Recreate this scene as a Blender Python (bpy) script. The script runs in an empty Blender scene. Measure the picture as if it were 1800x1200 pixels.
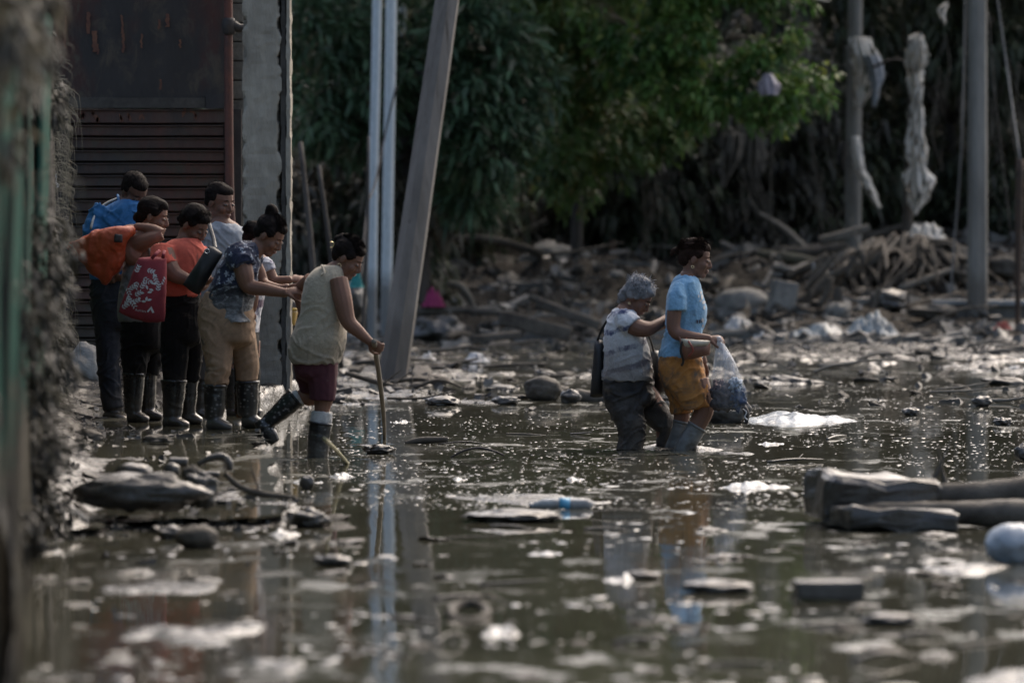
import bpy, bmesh, math, random
import numpy as np
from mathutils import Vector, Matrix
from mathutils.bvhtree import BVHTree

R = math.radians
random.seed(7)
rng = np.random.default_rng(7)
scene = bpy.context.scene
COL = scene.collection

# ------------------------------------------------------------------ camera, sky, sun, exposure
CAM_H = 1.35
FPX = 9000.0
HORIZON = 390.0
PITCH = math.atan((600.0 - HORIZON) / FPX)
cam_d = bpy.data.cameras.new('camera')
cam = bpy.data.objects.new('camera', cam_d)
COL.objects.link(cam)
scene.camera = cam
cam.location = (0, 0, CAM_H)
cam.rotation_euler = (math.pi / 2 - PITCH, 0, 0)
cam_d.sensor_width = 36.0
cam_d.lens = FPX / 1800.0 * 36.0
cam_d.clip_start = 0.5
cam_d.clip_end = 3000
cam_d.dof.use_dof = True
cam_d.dof.focus_distance = 32.0
cam_d.dof.aperture_fstop = 2.8

SUN_EL, SUN_AZ = R(46), R(28)      # azimuth from +Y towards +X: ahead and to the right, behind the trees
world = bpy.data.worlds.new('World')
scene.world = world
world.use_nodes = True
wn = world.node_tree.nodes
wl = world.node_tree.links
for n in list(wn):
    wn.remove(n)
wo = wn.new('ShaderNodeOutputWorld')
bg = wn.new('ShaderNodeBackground')
sky = wn.new('ShaderNodeTexSky')
sky.sky_type = 'NISHITA'
sky.sun_disc = False
sky.sun_elevation = SUN_EL
sky.sun_rotation = SUN_AZ
sky.air_density = 1.0
sky.dust_density = 6.0
sky.ozone_density = 0.6
bg.inputs['Strength'].default_value = 0.15
wl.new(sky.outputs['Color'], bg.inputs['Color'])
wl.new(bg.outputs['Background'], wo.inputs['Surface'])

sun_d = bpy.data.lights.new('sun', 'SUN')
sun = bpy.data.objects.new('sun', sun_d)
COL.objects.link(sun)
sun_d.energy = 0.5
sun_d.angle = R(60)
sun_d.color = (1.0, 0.96, 0.92)
sv = Vector((math.sin(SUN_AZ) * math.cos(SUN_EL), math.cos(SUN_AZ) * math.cos(SUN_EL), math.sin(SUN_EL)))
sun.rotation_euler = sv.to_track_quat('Z', 'Y').to_euler()

scene.view_settings.view_transform = 'Standard'
scene.view_settings.look = 'None'
scene.view_settings.exposure = 0.88
scene.view_settings.gamma = 1.0
scene.view_settings.use_curve_mapping = False
scene.cycles.max_bounces = 6
scene.cycles.transparent_max_bounces = 8

# ------------------------------------------------------------------ photo pixels <-> the place
CP, SP = math.cos(PITCH), math.sin(PITCH)
def W(px, py, d):
    """world point seen at photo pixel (px, py), at distance d along +Y"""
    cx, cy = (px - 900.0) / FPX, (600.0 - py) / FPX
    dy = CP + cy * SP
    dz = -SP + cy * CP
    k = d / dy
    return Vector((cx * k, d, CAM_H + dz * k))
def GD(py, z=0.0):
    cy = (600.0 - py) / FPX
    return (z - CAM_H) / (-SP + cy * CP) * (CP + cy * SP)
def G(px, py, z=0.0):
    return W(px, py, GD(py, z))
def S(d):
    return FPX / d          # pixels per metre at distance d

# ------------------------------------------------------------------ numpy gradient noise
_perm = rng.permutation(256).astype(np.int64)
_perm = np.concatenate([_perm, _perm, _perm])
_grad = rng.normal(size=(256, 3))
_grad /= np.linalg.norm(_grad, axis=1)[:, None]
def pn(P):
    P = np.asarray(P, dtype=np.float64)
    I = np.floor(P).astype(np.int64)
    F = P - I
    I &= 255
    U = F * F * F * (F * (F * 6 - 15) + 10)
    out = np.zeros(len(P))
    for dx in (0, 1):
        wx = U[:, 0] if dx else 1 - U[:, 0]
        for dy in (0, 1):
            wy = U[:, 1] if dy else 1 - U[:, 1]
            for dz in (0, 1):
                wz = U[:, 2] if dz else 1 - U[:, 2]
                h = _perm[_perm[_perm[(I[:, 0] + dx) & 255] + ((I[:, 1] + dy) & 255)] + ((I[:, 2] + dz) & 255)]
                g = _grad[h]
                out += wx * wy * wz * (g[:, 0] * (F[:, 0] - dx) + g[:, 1] * (F[:, 1] - dy) + g[:, 2] * (F[:, 2] - dz))
    return out * 1.6
def fbm(P, octv=4, gain=0.5):
    P = np.asarray(P, dtype=np.float64)
    a, s, t = 1.0, 0.0, 0.0
    for k in range(octv):
        s = s + a * pn(P * (2.03 ** k) + 17.3 * k)
        t += a
        a *= gain
    return s / t
def sst(a, b, x):
    t = np.clip((x - a) / (b - a), 0, 1)
    return t * t * (3 - 2 * t)

# ------------------------------------------------------------------ materials
def nodes_of(name):
    m = bpy.data.materials.new(name)
    m.use_nodes = True
    nt = m.node_tree
    b = nt.nodes['Principled BSDF']
    return m, nt, b
def tex_coord(nt, scale=(1, 1, 1), kind='Object'):
    tc = nt.nodes.new('ShaderNodeTexCoord')
    mp = nt.nodes.new('ShaderNodeMapping')
    mp.inputs['Scale'].default_value = scale
    nt.links.new(tc.outputs[kind], mp.inputs['Vector'])
    return mp.outputs['Vector']
def noise(nt, vec, scale, detail=5, rough=0.6, dist=0.0):
    n = nt.nodes.new('ShaderNodeTexNoise')
    n.inputs['Scale'].default_value = scale
    n.inputs['Detail'].default_value = detail
    n.inputs['Roughness'].default_value = rough
    n.inputs['Distortion'].default_value = dist
    nt.links.new(vec, n.inputs['Vector'])
    return n.outputs['Fac']
def ramp(nt, fac, p0, p1, c0=(0, 0, 0, 1), c1=(1, 1, 1, 1), mode='LINEAR'):
    r = nt.nodes.new('ShaderNodeValToRGB')
    r.color_ramp.interpolation = mode
    r.color_ramp.elements[0].position = p0
    r.color_ramp.elements[1].position = p1
    r.color_ramp.elements[0].color = c0
    r.color_ramp.elements[1].color = c1
    nt.links.new(fac, r.inputs['Fac'])
    return r.outputs['Color']
def mix(nt, fac, a, b, mode='MIX'):
    m = nt.nodes.new('ShaderNodeMixRGB')
    m.blend_type = mode
    for sock, v in ((m.inputs['Fac'], fac), (m.inputs['Color1'], a), (m.inputs['Color2'], b)):
        if isinstance(v, (float, int)):
            sock.default_value = v
        elif isinstance(v, tuple):
            sock.default_value = (v[0], v[1], v[2], 1)
        else:
            nt.links.new(v, sock)
    return m.outputs['Color']
def math_n(nt, op, a, b=0.0, c=None):
    m = nt.nodes.new('ShaderNodeMath')
    m.operation = op
    for i, v in enumerate((a, b) if c is None else (a, b, c)):
        if isinstance(v, (float, int)):
            m.inputs[i].default_value = v
        else:
            nt.links.new(v, m.inputs[i])
    return m.outputs[0]
def sep(nt, vec):
    s = nt.nodes.new('ShaderNodeSeparateXYZ')
    nt.links.new(vec, s.inputs[0])
    return s.outputs
def bump(nt, b, h, strength, dist=0.02):
    bp = nt.nodes.new('ShaderNodeBump')
    bp.inputs['Strength'].default_value = strength
    bp.inputs['Distance'].default_value = dist
    nt.links.new(h, bp.inputs['Height'])
    nt.links.new(bp.outputs['Normal'], b.inputs['Normal'])
    return bp
MUD = (0.075, 0.062, 0.047)
def pmat(name, c1, c2=None, scale=6.0, rough=0.7, rough2=None, bmp=0.3, bscale=40.0, bdist=0.01, sc=(1, 1, 1),
         mud_z=None, mud_amt=0.9, spec=0.5, coat=0.0, lo=0.35, hi=0.65, stains=0.0, metallic=0.0):
    """cloth, concrete, rust, mud ...: two tones broken up by noise, relief, and mud climbing to height mud_z"""
    m, nt, b = nodes_of(name)
    v = tex_coord(nt, sc)
    n1 = noise(nt, v, scale)
    c = mix(nt, ramp(nt, n1, lo, hi), tuple(c1), tuple(c2 or c1))
    fine = noise(nt, v, scale * 7, 3)
    c = mix(nt, ramp(nt, fine, 0.2, 0.8, (0.72, 0.72, 0.72, 1), (1.2, 1.2, 1.2, 1)), c, c, 'MULTIPLY') if False else mix(nt, 1.0, c, ramp(nt, fine, 0.25, 0.75, (0.75, 0.75, 0.75, 1), (1.0, 1.0, 1.0, 1)), 'MULTIPLY')
    if stains:
        sn = noise(nt, v, 5.3, 6, 0.7, 0.6)
        c = mix(nt, ramp(nt, sn, 0.62 - stains * 0.25, 0.72 - stains * 0.2), c, MUD)
    if mud_z is not None:
        z = sep(nt, tex_coord(nt))[2]
        zn = math_n(nt, 'ADD', z, math_n(nt, 'MULTIPLY', math_n(nt, 'SUBTRACT', noise(nt, v, 9, 6, 0.7), 0.5), 0.55))
        mr = nt.nodes.new('ShaderNodeMapRange')
        mr.inputs['From Min'].default_value = mud_z + 0.08
        mr.inputs['From Max'].default_value = mud_z - 0.12
        mr.inputs['To Max'].default_value = mud_amt
        nt.links.new(zn, mr.inputs['Value'])
        c = mix(nt, mr.outputs[0], c, mix(nt, noise(nt, v, 20), (0.03, 0.026, 0.02), (0.11, 0.09, 0.068)))
    nt.links.new(c, b.inputs['Base Color'])
    if rough2 is not None:
        rr = ramp(nt, noise(nt, v, scale * 1.7), 0.35, 0.65, (rough,) * 3 + (1,), (rough2,) * 3 + (1,))
        nt.links.new(rr, b.inputs['Roughness'])
    else:
        b.inputs['Roughness'].default_value = rough
    b.inputs['Specular IOR Level'].default_value = spec
    b.inputs['Metallic'].default_value = metallic
    b.inputs['Coat Weight'].default_value = coat
    b.inputs['Coat Roughness'].default_value = 0.15
    if bmp:
        bump(nt, b, noise(nt, v, bscale, 6, 0.65), bmp, bdist)
    return m

# ------------------------------------------------------------------ object helpers
def tag(o, label=None, cat=None, group=None, kind=None):
    if label: o['label'] = label
    if cat: o['category'] = cat
    if group: o['group'] = group
    if kind: o['kind'] = kind
    return o
def empty(name, loc, label, cat, group=None, rot=(0, 0, 0)):
    o = bpy.data.objects.new(name, None)
    o.empty_display_size = 0.1
    COL.objects.link(o)
    o.location = loc
    o.rotation_euler = rot
    return tag(o, label, cat, group)
def link(name, me, mat=None, parent=None):
    if mat is not None:
        me.materials.clear()
        me.materials.append(mat)
    o = bpy.data.objects.new(name, me)
    COL.objects.link(o)
    if parent is not None:
        o.parent = parent
    return o
def smooth(me, on=True):
    if len(me.polygons):
        me.polygons.foreach_set('use_smooth', [on] * len(me.polygons))
    return me
def to_mesh(bm, name='mesh', sm=True):
    bmesh.ops.recalc_face_normals(bm, faces=bm.faces)
    me = bpy.data.meshes.new(name)
    bm.to_mesh(me)
    bm.free()
    return smooth(me, sm)
def np_mesh(name, V, F=None, tris=None, quads=None, sm=True):
    """fast mesh from numpy vertex array and an (n,3) or (n,4) face array"""
    me = bpy.data.meshes.new(name)
    V = np.asarray(V, dtype=np.float32)
    parts = [a for a in (tris, quads) if a is not None and len(a)]
    nv = len(V)
    me.vertices.add(nv)
    me.vertices.foreach_set('co', V.ravel())
    loops = np.concatenate([p.ravel() for p in parts]).astype(np.int32)
    starts, tot = [], 0
    for p in parts:
        k = p.shape[1]
        starts.append(np.arange(len(p), dtype=np.int32) * k + tot)
        tot += len(p) * k
    starts = np.concatenate(starts)
    me.loops.add(len(loops))
    me.loops.foreach_set('vertex_index', loops)
    me.polygons.add(len(starts))
    me.polygons.foreach_set('loop_start', starts)
    me.polygons.foreach_set('use_smooth', np.full(len(starts), sm))
    me.update(calc_edges=True)
    return me
def box_bm(bm, lo, hi, rot=None, c=None):
    vs = []
    for z in (lo[2], hi[2]):
        for x, y in ((lo[0], lo[1]), (hi[0], lo[1]), (hi[0], hi[1]), (lo[0], hi[1])):
            p = Vector((x, y, z))
            if rot is not None:
                p = rot @ p
            if c is not None:
                p = p + Vector(c)
            vs.append(bm.verts.new(p))
    for f in ((0, 3, 2, 1), (4, 5, 6, 7), (0, 1, 5, 4), (1, 2, 6, 5), (2, 3, 7, 6), (3, 0, 4, 7)):
        bm.faces.new([vs[i] for i in f])
    return vs
def box(lo, hi, bevel=0.0, sub=0, rough=0.0, seed=0.0):
    bm = bmesh.new()
    box_bm(bm, lo, hi)
    if bevel:
        bmesh.ops.bevel(bm, geom=bm.edges[:], offset=bevel, segments=2, profile=0.6, affect='EDGES')
    if sub:
        bmesh.ops.subdivide_edges(bm, edges=bm.edges[:], cuts=sub, use_grid_fill=True)
    if rough:
        co = np.array([v.co[:] for v in bm.verts])
        for k, fr in enumerate((3.0, 11.0)):
            dn = np.stack([fbm(co * fr + seed + 31 * j, 3) for j in range(3)], 1) * rough / (k + 1)
            for v, q in zip(bm.verts, dn):
                v.co += Vector(q)
    return to_mesh(bm, 'box', False)
def catmull(pts, n):
    """points (k, m) -> smooth (k-1)*n+1 samples"""
    P = np.asarray(pts, dtype=float)
    if len(P) < 3 or n <= 1:
        t = np.linspace(0, len(P) - 1, (len(P) - 1) * max(n, 1) + 1)
        i = np.minimum(t.astype(int), len(P) - 2)
        return P[i] + (P[i + 1] - P[i]) * (t - i)[:, None]
    Q = np.vstack([2 * P[0] - P[1], P, 2 * P[-1] - P[-2]])
    out = []
    for i in range(1, len(Q) - 2):
        for k in range(n):
            t = k / n
            a, b, c, d = Q[i - 1], Q[i], Q[i + 1], Q[i + 2]
            out.append(0.5 * ((2 * b) + (c - a) * t + (2 * a - 5 * b + 4 * c - d) * t * t + (3 * b - a - 3 * c + d) * t ** 3))
    out.append(P[-1])
    return np.array(out)
def tube_bm(bm, pts, rad, seg=10, n=4, sq=1.0, up=Vector((0, 1, 0)), cap=True):
    """round limb / branch / pipe through pts with a radius at each point (rad may be (r, r2) pairs: r2 along up)"""
    rad = [(r, r * sq) if not isinstance(r, (tuple, list)) else tuple(r) for r in (rad if isinstance(rad, (list, tuple)) else [rad] * len(pts))]
    D = catmull([list(p) + list(r) for p, r in zip(pts, rad)], n)
    rings = []
    m = len(D)
    for i in range(m):
        c = Vector(D[i][:3])
        t = Vector(D[min(i + 1, m - 1)][:3]) - Vector(D[max(i - 1, 0)][:3])
        if t.length < 1e-9: t = Vector((0, 0, 1))
        t.normalize()
        u = Vector(up)
        u = u - t * u.dot(t)
        if u.length < 1e-3:
            u = Vector((1, 0, 0)) - t * t.x
        u.normalize()
        s = t.cross(u).normalized()
        ra, rb = max(D[i][3], 1e-4), max(D[i][4], 1e-4)
        rings.append([bm.verts.new(c + s * (math.cos(a) * ra) + u * (math.sin(a) * rb)) for a in [2 * math.pi * k / seg for k in range(seg)]])
    for a, b in zip(rings, rings[1:]):
        for k in range(seg):
            bm.faces.new((a[k], a[(k + 1) % seg], b[(k + 1) % seg], b[k]))
    if cap:
        bm.faces.new(rings[0][::-1])
        bm.faces.new(rings[-1])
    return rings
def rings_bm(bm, rings, seg=20, n=4, cap=True, power=2.4):
    """stack of upright super-ellipse rings: (x, y, z, rx, ry)"""
    D = catmull(rings, n)
    rs = []
    for x, y, z, rx, ry in D:
        ring = []
        for k in range(seg):
            a = 2 * math.pi * k / seg
            ca, sa = math.cos(a), math.sin(a)
            e = 2 / power
            ring.append(bm.verts.new((x + max(rx, 1e-3) * math.copysign(abs(ca) ** e, ca), y + max(ry, 1e-3) * math.copysign(abs(sa) ** e, sa), z)))
        rs.append(ring)
    for a, b in zip(rs, rs[1:]):
        for k in range(seg):
            bm.faces.new((a[k], b[k], b[(k + 1) % seg], a[(k + 1) % seg]))
    if cap:
        bm.faces.new(rs[0]); bm.faces.new(rs[-1][::-1])
def ell_bm(bm, c, r, M=None, u=14, v=10):
    mat = Matrix.Translation(Vector(c)) @ ((M.to_4x4() if M is not None else Matrix.Identity(4)) @ Matrix.Diagonal((r[0], r[1], r[2], 1)))
    bmesh.ops.create_uvsphere(bm, u_segments=u, v_segments=v, radius=1.0, matrix=mat)
def remesh(bm, voxel, sm_it=2, sm_f=0.5):
    """weld the overlapping closed pieces in bm into one continuous skin"""
    bmesh.ops.recalc_face_normals(bm, faces=bm.faces)
    me = bpy.data.meshes.new('raw')
    bm.to_mesh(me); bm.free()
    o = bpy.data.objects.new('raw', me)
    COL.objects.link(o)
    md = o.modifiers.new('r', 'REMESH'); md.mode = 'VOXEL'; md.voxel_size = voxel; md.use_smooth_shade = True
    if sm_it:
        s = o.modifiers.new('s', 'SMOOTH'); s.factor = sm_f; s.iterations = sm_it
    dg = bpy.context.evaluated_depsgraph_get()
    dg.update()
    out = bpy.data.meshes.new_from_object(o.evaluated_get(dg), depsgraph=dg)
    bpy.data.objects.remove(o)
    bpy.data.meshes.remove(me)
    return smooth(out)
def get_co(me):
    a = np.empty(len(me.vertices) * 3, dtype=np.float32)
    me.vertices.foreach_get('co', a)
    return a.reshape(-1, 3).astype(np.float64)
def get_no(me):
    a = np.empty(len(me.vertices) * 3, dtype=np.float32)
    me.vertex_normals.foreach_get('vector', a)
    return a.reshape(-1, 3).astype(np.float64)
def set_co(me, A):
    me.vertices.foreach_set('co', np.asarray(A, dtype=np.float32).ravel())
    me.update()
def wrinkle(me, amp, freq=(9, 9, 9), seed=0.0, mask=None, ridged=True, octv=3):
    P = get_co(me); N = get_no(me)
    Q = P * np.array(freq) + seed
    Q = Q + 0.6 * np.stack([pn(P * 5 + seed + 9 * k) for k in range(3)], 1)
    h = fbm(Q, octv)
    if ridged:
        h = 0.6 - 2.0 * np.abs(h)
    if mask is not None:
        h = h * mask(P)
    set_co(me, P + N * (h * amp)[:, None])
    return me
def folds(me, amp, seed=0.0, freq=1.0, mask=None):
    """cloth creases: sharp ridges running slantwise and drooping, between smooth hollows"""
    P = get_co(me); N = get_no(me)
    tot = np.zeros(len(P))
    for k, (ang, fa, fl, wt) in enumerate(((0.55, 15, 3.0, 1.0), (-0.7, 13, 3.2, .8), (1.35, 20, 4.0, .5))):
        ca, sa = math.cos(ang), math.sin(ang)
        U = P[:, 0] * ca + P[:, 2] * sa
        V = -P[:, 0] * sa + P[:, 2] * ca
        Q = np.stack([U * fl, V * fa, P[:, 1] * 5], 1) * freq + seed + 13.7 * k
        Q = Q + .8 * np.stack([pn(P * 6 + seed + 3 * j + k) for j in range(3)], 1)
        n = pn(Q)
        on = sst(-.15, .45, pn(P * 4.5 + seed * 1.3 + 21 * k))
        tot += wt * on * (np.exp(-(n / .13) ** 2) - .35)
    if mask is not None: tot = tot * mask(P)
    set_co(me, P + N * (tot * amp)[:, None])
    return me
def lump(r=(1, 1, 1), seed=0.0, rough=0.25, sub=3, freq=1.6, flat=0.0):
    bm = bmesh.new()
    bmesh.ops.create_icosphere(bm, subdivisions=sub, radius=1.0)
    co = np.array([v.co[:] for v in bm.verts])
    h = 1 + rough * fbm(co * freq + seed * 7.7, 4) * 1.8
    co = co * h[:, None] * np.array(r)
    if flat:
        co[:, 2] = np.maximum(co[:, 2], -flat * r[2])
    for v, p in zip(bm.verts, co):
        v.co = p
    return to_mesh(bm, 'lump')
# ------------------------------------------------------------------ ground and water
m_mud, nt, b = nodes_of('wet_mud')
v = tex_coord(nt)
nb = noise(nt, v, 2.2, 6, 0.65)
c = mix(nt, ramp(nt, nb, 0.35, 0.65), (0.018, 0.016, 0.014), (0.052, 0.047, 0.040))
c = mix(nt, 1.0, c, ramp(nt, noise(nt, v, 30, 4), 0.3, 0.7, (0.6, 0.6, 0.6, 1), (1.15, 1.15, 1.15, 1)), 'MULTIPLY')
nt.links.new(c, b.inputs['Base Color'])
nt.links.new(ramp(nt, noise(nt, v, 3.1, 5), 0.38, 0.62, (0.06,) * 3 + (1,), (0.34,) * 3 + (1,)), b.inputs['Roughness'])
b.inputs['Specular IOR Level'].default_value = 0.6
hb = math_n(nt, 'ADD', noise(nt, v, 30, 5, 0.6), math_n(nt, 'MULTIPLY', noise(nt, tex_coord(nt, (1, .6, 1)), 9, 3), 1.6))
bump(nt, b, hb, 0.6, 0.02)

m_water, nt, b = nodes_of('muddy_water')
v = tex_coord(nt)
nt.links.new(mix(nt, ramp(nt, noise(nt, v, 0.5, 4), 0.4, 0.6), (0.046, 0.045, 0.032), (0.068, 0.066, 0.048)), b.inputs['Base Color'])
b.inputs['IOR'].default_value = 1.33
# scum, drizzle rings and wind-ruffled patches scatter the mirror and catch the open sky
zone = ramp(nt, noise(nt, tex_coord(nt, (1, .45, 1)), 0.55, 4, .6), 0.40, 0.62)
spk = ramp(nt, noise(nt, tex_coord(nt, (1, .55, 1)), 11.0, 5, .7), 0.60, 0.66)
streak = ramp(nt, noise(nt, tex_coord(nt, (1, .5, 1)), 3.2, 4, .65), 0.54, 0.60)
msk = math_n(nt, 'MINIMUM', math_n(nt, 'ADD', math_n(nt, 'MULTIPLY', spk, math_n(nt, 'ADD', math_n(nt, 'MULTIPLY', zone, .8), .15)), math_n(nt, 'MULTIPLY', streak, zone)), 1.0)
nt.links.new(math_n(nt, 'ADD', math_n(nt, 'MULTIPLY', msk, .36), .02), b.inputs['Roughness'])
h = math_n(nt, 'ADD', noise(nt, tex_coord(nt, (1.0, 0.6, 1.0)), 2.2, 2, 0.5), math_n(nt, 'MULTIPLY', noise(nt, v, 9.0, 2, 0.5), 0.12))
h = math_n(nt, 'ADD', h, math_n(nt, 'MULTIPLY', math_n(nt, 'MULTIPLY', noise(nt, v, 16.0, 3, 0.6), zone), 0.5))
bump(nt, b, h, 0.16, 0.012)

def px_of(X, Y):
    return 900 + FPX * X / Y
def ground_h(X, Y):
    P = np.stack([X, Y, np.zeros_like(X)], 1)
    px = px_of(X, Y)
    py = HORIZON + FPX * CAM_H / Y
    big = fbm(P * 0.45 + 3.1, 3)
    med = fbm(P * np.array([2.4, 1.5, 1]) + 9.2, 4)
    fine = fbm(P * np.array([9.0, 6.0, 1]) + 1.7, 3)
    rid = 0.45 - np.abs(fbm(P * np.array([5.0, 3.4, 1]) + 5.5, 3)) * 1.6
    z = np.full(len(X), -0.20) + 0.03 * big
    # mud shelf under the group, by the fence
    edge = 462 + (30 - np.minimum(Y, 34)) * 7 + 25 * big + 40 * med + 90 * sst(33, 37, Y)
    shelf = (1 - sst(edge - 14, edge + 18, px)) * sst(18.6, 23.5, Y + 3.0 * big + 1.5 * med)
    z = z + shelf * (0.22 + 0.115 * sst(22, 28, Y))
    # far mud bank behind the channel
    yb = 716 + 40 * med + 20 * big
    bank = sst(yb + 8, yb - 14, py) * sst(1260 + 60 * big, 1060 + 60 * big, px)
    z = np.maximum(z, -0.20 + bank * (0.196 - 0.030 * sst(700, 1000, px) + 0.05 * big + 0.03 * med))
    yb2 = 640 + 30 * med
    bank2 = sst(yb2 + 8, yb2 - 12, py) * sst(1180, 1300, px)
    z = np.maximum(z, -0.20 + bank2 * (0.20 + 0.04 * big))
    # shoals on the right and near
    sh = sst(0.03, 0.36, fbm(P * np.array([0.9, 0.5, 1]) + 40.4, 3)) * sst(35, 31, Y) * 0.2025
    sh2 = sst(0.05, 0.35, fbm(P * np.array([0.6, 0.35, 1]) + 80.4, 3)) * sst(36, 39, Y) * 0.20
    z = np.maximum(z, -0.20 + sh + sh2)
    # rough, trodden relief
    amp = 0.4 + 0.6 * sst(-0.2, 0.3, big)
    z = z + amp * (0.030 * med + 0.022 * rid + 0.012 * fine) + 0.03 * (0.6 * med + 0.6 * rid) * sst(37, 44, Y)
    # debris bank rising to the trees
    rise = np.clip((Y - 59.5) / 11.0, 0, 1)
    z = z + rise ** 0.9 * (1.05 + 0.35 * big) + np.clip(Y - 58, 0, 6) / 6 * (0.20 * med + 0.10 * rid)
    z = z + np.clip(Y - 74, 0, 8) * 0.5
    # heap against gate and pillar
    hp = sst(32.8, 35.8, Y) * sst(570, 500, px)
    z = z + hp * (0.05 + 0.08 * med + 0.04 * rid) + hp * sst(430, 380, px) * 0.20
    # heap along the fence foot
    fx = -1.37 - (Y - 14) * 0.0805
    z = z + 0.12 * np.exp(-((X - fx) / 0.16) ** 2) * sst(37, 33, Y) * (0.7 + 0.6 * med)
    return z
def ground_patch(name, y0, y1, x0f, x1f, nx, ny, power=1.0):
    t = np.linspace(0, 1, ny)
    ys = y0 * (y1 / y0) ** t
    u = np.linspace(0, 1, nx)
    Y = np.repeat(ys, nx)
    U = np.tile(u, ny)
    X = x0f(Y) + (x1f(Y) - x0f(Y)) * U
    Z = ground_h(X, Y)
    i = np.arange(nx * ny).reshape(ny, nx)
    q = np.stack([i[:-1, :-1], i[:-1, 1:], i[1:, 1:], i[1:, :-1]], -1).reshape(-1, 4)
    return np_mesh(name, np.stack([X, Y, Z], 1), quads=q)
xl = lambda Y: -0.112 * Y - 0.8
xr = lambda Y: 0.112 * Y + 0.8
g = link('ground', ground_patch('ground', 12.0, 58.5, xl, xr, 520, 900), m_mud)
tag(g, kind='structure')
m_soil = pmat('dark_bank_soil', (0.024, 0.020, 0.015), (0.062, 0.053, 0.041), 1.6, 0.9, None, 0.8, 14, 0.04, spec=0.15)
tag(link('debris_bank', ground_patch('bank', 58.5, 118.0, xl, xr, 420, 300), m_soil), kind='structure')
# the same mud flats going on all round, under the water and up to the horizon
m_flat = pmat('mud_flat', (0.05, 0.042, 0.032), (0.09, 0.075, 0.058), 0.5, 0.5, None, 0.3, 6, 0.05)
bm = bmesh.new()
bmesh.ops.create_grid(bm, x_segments=60, y_segments=60, size=1500)
for vv in bm.verts:
    vv.co.z = -0.6
tag(link('far_ground', to_mesh(bm), m_flat), kind='structure')
def bank_side(x0f, x1f, nx):
    return ground_patch('bank_side', 12.0, 118.0, x0f, x1f, nx, 160)
tag(link('ground', bank_side(lambda Y: xr(Y), lambda Y: xr(Y) + 60, 140), m_mud), kind='structure')
tag(link('ground', bank_side(lambda Y: xl(Y) - 60, lambda Y: xl(Y), 140), m_mud), kind='structure')
bm = bmesh.new()
bmesh.ops.create_grid(bm, x_segments=1, y_segments=1, size=1.0)
for vv in bm.verts:
    vv.co = Vector((vv.co.x * 60, 12 + vv.co.y * 56, 0.0))
tag(link('water', to_mesh(bm, 'water', False), m_water), kind='structure')

# thin water film standing in the hollows of the mud shelf
ny_, nx_ = 420, 260
Yp = np.repeat(np.linspace(20.5, 35.0, ny_), nx_)
Xp = np.tile(np.linspace(0, 1, nx_), ny_)
Xp = (-100 + 640 * Xp - 900) / FPX * Yp
gp = ground_h(Xp, Yp)
ip = np.arange(nx_ * ny_).reshape(ny_, nx_)
qp = np.stack([ip[:-1, :-1], ip[:-1, 1:], ip[1:, 1:], ip[1:, :-1]], -1).reshape(-1, 4)
lvl = 0.020 + 0.115 * sst(22, 28, Yp) + 0.014
kp = (gp[qp] > lvl[qp] - 0.035).all(1)
tag(link('water_film', np_mesh('film', np.stack([Xp, Yp, lvl], 1), quads=qp[kp], sm=True), m_water), kind='structure')

# floating crumbs, bubbles and leaf scraps: nobody could count them
def chips(name, n, y0, y1, size, tall, mat, pxr=(-60, 1860), thr=None, seed=0, shade=True):
    r = np.random.default_rng(seed)
    u = r.random(n * 3)
    Y = y0 * y1 / (y1 - u * (y1 - y0))        # denser near by area seen
    X = (pxr[0] + (pxr[1] - pxr[0]) * r.random(n * 3) - 900) / FPX * Y
    P = np.stack([X, Y, X * 0], 1)
    if thr is not None:
        k = fbm(P * np.array([1.1, 0.55, 1]) + seed * 3.3, 3) > thr
        X, Y = X[k], Y[k]
    X, Y = X[:n], Y[:n]
    n = len(X)
    zg = ground_h(X, Y)
    Z = np.maximum(zg, 0.0)
    s = size[0] * (size[1] / size[0]) ** (r.random(n) ** 1.6)
    h = s * (tall[0] + (tall[1] - tall[0]) * r.random(n))
    ang = r.random(n) * np.pi
    asp = 0.35 + 0.65 * r.random(n)
    tx = (r.random((n, 2)) - 0.5) * 0.7
    m = 8
    ring = np.arange(m) * 2 * np.pi / m
    V = []
    for lev, (rr, hh) in enumerate(((1.0, -0.3), (0.72, 0.62), (0.28, 1.0))):
        wob = 1 + 0.35 * (r.random((n, m)) - 0.5)
        a = s[:, None] * rr * wob * np.cos(ring)[None]
        c_ = s[:, None] * asp[:, None] * rr * wob * np.sin(ring)[None]
        x = a * np.cos(ang)[:, None] - c_ * np.sin(ang)[:, None]
        y = a * np.sin(ang)[:, None] + c_ * np.cos(ang)[:, None]
        z = h[:, None] * hh + x * tx[:, :1] * 0.4 + y * tx[:, 1:] * 0.4
        V.append(np.stack([X[:, None] + x, Y[:, None] + y, Z[:, None] + z], -1))
    V = np.stack(V, 1).reshape(-1, 3)
    base = (np.arange(n) * 3 * m)[:, None, None]
    k = np.arange(m)
    q = []
    for lev in (0, 1):
        q.append(np.stack([lev * m + k, lev * m + (k + 1) % m, (lev + 1) * m + (k + 1) % m, (lev + 1) * m + k], -1))
    q = (np.concatenate(q)[None] + base).reshape(-1, 4)
    kk = np.array([[0, 1, 2, 3], [0, 3, 4, 7], [4, 5, 6, 7]]) + 2 * m
    top = (kk[None] + base).reshape(-1, 4)
    o = link(name, np_mesh(name, V, quads=np.concatenate([q, top])), mat)
    return tag(o, kind='stuff')
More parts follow.
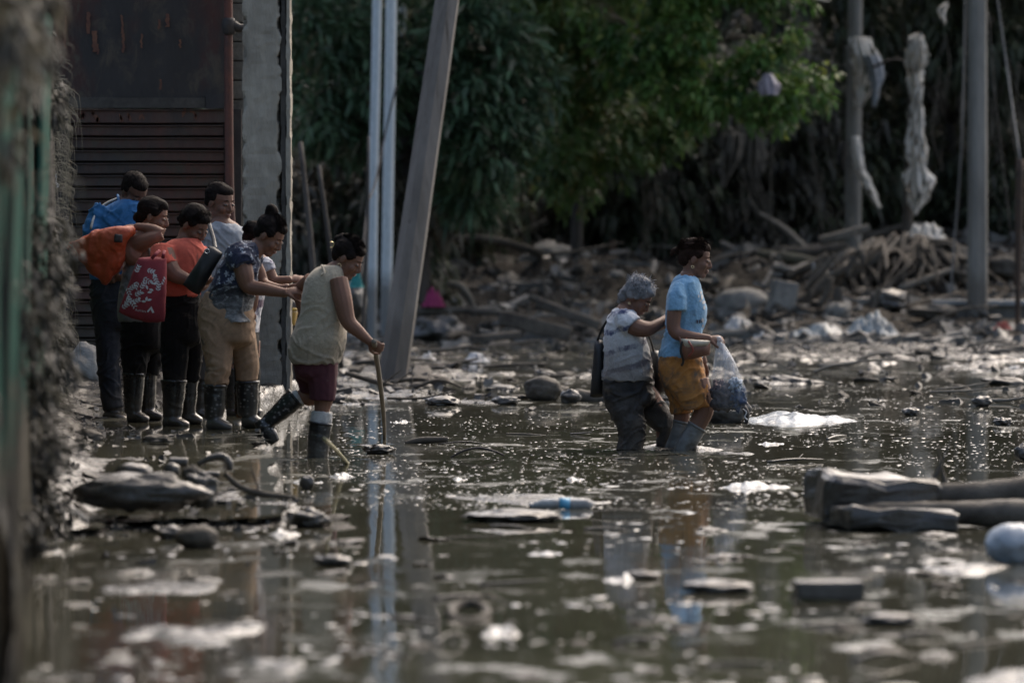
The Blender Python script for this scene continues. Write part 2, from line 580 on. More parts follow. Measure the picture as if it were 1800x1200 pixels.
def shards(name, n, y0, y1, size, mat, pxr, thr, seed, elong=(1, 5)):
    """angular splinters and clods lying at all angles"""
    r = np.random.default_rng(seed)
    u = r.random(n * 3)
    Y = y0 * y1 / (y1 - u * (y1 - y0))
    X = (pxr[0] + (pxr[1] - pxr[0]) * r.random(n * 3) - 900) / FPX * Y
    k = fbm(np.stack([X * 1.3, Y * .6, X * 0 + seed], 1), 3) > thr
    X, Y = X[k][:n], Y[k][:n]
    n = len(X)
    zg = ground_h(X, Y)
    k = (zg > -0.012) | (r.random(n) < .04)
    X, Y, zg = X[k], Y[k], zg[k]
    n = len(X)
    Z = np.maximum(zg, 0)
    s = size[0] * (size[1] / size[0]) ** (r.random(n) ** 1.5)
    el = elong[0] + (elong[1] - elong[0]) * r.random(n) ** 2
    C = np.array([[a, b_, c_] for c_ in (-1, 1) for a, b_ in ((-1, -1), (1, -1), (1, 1), (-1, 1))], float)
    V = C[None] * (1 + .55 * (r.random((n, 8, 3)) - .5)) * np.stack([s * el ** .7, s * .7, s * (.4 + .6 * r.random(n))], 1)[:, None]
    ya, ra, pa = r.random(n) * 6.28, r.normal(size=n) * .25, r.normal(size=n) * .35
    def rot(V, a, i, j):
        c_, s_ = np.cos(a)[:, None], np.sin(a)[:, None]
        A, B = V[..., i] * c_ - V[..., j] * s_, V[..., i] * s_ + V[..., j] * c_
        V = V.copy(); V[..., i] = A; V[..., j] = B
        return V
    V = rot(rot(rot(V, pa, 0, 2), ra, 1, 2), ya, 0, 1)
    V = V + np.stack([X, Y, Z + s * .1], 1)[:, None]
    F = np.array([(0, 3, 2, 1), (4, 5, 6, 7), (0, 1, 5, 4), (1, 2, 6, 5), (2, 3, 7, 6), (3, 0, 4, 7)])
    q = (F[None] + (np.arange(n) * 8)[:, None, None]).reshape(-1, 4)
    return tag(link(name, np_mesh(name, V.reshape(-1, 3), quads=q, sm=False), mat), kind='stuff')
m_chip = pmat('wet_crumbs', (0.035, 0.030, 0.023), (0.11, 0.095, 0.075), 3.0, 0.12, 0.3, 0.2, 60, 0.004, spec=0.7)
m_foam = pmat('pale_scraps', (0.16, 0.15, 0.13), (0.42, 0.40, 0.36), 4.0, 0.12, 0.35, 0.2, 60, 0.004, spec=0.7)
chips('floating_crumbs', 9000, 24, 46, (0.004, 0.022), (0.03, 0.13), m_chip, (-40, 1860), -0.08, 1)
chips('floating_foam', 1500, 24, 37, (0.003, 0.012), (0.1, 0.3), m_foam, (400, 1860), 0.05, 2)
chips('floating_debris', 900, 14.5, 27, (0.006, 0.05), (0.03, 0.11), m_chip, (-60, 1860), 0.12, 3)
chips('floating_scraps', 260, 14.5, 27, (0.008, 0.035), (0.03, 0.11), m_foam, (400, 1860), 0.08, 4)
m_shard = pmat('wet_splinters', (0.022, 0.019, 0.016), (0.085, 0.074, 0.060), 2.5, 0.3, 0.8, 0.4, 30, 0.01, spec=0.6)
m_shardl = pmat('pale_splinters', (0.08, 0.074, 0.063), (0.20, 0.188, 0.165), 2.5, 0.4, 0.8, 0.4, 30, 0.01)
shards('mud_clods', 3800, 36.5, 60, (0.006, 0.035), m_shard, (-60, 1860), -0.15, 5)
shards('litter', 500, 36.5, 60, (0.008, 0.04), m_shardl, (300, 1860), -0.1, 15)
shards('bank_rubble', 3800, 58, 76, (0.012, 0.055), pmat('dusty_rubble', (0.026, 0.022, 0.017), (0.070, 0.061, 0.049), 2.0, 0.7, 0.9, 0.5, 20, 0.02, spec=0.2), (-60, 1860), -0.3, 6)
shards('bank_splinters', 1600, 56, 74, (0.02, 0.08), m_shardl, (500, 1860), -0.2, 16, (2, 9))
shards('shelf_crumbs', 1500, 20, 34, (0.004, 0.022), m_shard, (-60, 520), -0.1, 7)

# ------------------------------------------------------------------ trees
def leaf_mat(name, c1, c2, c3=None):
    m, nt, b = nodes_of(name)
    g = nt.nodes.new('ShaderNodeNewGeometry')
    n = noise(nt, g.outputs['Position'], 1.3, 3)
    col = mix(nt, ramp(nt, n, 0.38, 0.62), c1, c2)
    rnd = g.outputs['Random Per Island']
    col = mix(nt, 1.0, col, ramp(nt, rnd, 0.0, 1.0, (0.55, 0.55, 0.55, 1), (1.35, 1.35, 1.25, 1)), 'MULTIPLY')
    if c3:
        col = mix(nt, ramp(nt, rnd, 0.90, 0.93), col, c3)
    nt.links.new(col, b.inputs['Base Color'])
    b.inputs['Roughness'].default_value = 0.55
    tr = nt.nodes.new('ShaderNodeBsdfTranslucent')
    nt.links.new(col, tr.inputs['Color'])
    ms = nt.nodes.new('ShaderNodeMixShader')
    ms.inputs['Fac'].default_value = 0.3
    nt.links.new(b.outputs[0], ms.inputs[1])
    nt.links.new(tr.outputs[0], ms.inputs[2])
    nt.links.new(ms.outputs[0], nt.nodes['Material Output'].inputs['Surface'])
    return m
def leaf_mesh(base, dirv, nor, L, Wd, droop=0.3):
    """arrays of leaves: pointed blades folded a little and drooping to the tip"""
    n = len(base)
    side = np.cross(dirv, nor)
    side /= np.linalg.norm(side, axis=1)[:, None] + 1e-9
    up = np.cross(side, dirv)
    L = L[:, None]; Wd = Wd[:, None]
    dn = np.array([0, 0, -1.0])
    V = np.stack([base,
                  base + dirv * L * 0.35 + side * Wd * 0.5 + up * Wd * 0.15 + dn * L * droop * 0.10,
                  base + dirv * L * 0.35 - side * Wd * 0.5 + up * Wd * 0.15 + dn * L * droop * 0.10,
                  base + dirv * L * 0.72 + side * Wd * 0.36 + up * Wd * 0.1 + dn * L * droop * 0.45,
                  base + dirv * L * 0.72 - side * Wd * 0.36 + up * Wd * 0.1 + dn * L * droop * 0.45,
                  base + dirv * L + dn * L * droop], 1).reshape(-1, 3)
    b = (np.arange(n) * 6)[:, None]
    tris = np.concatenate([b + np.array([[0, 1, 2]]), b + np.array([[3, 5, 4]])])
    quads = b + np.array([[1, 3, 4, 2]])
    return V, tris, quads
def crown(blobs, density, leaf, per=9, droop=0.5, seed=0, gap=-0.15, hang=0.0, surf=0.55):
    """blobs: (center, radius). sprigs of leaves through the outer volume of each blob, with gaps"""
    r = np.random.default_rng(seed)
    Vs, Ts, Qs, off = [], [], [], 0
    for (c, rad) in blobs:
        rad = np.asarray(rad, float) * np.ones(3)
        n = int(density * (rad[0] * rad[2] * 4))
        d = r.normal(size=(n * 2, 3)); d /= np.linalg.norm(d, axis=1)[:, None]
        rr = surf + (1 - surf) * r.random(n * 2) ** 0.7
        P = np.array(c) + d * rad * rr[:, None] * (1 + 0.9 * fbm(d * 2.6 + seed + c[0], 3))[:, None]
        keep = fbm(P * 1.1 + seed, 3) > gap
        P, d = P[keep][:n], d[keep][:n]
        n = len(P)
        if not n: continue
        P = np.repeat(P, per, 0)
        od = np.repeat(d, per, 0)
        dirv = od * 0.7 + r.normal(size=(n * per, 3)) * 0.75 + np.array([0, 0, -hang])
        dirv /= np.linalg.norm(dirv, axis=1)[:, None]
        P = P + dirv * 0.03 + r.normal(size=P.shape) * leaf[0] * 0.25
        nor = np.array([0, 0, 1.0]) + r.normal(size=P.shape) * 0.45
        L = leaf[0] * (0.6 + 0.7 * r.random(len(P)))
        Wd = leaf[1] * (0.6 + 0.7 * r.random(len(P)))
        V, T, Q = leaf_mesh(P, dirv, nor, L, Wd, droop)
        Vs.append(V); Ts.append(T + off); Qs.append(Q + off); off += len(V)
    return np_mesh('crown', np.concatenate(Vs), tris=np.concatenate(Ts), quads=np.concatenate(Qs), sm=False)
m_bark = pmat('bark', (0.035, 0.030, 0.025), (0.09, 0.078, 0.065), 5, 0.85, None, 0.8, 25, 0.03, (1, 1, 0.25))
def tree(label, base, blobs, mat, density, leaf, trunk_r=0.16, seed=0, name='broadleaf_tree', group=None, **kw):
    t = empty(name, base, label, 'tree', group)
    B = Vector(base)
    loc = [((Vector(c) - B)[:], rad) for c, rad in blobs]
    link('crown', crown(loc, density, leaf, seed=seed, **kw), mat, t)
    bm = bmesh.new()
    r = random.Random(seed)
    top = Vector((0, 0, 0))
    hi = max(c[2] for c, _ in loc)
    fork = Vector((r.uniform(-.3, .3), r.uniform(-.2, .2), hi * 0.35))
    tube_bm(bm, [(0, 0, -0.5), (fork * 0.5 + Vector((r.uniform(-.12, .12), 0, 0)))[:], fork[:]], [trunk_r * 1.3, trunk_r, trunk_r * 0.8], 10, 6)
    for c, rad in loc:
        if c[2] > 4.6: continue
        c = Vector(c)
        mid = fork.lerp(c, 0.5) + Vector((r.uniform(-.3, .3), r.uniform(-.3, .3), r.uniform(0, .4)))
        tube_bm(bm, [fork[:], mid[:], c[:]], [trunk_r * 0.5, trunk_r * 0.3, trunk_r * 0.1], 7, 5)
        for k in range(4):
            e = c + Vector((r.uniform(-1, 1), r.uniform(-1, 1), r.uniform(-.9, .5))) * (rad if isinstance(rad, (int, float)) else rad[0]) * 0.9
            tube_bm(bm, [mid.lerp(c, 0.4)[:], (mid.lerp(e, 0.6) + Vector((0, 0, 0.1)))[:], e[:]], [trunk_r * 0.16, trunk_r * 0.1, trunk_r * 0.04], 5, 3)
    link('trunk', to_mesh(bm, 'trunk'), m_bark, t)
    return t
def PB(lst):
    return [(W(x, y, d)[:], (r / S(d) if not isinstance(r, tuple) else tuple(q / S(d) for q in r))) for x, y, d, r in lst]
m_mango = leaf_mat('mango_leaves', (0.050, 0.095, 0.048), (0.10, 0.165, 0.085), (0.17, 0.17, 0.11))
m_mid = leaf_mat('mid_leaves', (0.065, 0.128, 0.040), (0.14, 0.225, 0.060), (0.18, 0.15, 0.04))
m_bright = leaf_mat('bright_leaves', (0.055, 0.130, 0.030), (0.12, 0.215, 0.045), (0.22, 0.26, 0.06))
m_darkl = leaf_mat('dark_leaves', (0.038, 0.050, 0.026), (0.075, 0.088, 0.046), (0.11, 0.10, 0.075))
m_dusty = leaf_mat('mud_coated_leaves', (0.060, 0.054, 0.040), (0.125, 0.112, 0.086), (0.19, 0.175, 0.14))

tree('dark blue-green tree with long drooping leaves behind the white pipes', G(720, 588)[:],
     PB([(560, 60, 60, 90), (640, 140, 60, 85), (560, 190, 60, 70), (600, 230, 60.5, 60), (830, 60, 60, 100), (800, 190, 60, 80),
         (860, 250, 60, 70), (820, 310, 60.5, 60), (890, 150, 60.5, 90), (720, 60, 61, 90), (730, 200, 61.5, 70), (720, 330, 62, 50), (850, 350, 61, 40)])
     + [((-2.2, 61, 5.6), 1.3), ((-0.6, 61, 6.0), 1.5), ((-1.4, 62, 8.0), 1.8)],
     m_mango, 100, (0.20, 0.050), 0.17, 11, droop=0.28, hang=0.06, gap=-0.12, per=11)
tree('mid green tree with yellowish tips between the dark and the bright tree', W(1010, 520, 67)[:],
     PB([(960, 40, 65, 90), (1050, 90, 65, 90), (960, 200, 65, 80), (1060, 230, 65.5, 80), (965, 275, 64.5, 45), (1130, 200, 66, 80), (1010, 320, 66, 50)])
     + [((0.9, 66, 5.4), 1.5), ((1.4, 67, 7.8), 2.0)],
     m_mid, 125, (0.15, 0.050), 0.07, 12, droop=0.4, hang=0.2, gap=-0.1)
tree('bright green leafy tree whose branch reaches right over the dark thicket', W(1180, 470, 71)[:],
     PB([(1040, 10, 62, 50), (1110, 60, 62, 75), (1130, 130, 62, 55), (1200, 40, 62, 90), (1290, 30, 62, 80), (1200, 150, 62, 65), (1280, 140, 61.5, 70),
         (1350, 60, 62, 60), (1350, 165, 61.5, 60), (1415, 150, 61.5, 42), (1240, 195, 62, 45), (1310, 205, 61.5, 35)])
     + [((2.4, 62, 4.9), 1.3), ((3.2, 62.5, 6.6), 1.6), ((1.9, 63, 8.2), 1.7)],
     m_bright, 120, (0.12, 0.055), 0.07, 13, droop=0.35, hang=0.15, gap=-0.02)
tree('dark sparse tree with limp leaves behind the rag-hung poles', W(1700, 470, 72)[:],
     PB([(1480, 30, 71, 80), (1600, 60, 72, 80), (1700, 60, 71, 90), (1790, 100, 71, 80), (1650, 130, 73, 60), (1560, 40, 73, 70)])
     + [((5.5, 72, 5.8), 2.0), ((7.8, 72, 6.5), 2.2)],
     m_darkl, 55, (0.20, 0.06), 0.09, 14, droop=0.8, hang=0.9, gap=0.0)
spots = [(560, 380, 62, 2.6), (640, 470, 62, 2.0), (700, 380, 68, 2.4), (860, 330, 70, 2.4), (1000, 330, 71, 2.2), (1130, 310, 70, 2.1), (1260, 300, 70.5, 2.2), (1400, 290, 71, 2.3),
         (1540, 300, 73, 2.2), (1690, 300, 74, 2.2), (1830, 290, 72, 2.3), (600, 120, 71, 2.6), (1480, 130, 75, 2.2), (1350, 180, 76, 2.0)]
wlab = ['behind the concrete pillar', 'low behind the face of the tank-top woman', 'behind the foot of the leaning pole', 'above the pale boulders', 'under the yellowish tips', 'under the bright tree', 'behind the woman in blue',
        'under the reaching bright branch', 'behind the ragged thin pole', 'behind the tall root heap', 'at the end of the thicket past the square pole', 'high behind the white pipes', 'high behind the ragged pole', 'high behind the bright tree']
for i, (x, y, d, r_) in enumerate(spots):
    c0 = W(x, y, d)
    bl = [((c0 + Vector((random.uniform(-1, 1), random.uniform(-.5, .8), random.uniform(-1.0, 0.9))))[:], random.uniform(0.55, 0.9) * r_ * 0.55) for _ in range(7)]
    tree('dark mud-dulled thicket tree ' + wlab[i], (c0.x, c0.y + 0.5, ground_h(np.array([c0.x]), np.array([c0.y + 0.5]))[0]), bl,
         m_dusty if i % 3 == 0 else m_darkl, 42, (0.17, 0.06), 0.10, 40 + i, name='thicket_tree', group='dark trees of the thicket', droop=0.7, hang=0.6, gap=-0.1, per=8)
# tall wood on the slope above and beyond the frame, seen in the water
bl = []
r = random.Random(5)
for k in range(70):
    x = r.uniform(-16, 17); y = r.uniform(76, 86)
    z = r.uniform(1.5, 6.6)
    bl.append(((x, y, z), r.uniform(1.3, 2.4)))
w = link('hillside_wood', crown(bl, 11, (0.42, 0.22), seed=77, droop=0.5, hang=0.3, per=9, gap=-0.5, surf=0.3), leaf_mat('wood_leaves', (0.022, 0.036, 0.014), (0.040, 0.062, 0.022)))
tag(w, kind='stuff')
# ------------------------------------------------------------------ gate building
def WX(px, d): return (px - 900) / FPX * d
def WZ(py, d): return W(900, py, d).z
DG = 37.0
m_rust = pmat('rusted_sheet', (0.046, 0.042, 0.039), (0.080, 0.036, 0.028), 1.3, 0.75, None, 0.5, 22, 0.01, (1, 1, 0.55), lo=0.52, hi=0.62, stains=0.45, spec=.25)
m_slat = pmat('rusted_slat', (0.066, 0.058, 0.052), (0.115, 0.060, 0.046), 2.6, 0.7, None, 0.5, 30, 0.01, (1, 1, 0.6), mud_z=0.75, mud_amt=0.75, lo=0.40, hi=0.60, stains=0.45, spec=.25)
m_paint = pmat('worn_orange_paint', (0.10, 0.038, 0.026), (0.19, 0.085, 0.045), 9, 0.8, None, 0.3, 40, 0.004)
m_red = pmat('red_rust_pipe', (0.13, 0.045, 0.03), (0.075, 0.034, 0.026), 6, 0.7, None, 0.4, 40, 0.006, mud_z=0.6)
m_dark = pmat('grimy_steel', (0.020, 0.018, 0.017), (0.045, 0.038, 0.034), 5, 0.7, None, 0.4, 30, 0.006)
m_conc = pmat('stained_concrete', (0.23, 0.20, 0.155), (0.40, 0.36, 0.285), 3.0, 0.85, None, 0.7, 26, 0.02, (1, 1, 0.35), mud_z=0.95, mud_amt=0.5)
m_block = pmat('old_block', (0.10, 0.095, 0.08), (0.17, 0.16, 0.135), 6, 0.9, None, 0.6, 30, 0.015)

m_fade = pmat('faded_grey_brown', (0.060, 0.055, 0.048), (0.105, 0.095, 0.082), 5, .85, None, .5, 26, .01, spec=.2)
gate = empty('metal_gate', (WX(250, DG), DG, 0.0), 'rusty gate of horizontal metal slats behind the huddled group', 'gate')
def glocal(x0, x1, y0, y1, d0, d1, root, base_d=DG, **kw):
    """box seen between photo columns x0..x1 and rows y0..y1, d0..d1 metres from base_d, in root's own coordinates"""
    B = root.location
    lo = (WX(x0, base_d) - B.x, base_d + d0 - B.y, WZ(y1, base_d) - B.z)
    hi = (WX(x1, base_d) - B.x, base_d + d1 - B.y, WZ(y0, base_d) - B.z)
    return box(lo, hi, **kw)
link('backing_sheet', glocal(108, 424, 192, 700, 0.06, 0.09, gate), m_dark, gate)
y = 192
k = 0
rs = random.Random(3)
while y < 640:
    hgt = 27 if k == 0 else 21.5
    bm = bmesh.new()
    B = gate.location
    zt, zb = WZ(y, DG) - B.z, WZ(y + hgt, DG) - B.z
    x0, x1 = WX(125 + rs.uniform(-1, 1), DG) - B.x, WX(395 + rs.uniform(-2, 2), DG) - B.x
    jag = rs.uniform(-.006, .006)
    prof = [(0.05, zt), (-0.045 + jag, zt - 0.004), (-0.045 + jag, zt - 0.010), (-0.022, zt - 0.016), (-0.020 + jag, zb + 0.014), (-0.004, zb + 0.006), (0.05, zb + 0.003)]
    nseg = 10
    grid = []
    for i in range(nseg + 1):
        xx = x0 + (x1 - x0) * i / nseg
        wv = 0.002 * math.sin(i * 1.3 + k * 2.1) + rs.uniform(-.0015, .0015)
        sag = 0.0012 * math.sin(i * 0.8 + k)
        grid.append([bm.verts.new((xx, py_ + wv, pz_ + sag)) for py_, pz_ in prof])
    for a, b_ in zip(grid, grid[1:]):
        for j in range(len(prof)):
            bm.faces.new((a[j], a[(j + 1) % len(prof)], b_[(j + 1) % len(prof)], b_[j]))
    bm.faces.new(grid[0]); bm.faces.new(grid[-1][::-1])
    link('slat', to_mesh(bm, 'slat', False), m_slat, gate)
    y += hgt + 0.6
    k += 1
link('post', glocal(106, 123, 188, 700, -0.07, 0.05, gate, rough=0.006, sub=2), m_dark, gate)
link('post', glocal(396, 401, 218, 640, -0.05, 0.03, gate), m_dark, gate)

wall = empty('rusty_wall', (WX(250, DG), DG, 0.0), 'rust-streaked sheet metal wall above the slatted gate', 'wall')
link('sheet', glocal(40, 396, -900, 172, -0.02, 0.10, wall, rough=0.012, sub=5), m_rust, wall)
link('lintel', glocal(62, 362, 172, 190, -0.06, 0.06, wall, rough=0.006, sub=3), m_fade, wall)
link('lintel', glocal(363, 396, 166, 191, -0.07, 0.06, wall, rough=0.006, sub=3), m_dark, wall)
link('side_wall', glocal(-900, 105, -900, 760, 0.12, 0.30, wall), m_dark, wall)
# what is left of brush-painted characters: worn strokes
bm = bmesh.new()
for (x, y0, y1, wdt) in [(102, 25, 88, 8), (116, 28, 85, 5), (157, 22, 60, 9), (168, 55, 92, 9), (173, 78, 96, 5), (216, 27, 60, 5), (218, 60, 93, 5), (250, 60, 85, 4), (296, 25, 48, 8), (281, 35, 52, 4), (318, 70, 85, 4), (284, 140, 158, 4)]:
    zt, zb = WZ(y0, DG), WZ(y1, DG)
    n = 7
    pl, pr = [], []
    for i in range(n + 1):
        t = i / n
        zz = zt + (zb - zt) * t
        a = wdt / 2 * (0.5 + 0.6 * rs.random()) / S(DG)
        xx = WX(x, DG) + rs.uniform(-.006, .006) - wall.location.x
        pl.append(bm.verts.new((xx - a, -0.0395, zz))); pr.append(bm.verts.new((xx + a, -0.0395, zz)))
    for i in range(n):
        bm.faces.new((pl[i], pl[i + 1], pr[i + 1], pr[i]))
link('paint_strokes', to_mesh(bm, 'paint', False), m_paint, wall)['kind'] = 'stuff'
bm = bmesh.new()
for (x, y0) in [(141, 206), (149, 204), (164, 202), (171, 208), (212, 208), (229, 206), (251, 205), (323, 198), (339, 198), (344, 204)]:
    for q in range(2):
        cx, cz = WX(x + rs.uniform(-3, 3), DG) - gate.location.x, WZ(y0 + rs.uniform(-4, 4), DG)
        w_, h_ = rs.uniform(.006, .014), rs.uniform(.015, .035)
        t = rs.uniform(-.5, .5)
        bm.faces.new([bm.verts.new((cx + a * w_ + c_ * h_ * t, -0.027, cz + c_ * h_)) for a, c_ in ((-.5, -1), (.5, -.8), (1, .1), (.4, 1), (-.5, .9), (-1, 0))])
link('paint_flakes', to_mesh(bm, 'flakes', False), m_paint, gate)['kind'] = 'stuff'

pipe = empty('rusty_pipe', (WX(405, 36.7), 36.7, 0.0), 'red rusted vertical pipe between gate and concrete pillar', 'pipe')
bm = bmesh.new()
tube_bm(bm, [(0, 0, WZ(660, 36.7)), (0.01, 0, WZ(430, 36.7)), (-0.01, 0, WZ(200, 36.7)), (-0.02, 0, WZ(-900, 36.7))], 0.031, 12, 8)
link('tube', to_mesh(bm), m_red, pipe)
bm = bmesh.new()
tube_bm(bm, [(-0.0, 0, WZ(62, 36.7)), (-0.01, 0, WZ(46, 36.7)), (-0.01, 0, WZ(32, 36.7))], [0.04, 0.052, 0.042], 10, 3)
tube_bm(bm, [(0.02, 0, WZ(44, 36.7)), (0.07, 0.0, WZ(50, 36.7)), (0.12, 0, WZ(48, 36.7))], [0.035, 0.032, 0.022], 8, 3)
link('clamp', to_mesh(bm), m_dark, pipe)

bw = empty('block_strip', (WX(418, DG), DG, 0.0), 'narrow strip of grey blocks between red pipe and pillar', 'wall')
y = -300
blk = None
i = 0
while y < 690:
    hh = 34
    d_ = rs.uniform(-.015, .015)
    me = glocal(385 if i % 2 else 388, 427, y, y + hh - 2.2, 0.13 + d_, 0.33, bw, DG, bevel=0.008, rough=0.004)
    link('block', me, m_block, bw)
    y += hh; i += 1
link('mortar', glocal(386, 427, -300, 700, 0.16, 0.32, bw, DG), m_dark, bw)

DP = 36.0
pil = empty('concrete_pillar', (WX(465, DP), DP, 0.0), 'tall chipped grey concrete pillar beside the red pipe and gate', 'pillar')
def pillar_part(x0, x1, d0, d1, seed, chip=0.02, nz=260, nx=16):
    B = pil.location
    X0, X1 = WX(x0, DP) - B.x, WX(x1, DP) - B.x
    zs = np.linspace(-0.3, WZ(-900, DP), nz)
    prof = []
    for a in np.linspace(0, 1, nx): prof.append((X0 + (X1 - X0) * a, d0, min(a, 1 - a)))
    prof += [(X1, d0 + (d1 - d0) * .5, .2), (X1, d1, 0), (X0, d1, 0), (X0, d0 + (d1 - d0) * .5, .2)]
    m_ = len(prof)
    P = np.array([[p[0], p[1]] for p in prof]); E = np.array([p[2] for p in prof])
    X = np.tile(P[:, 0], nz); Y = np.tile(P[:, 1], nz); Z = np.repeat(zs, m_)
    e = np.tile(E, nz)
    Q = np.stack([X * 3, Y * 3, Z * 7], 1) + seed
    n1 = fbm(Q, 4)
    edge = np.exp(-(e / 0.07) ** 2)
    cx = (X0 + X1) / 2
    cut = np.clip(n1 * 1.6 + 0.15, 0, 1) * chip * edge * 2.2
    X = X - np.sign(X - cx) * cut
    Y = Y + (Y < d0 + 1e-6) * (cut * 0.8 + 0.010 * fbm(Q * 2 + 4, 3) * (1 - edge))
    i = np.arange(nz * m_).reshape(nz, m_)
    j = np.roll(i, -1, 1)
    q = np.stack([i[:-1], j[:-1], j[1:], i[1:]], -1).reshape(-1, 4)
    return np_mesh('pillar_part', np.stack([X, Y, Z], 1), quads=q, sm=False)
link('shaft', pillar_part(427, 496, -0.06, 0.25, 3.3, 0.028), m_conc, pil)
link('channel', pillar_part(494, 504, -0.035, 0.25, 8.3, 0.006, nx=6), m_fade, pil)
link('channel', pillar_part(503, 512, -0.05, 0.25, 12.3, 0.012, nx=6), m_conc, pil)

# dark open shed behind the pillar
for i, (a, b2, rr_, lb) in enumerate([((560, 640, 46), (528, 250, 46.6), 0.03, 'dark leaning timber nearest the pillar in the shadowed gap'), ((600, 650, 46.2), (560, 290, 46.4), 0.026, 'thin slanting pole in the shadowed gap behind the tank-top woman'), ((636, 610, 50), (648, 240, 50.5), 0.018, 'thin dark stake standing just before the white pipes')]):
    bm = bmesh.new()
    p, q = W(*a), W(*b2)
    tube_bm(bm, [p[:], (p.lerp(q, .5) + Vector((0.02, 0, 0)))[:], q[:]], [rr_, rr_ * .9, rr_ * .7], 8, 5)
    tag(link('timber', to_mesh(bm), m_bark), lb, 'timber')

# ------------------------------------------------------------------ fence along the left edge
m_green = pmat('green_sheet', (0.010, 0.055, 0.040), (0.018, 0.080, 0.060), 4, 0.75, None, 0.3, 30, 0.006, mud_z=0.7, stains=0.35, spec=0.2)
m_fmud = pmat('caked_mud', (0.012, 0.0115, 0.009), (0.034, 0.031, 0.024), 4, 0.85, None, 0.9, 30, 0.03)
m_straw = pmat('straw', (0.085, 0.075, 0.055), (0.17, 0.155, 0.11), 8, 0.8, None, 0)
A0, A1 = Vector((-1.42, 14.0, 0)), Vector((-3.06, 33.0, 0))
fd = (A1 - A0).normalized(); fn = Vector((-fd.y, fd.x, 0)) * -1   # fn points to the road (+x)
if fn.x < 0: fn = -fn
fence = empty('sheet_fence', A0[:], 'mud-caked green corrugated fence running along the left side', 'fence')
L = (A1 - A0).length
npan = 14
for k in range(npan):
    s0, s1 = L * k / npan + 0.01, L * (k + 1) / npan - 0.01
    lean = rs.uniform(-.03, .03)
    n = 26
    zz = [-0.2, 0.6, 1.2, 1.8, 2.28 + rs.uniform(-.06, .06)]
    bm = bmesh.new()
    grid = []
    for i in range(n + 1):
        s = s0 + (s1 - s0) * i / n
        off = 0.022 * math.sin(s * 2 * math.pi / 0.13)
        grid.append([bm.verts.new((fd * s + fn * (off + lean * z + 0.05 * math.sin(s * 0.9 + k)) + Vector((0, 0, z)))[:]) for z in zz])
    for a, b_ in zip(grid, grid[1:]):
        for j in range(len(zz) - 1):
            bm.faces.new((a[j], b_[j], b_[j + 1], a[j + 1]))
    o = link('panel', to_mesh(bm), m_green, fence)
    sm_ = o.modifiers.new('t', 'SOLIDIFY'); sm_.thickness = 0.006
for k in range(8, npan + 1, 2):
    bm = bmesh.new()
    c = fd * min(L * k / npan, L - 0.05) + fn * 0.07
    tube_bm(bm, [(c + Vector((0, 0, -0.3)))[:], (c + Vector((0.01, 0, 1.2)))[:], (c + Vector((0.0, 0, 2.34)))[:]], [0.045, 0.042, 0.04], 8, 5)
    link('post', to_mesh(bm), m_bark, fence)
# mud and dead roots plastered on it
def plaster():
    ns, nz = 620, 90
    s = np.linspace(0, L, ns); z = np.linspace(-0.15, 2.15, nz)
    Sg, Zg = np.meshgrid(s, z, indexing='ij')
    P = np.stack([Sg.ravel() * 1.0, Zg.ravel() * 0.7, np.zeros(Sg.size)], 1)
    h = fbm(P * 1.3 + 2.2, 5) * 0.13 + fbm(P * 6 + 9, 4) * 0.05 + 0.05 * (1 - Zg.ravel() / 1.3)
    h = h - 0.085 + 0.10 * fbm(P * .55 + 7, 3)
    off = np.clip(h, -0.06, 0.5) + 0.015
    X = np.outer(Sg.ravel(), np.array(fd)) + np.outer(off, np.array(fn))
    X[:, 2] = Zg.ravel()
    i = np.arange(ns * nz).reshape(ns, nz)
    q = np.stack([i[:-1, :-1], i[:-1, 1:], i[1:, 1:], i[1:, :-1]], -1).reshape(-1, 4)
    return np_mesh('plaster', X, quads=q)
o = link('caked_mud', plaster(), m_fmud, fence)
o['kind'] = 'stuff'
bm = bmesh.new()
r = random.Random(21)
for k in range(1500):
    s = L * r.random() ** 0.6; z = r.uniform(0.1, 2.2)
    if r.random() < .6: s = r.uniform(L * .72, L)
    c = fd * s + fn * r.uniform(0.02, 0.2) + Vector((0, 0, z))
    dx = Vector((r.uniform(-.3, .6), r.uniform(-.5, .5), r.uniform(-1.2, .25)))
    ln = r.uniform(.03, .14) * (1.8 if r.random() < .1 else 1)
    pts = [c[:], (c + dx * ln * .5 + fn * .03)[:], (c + dx * ln + Vector((0, 0, -ln * .4)))[:]]
    tube_bm(bm, pts, [0.0024, 0.002, 0.0008], 3, 2, cap=False)
o = link('straw_and_roots', to_mesh(bm), m_straw, fence)
o['kind'] = 'stuff'
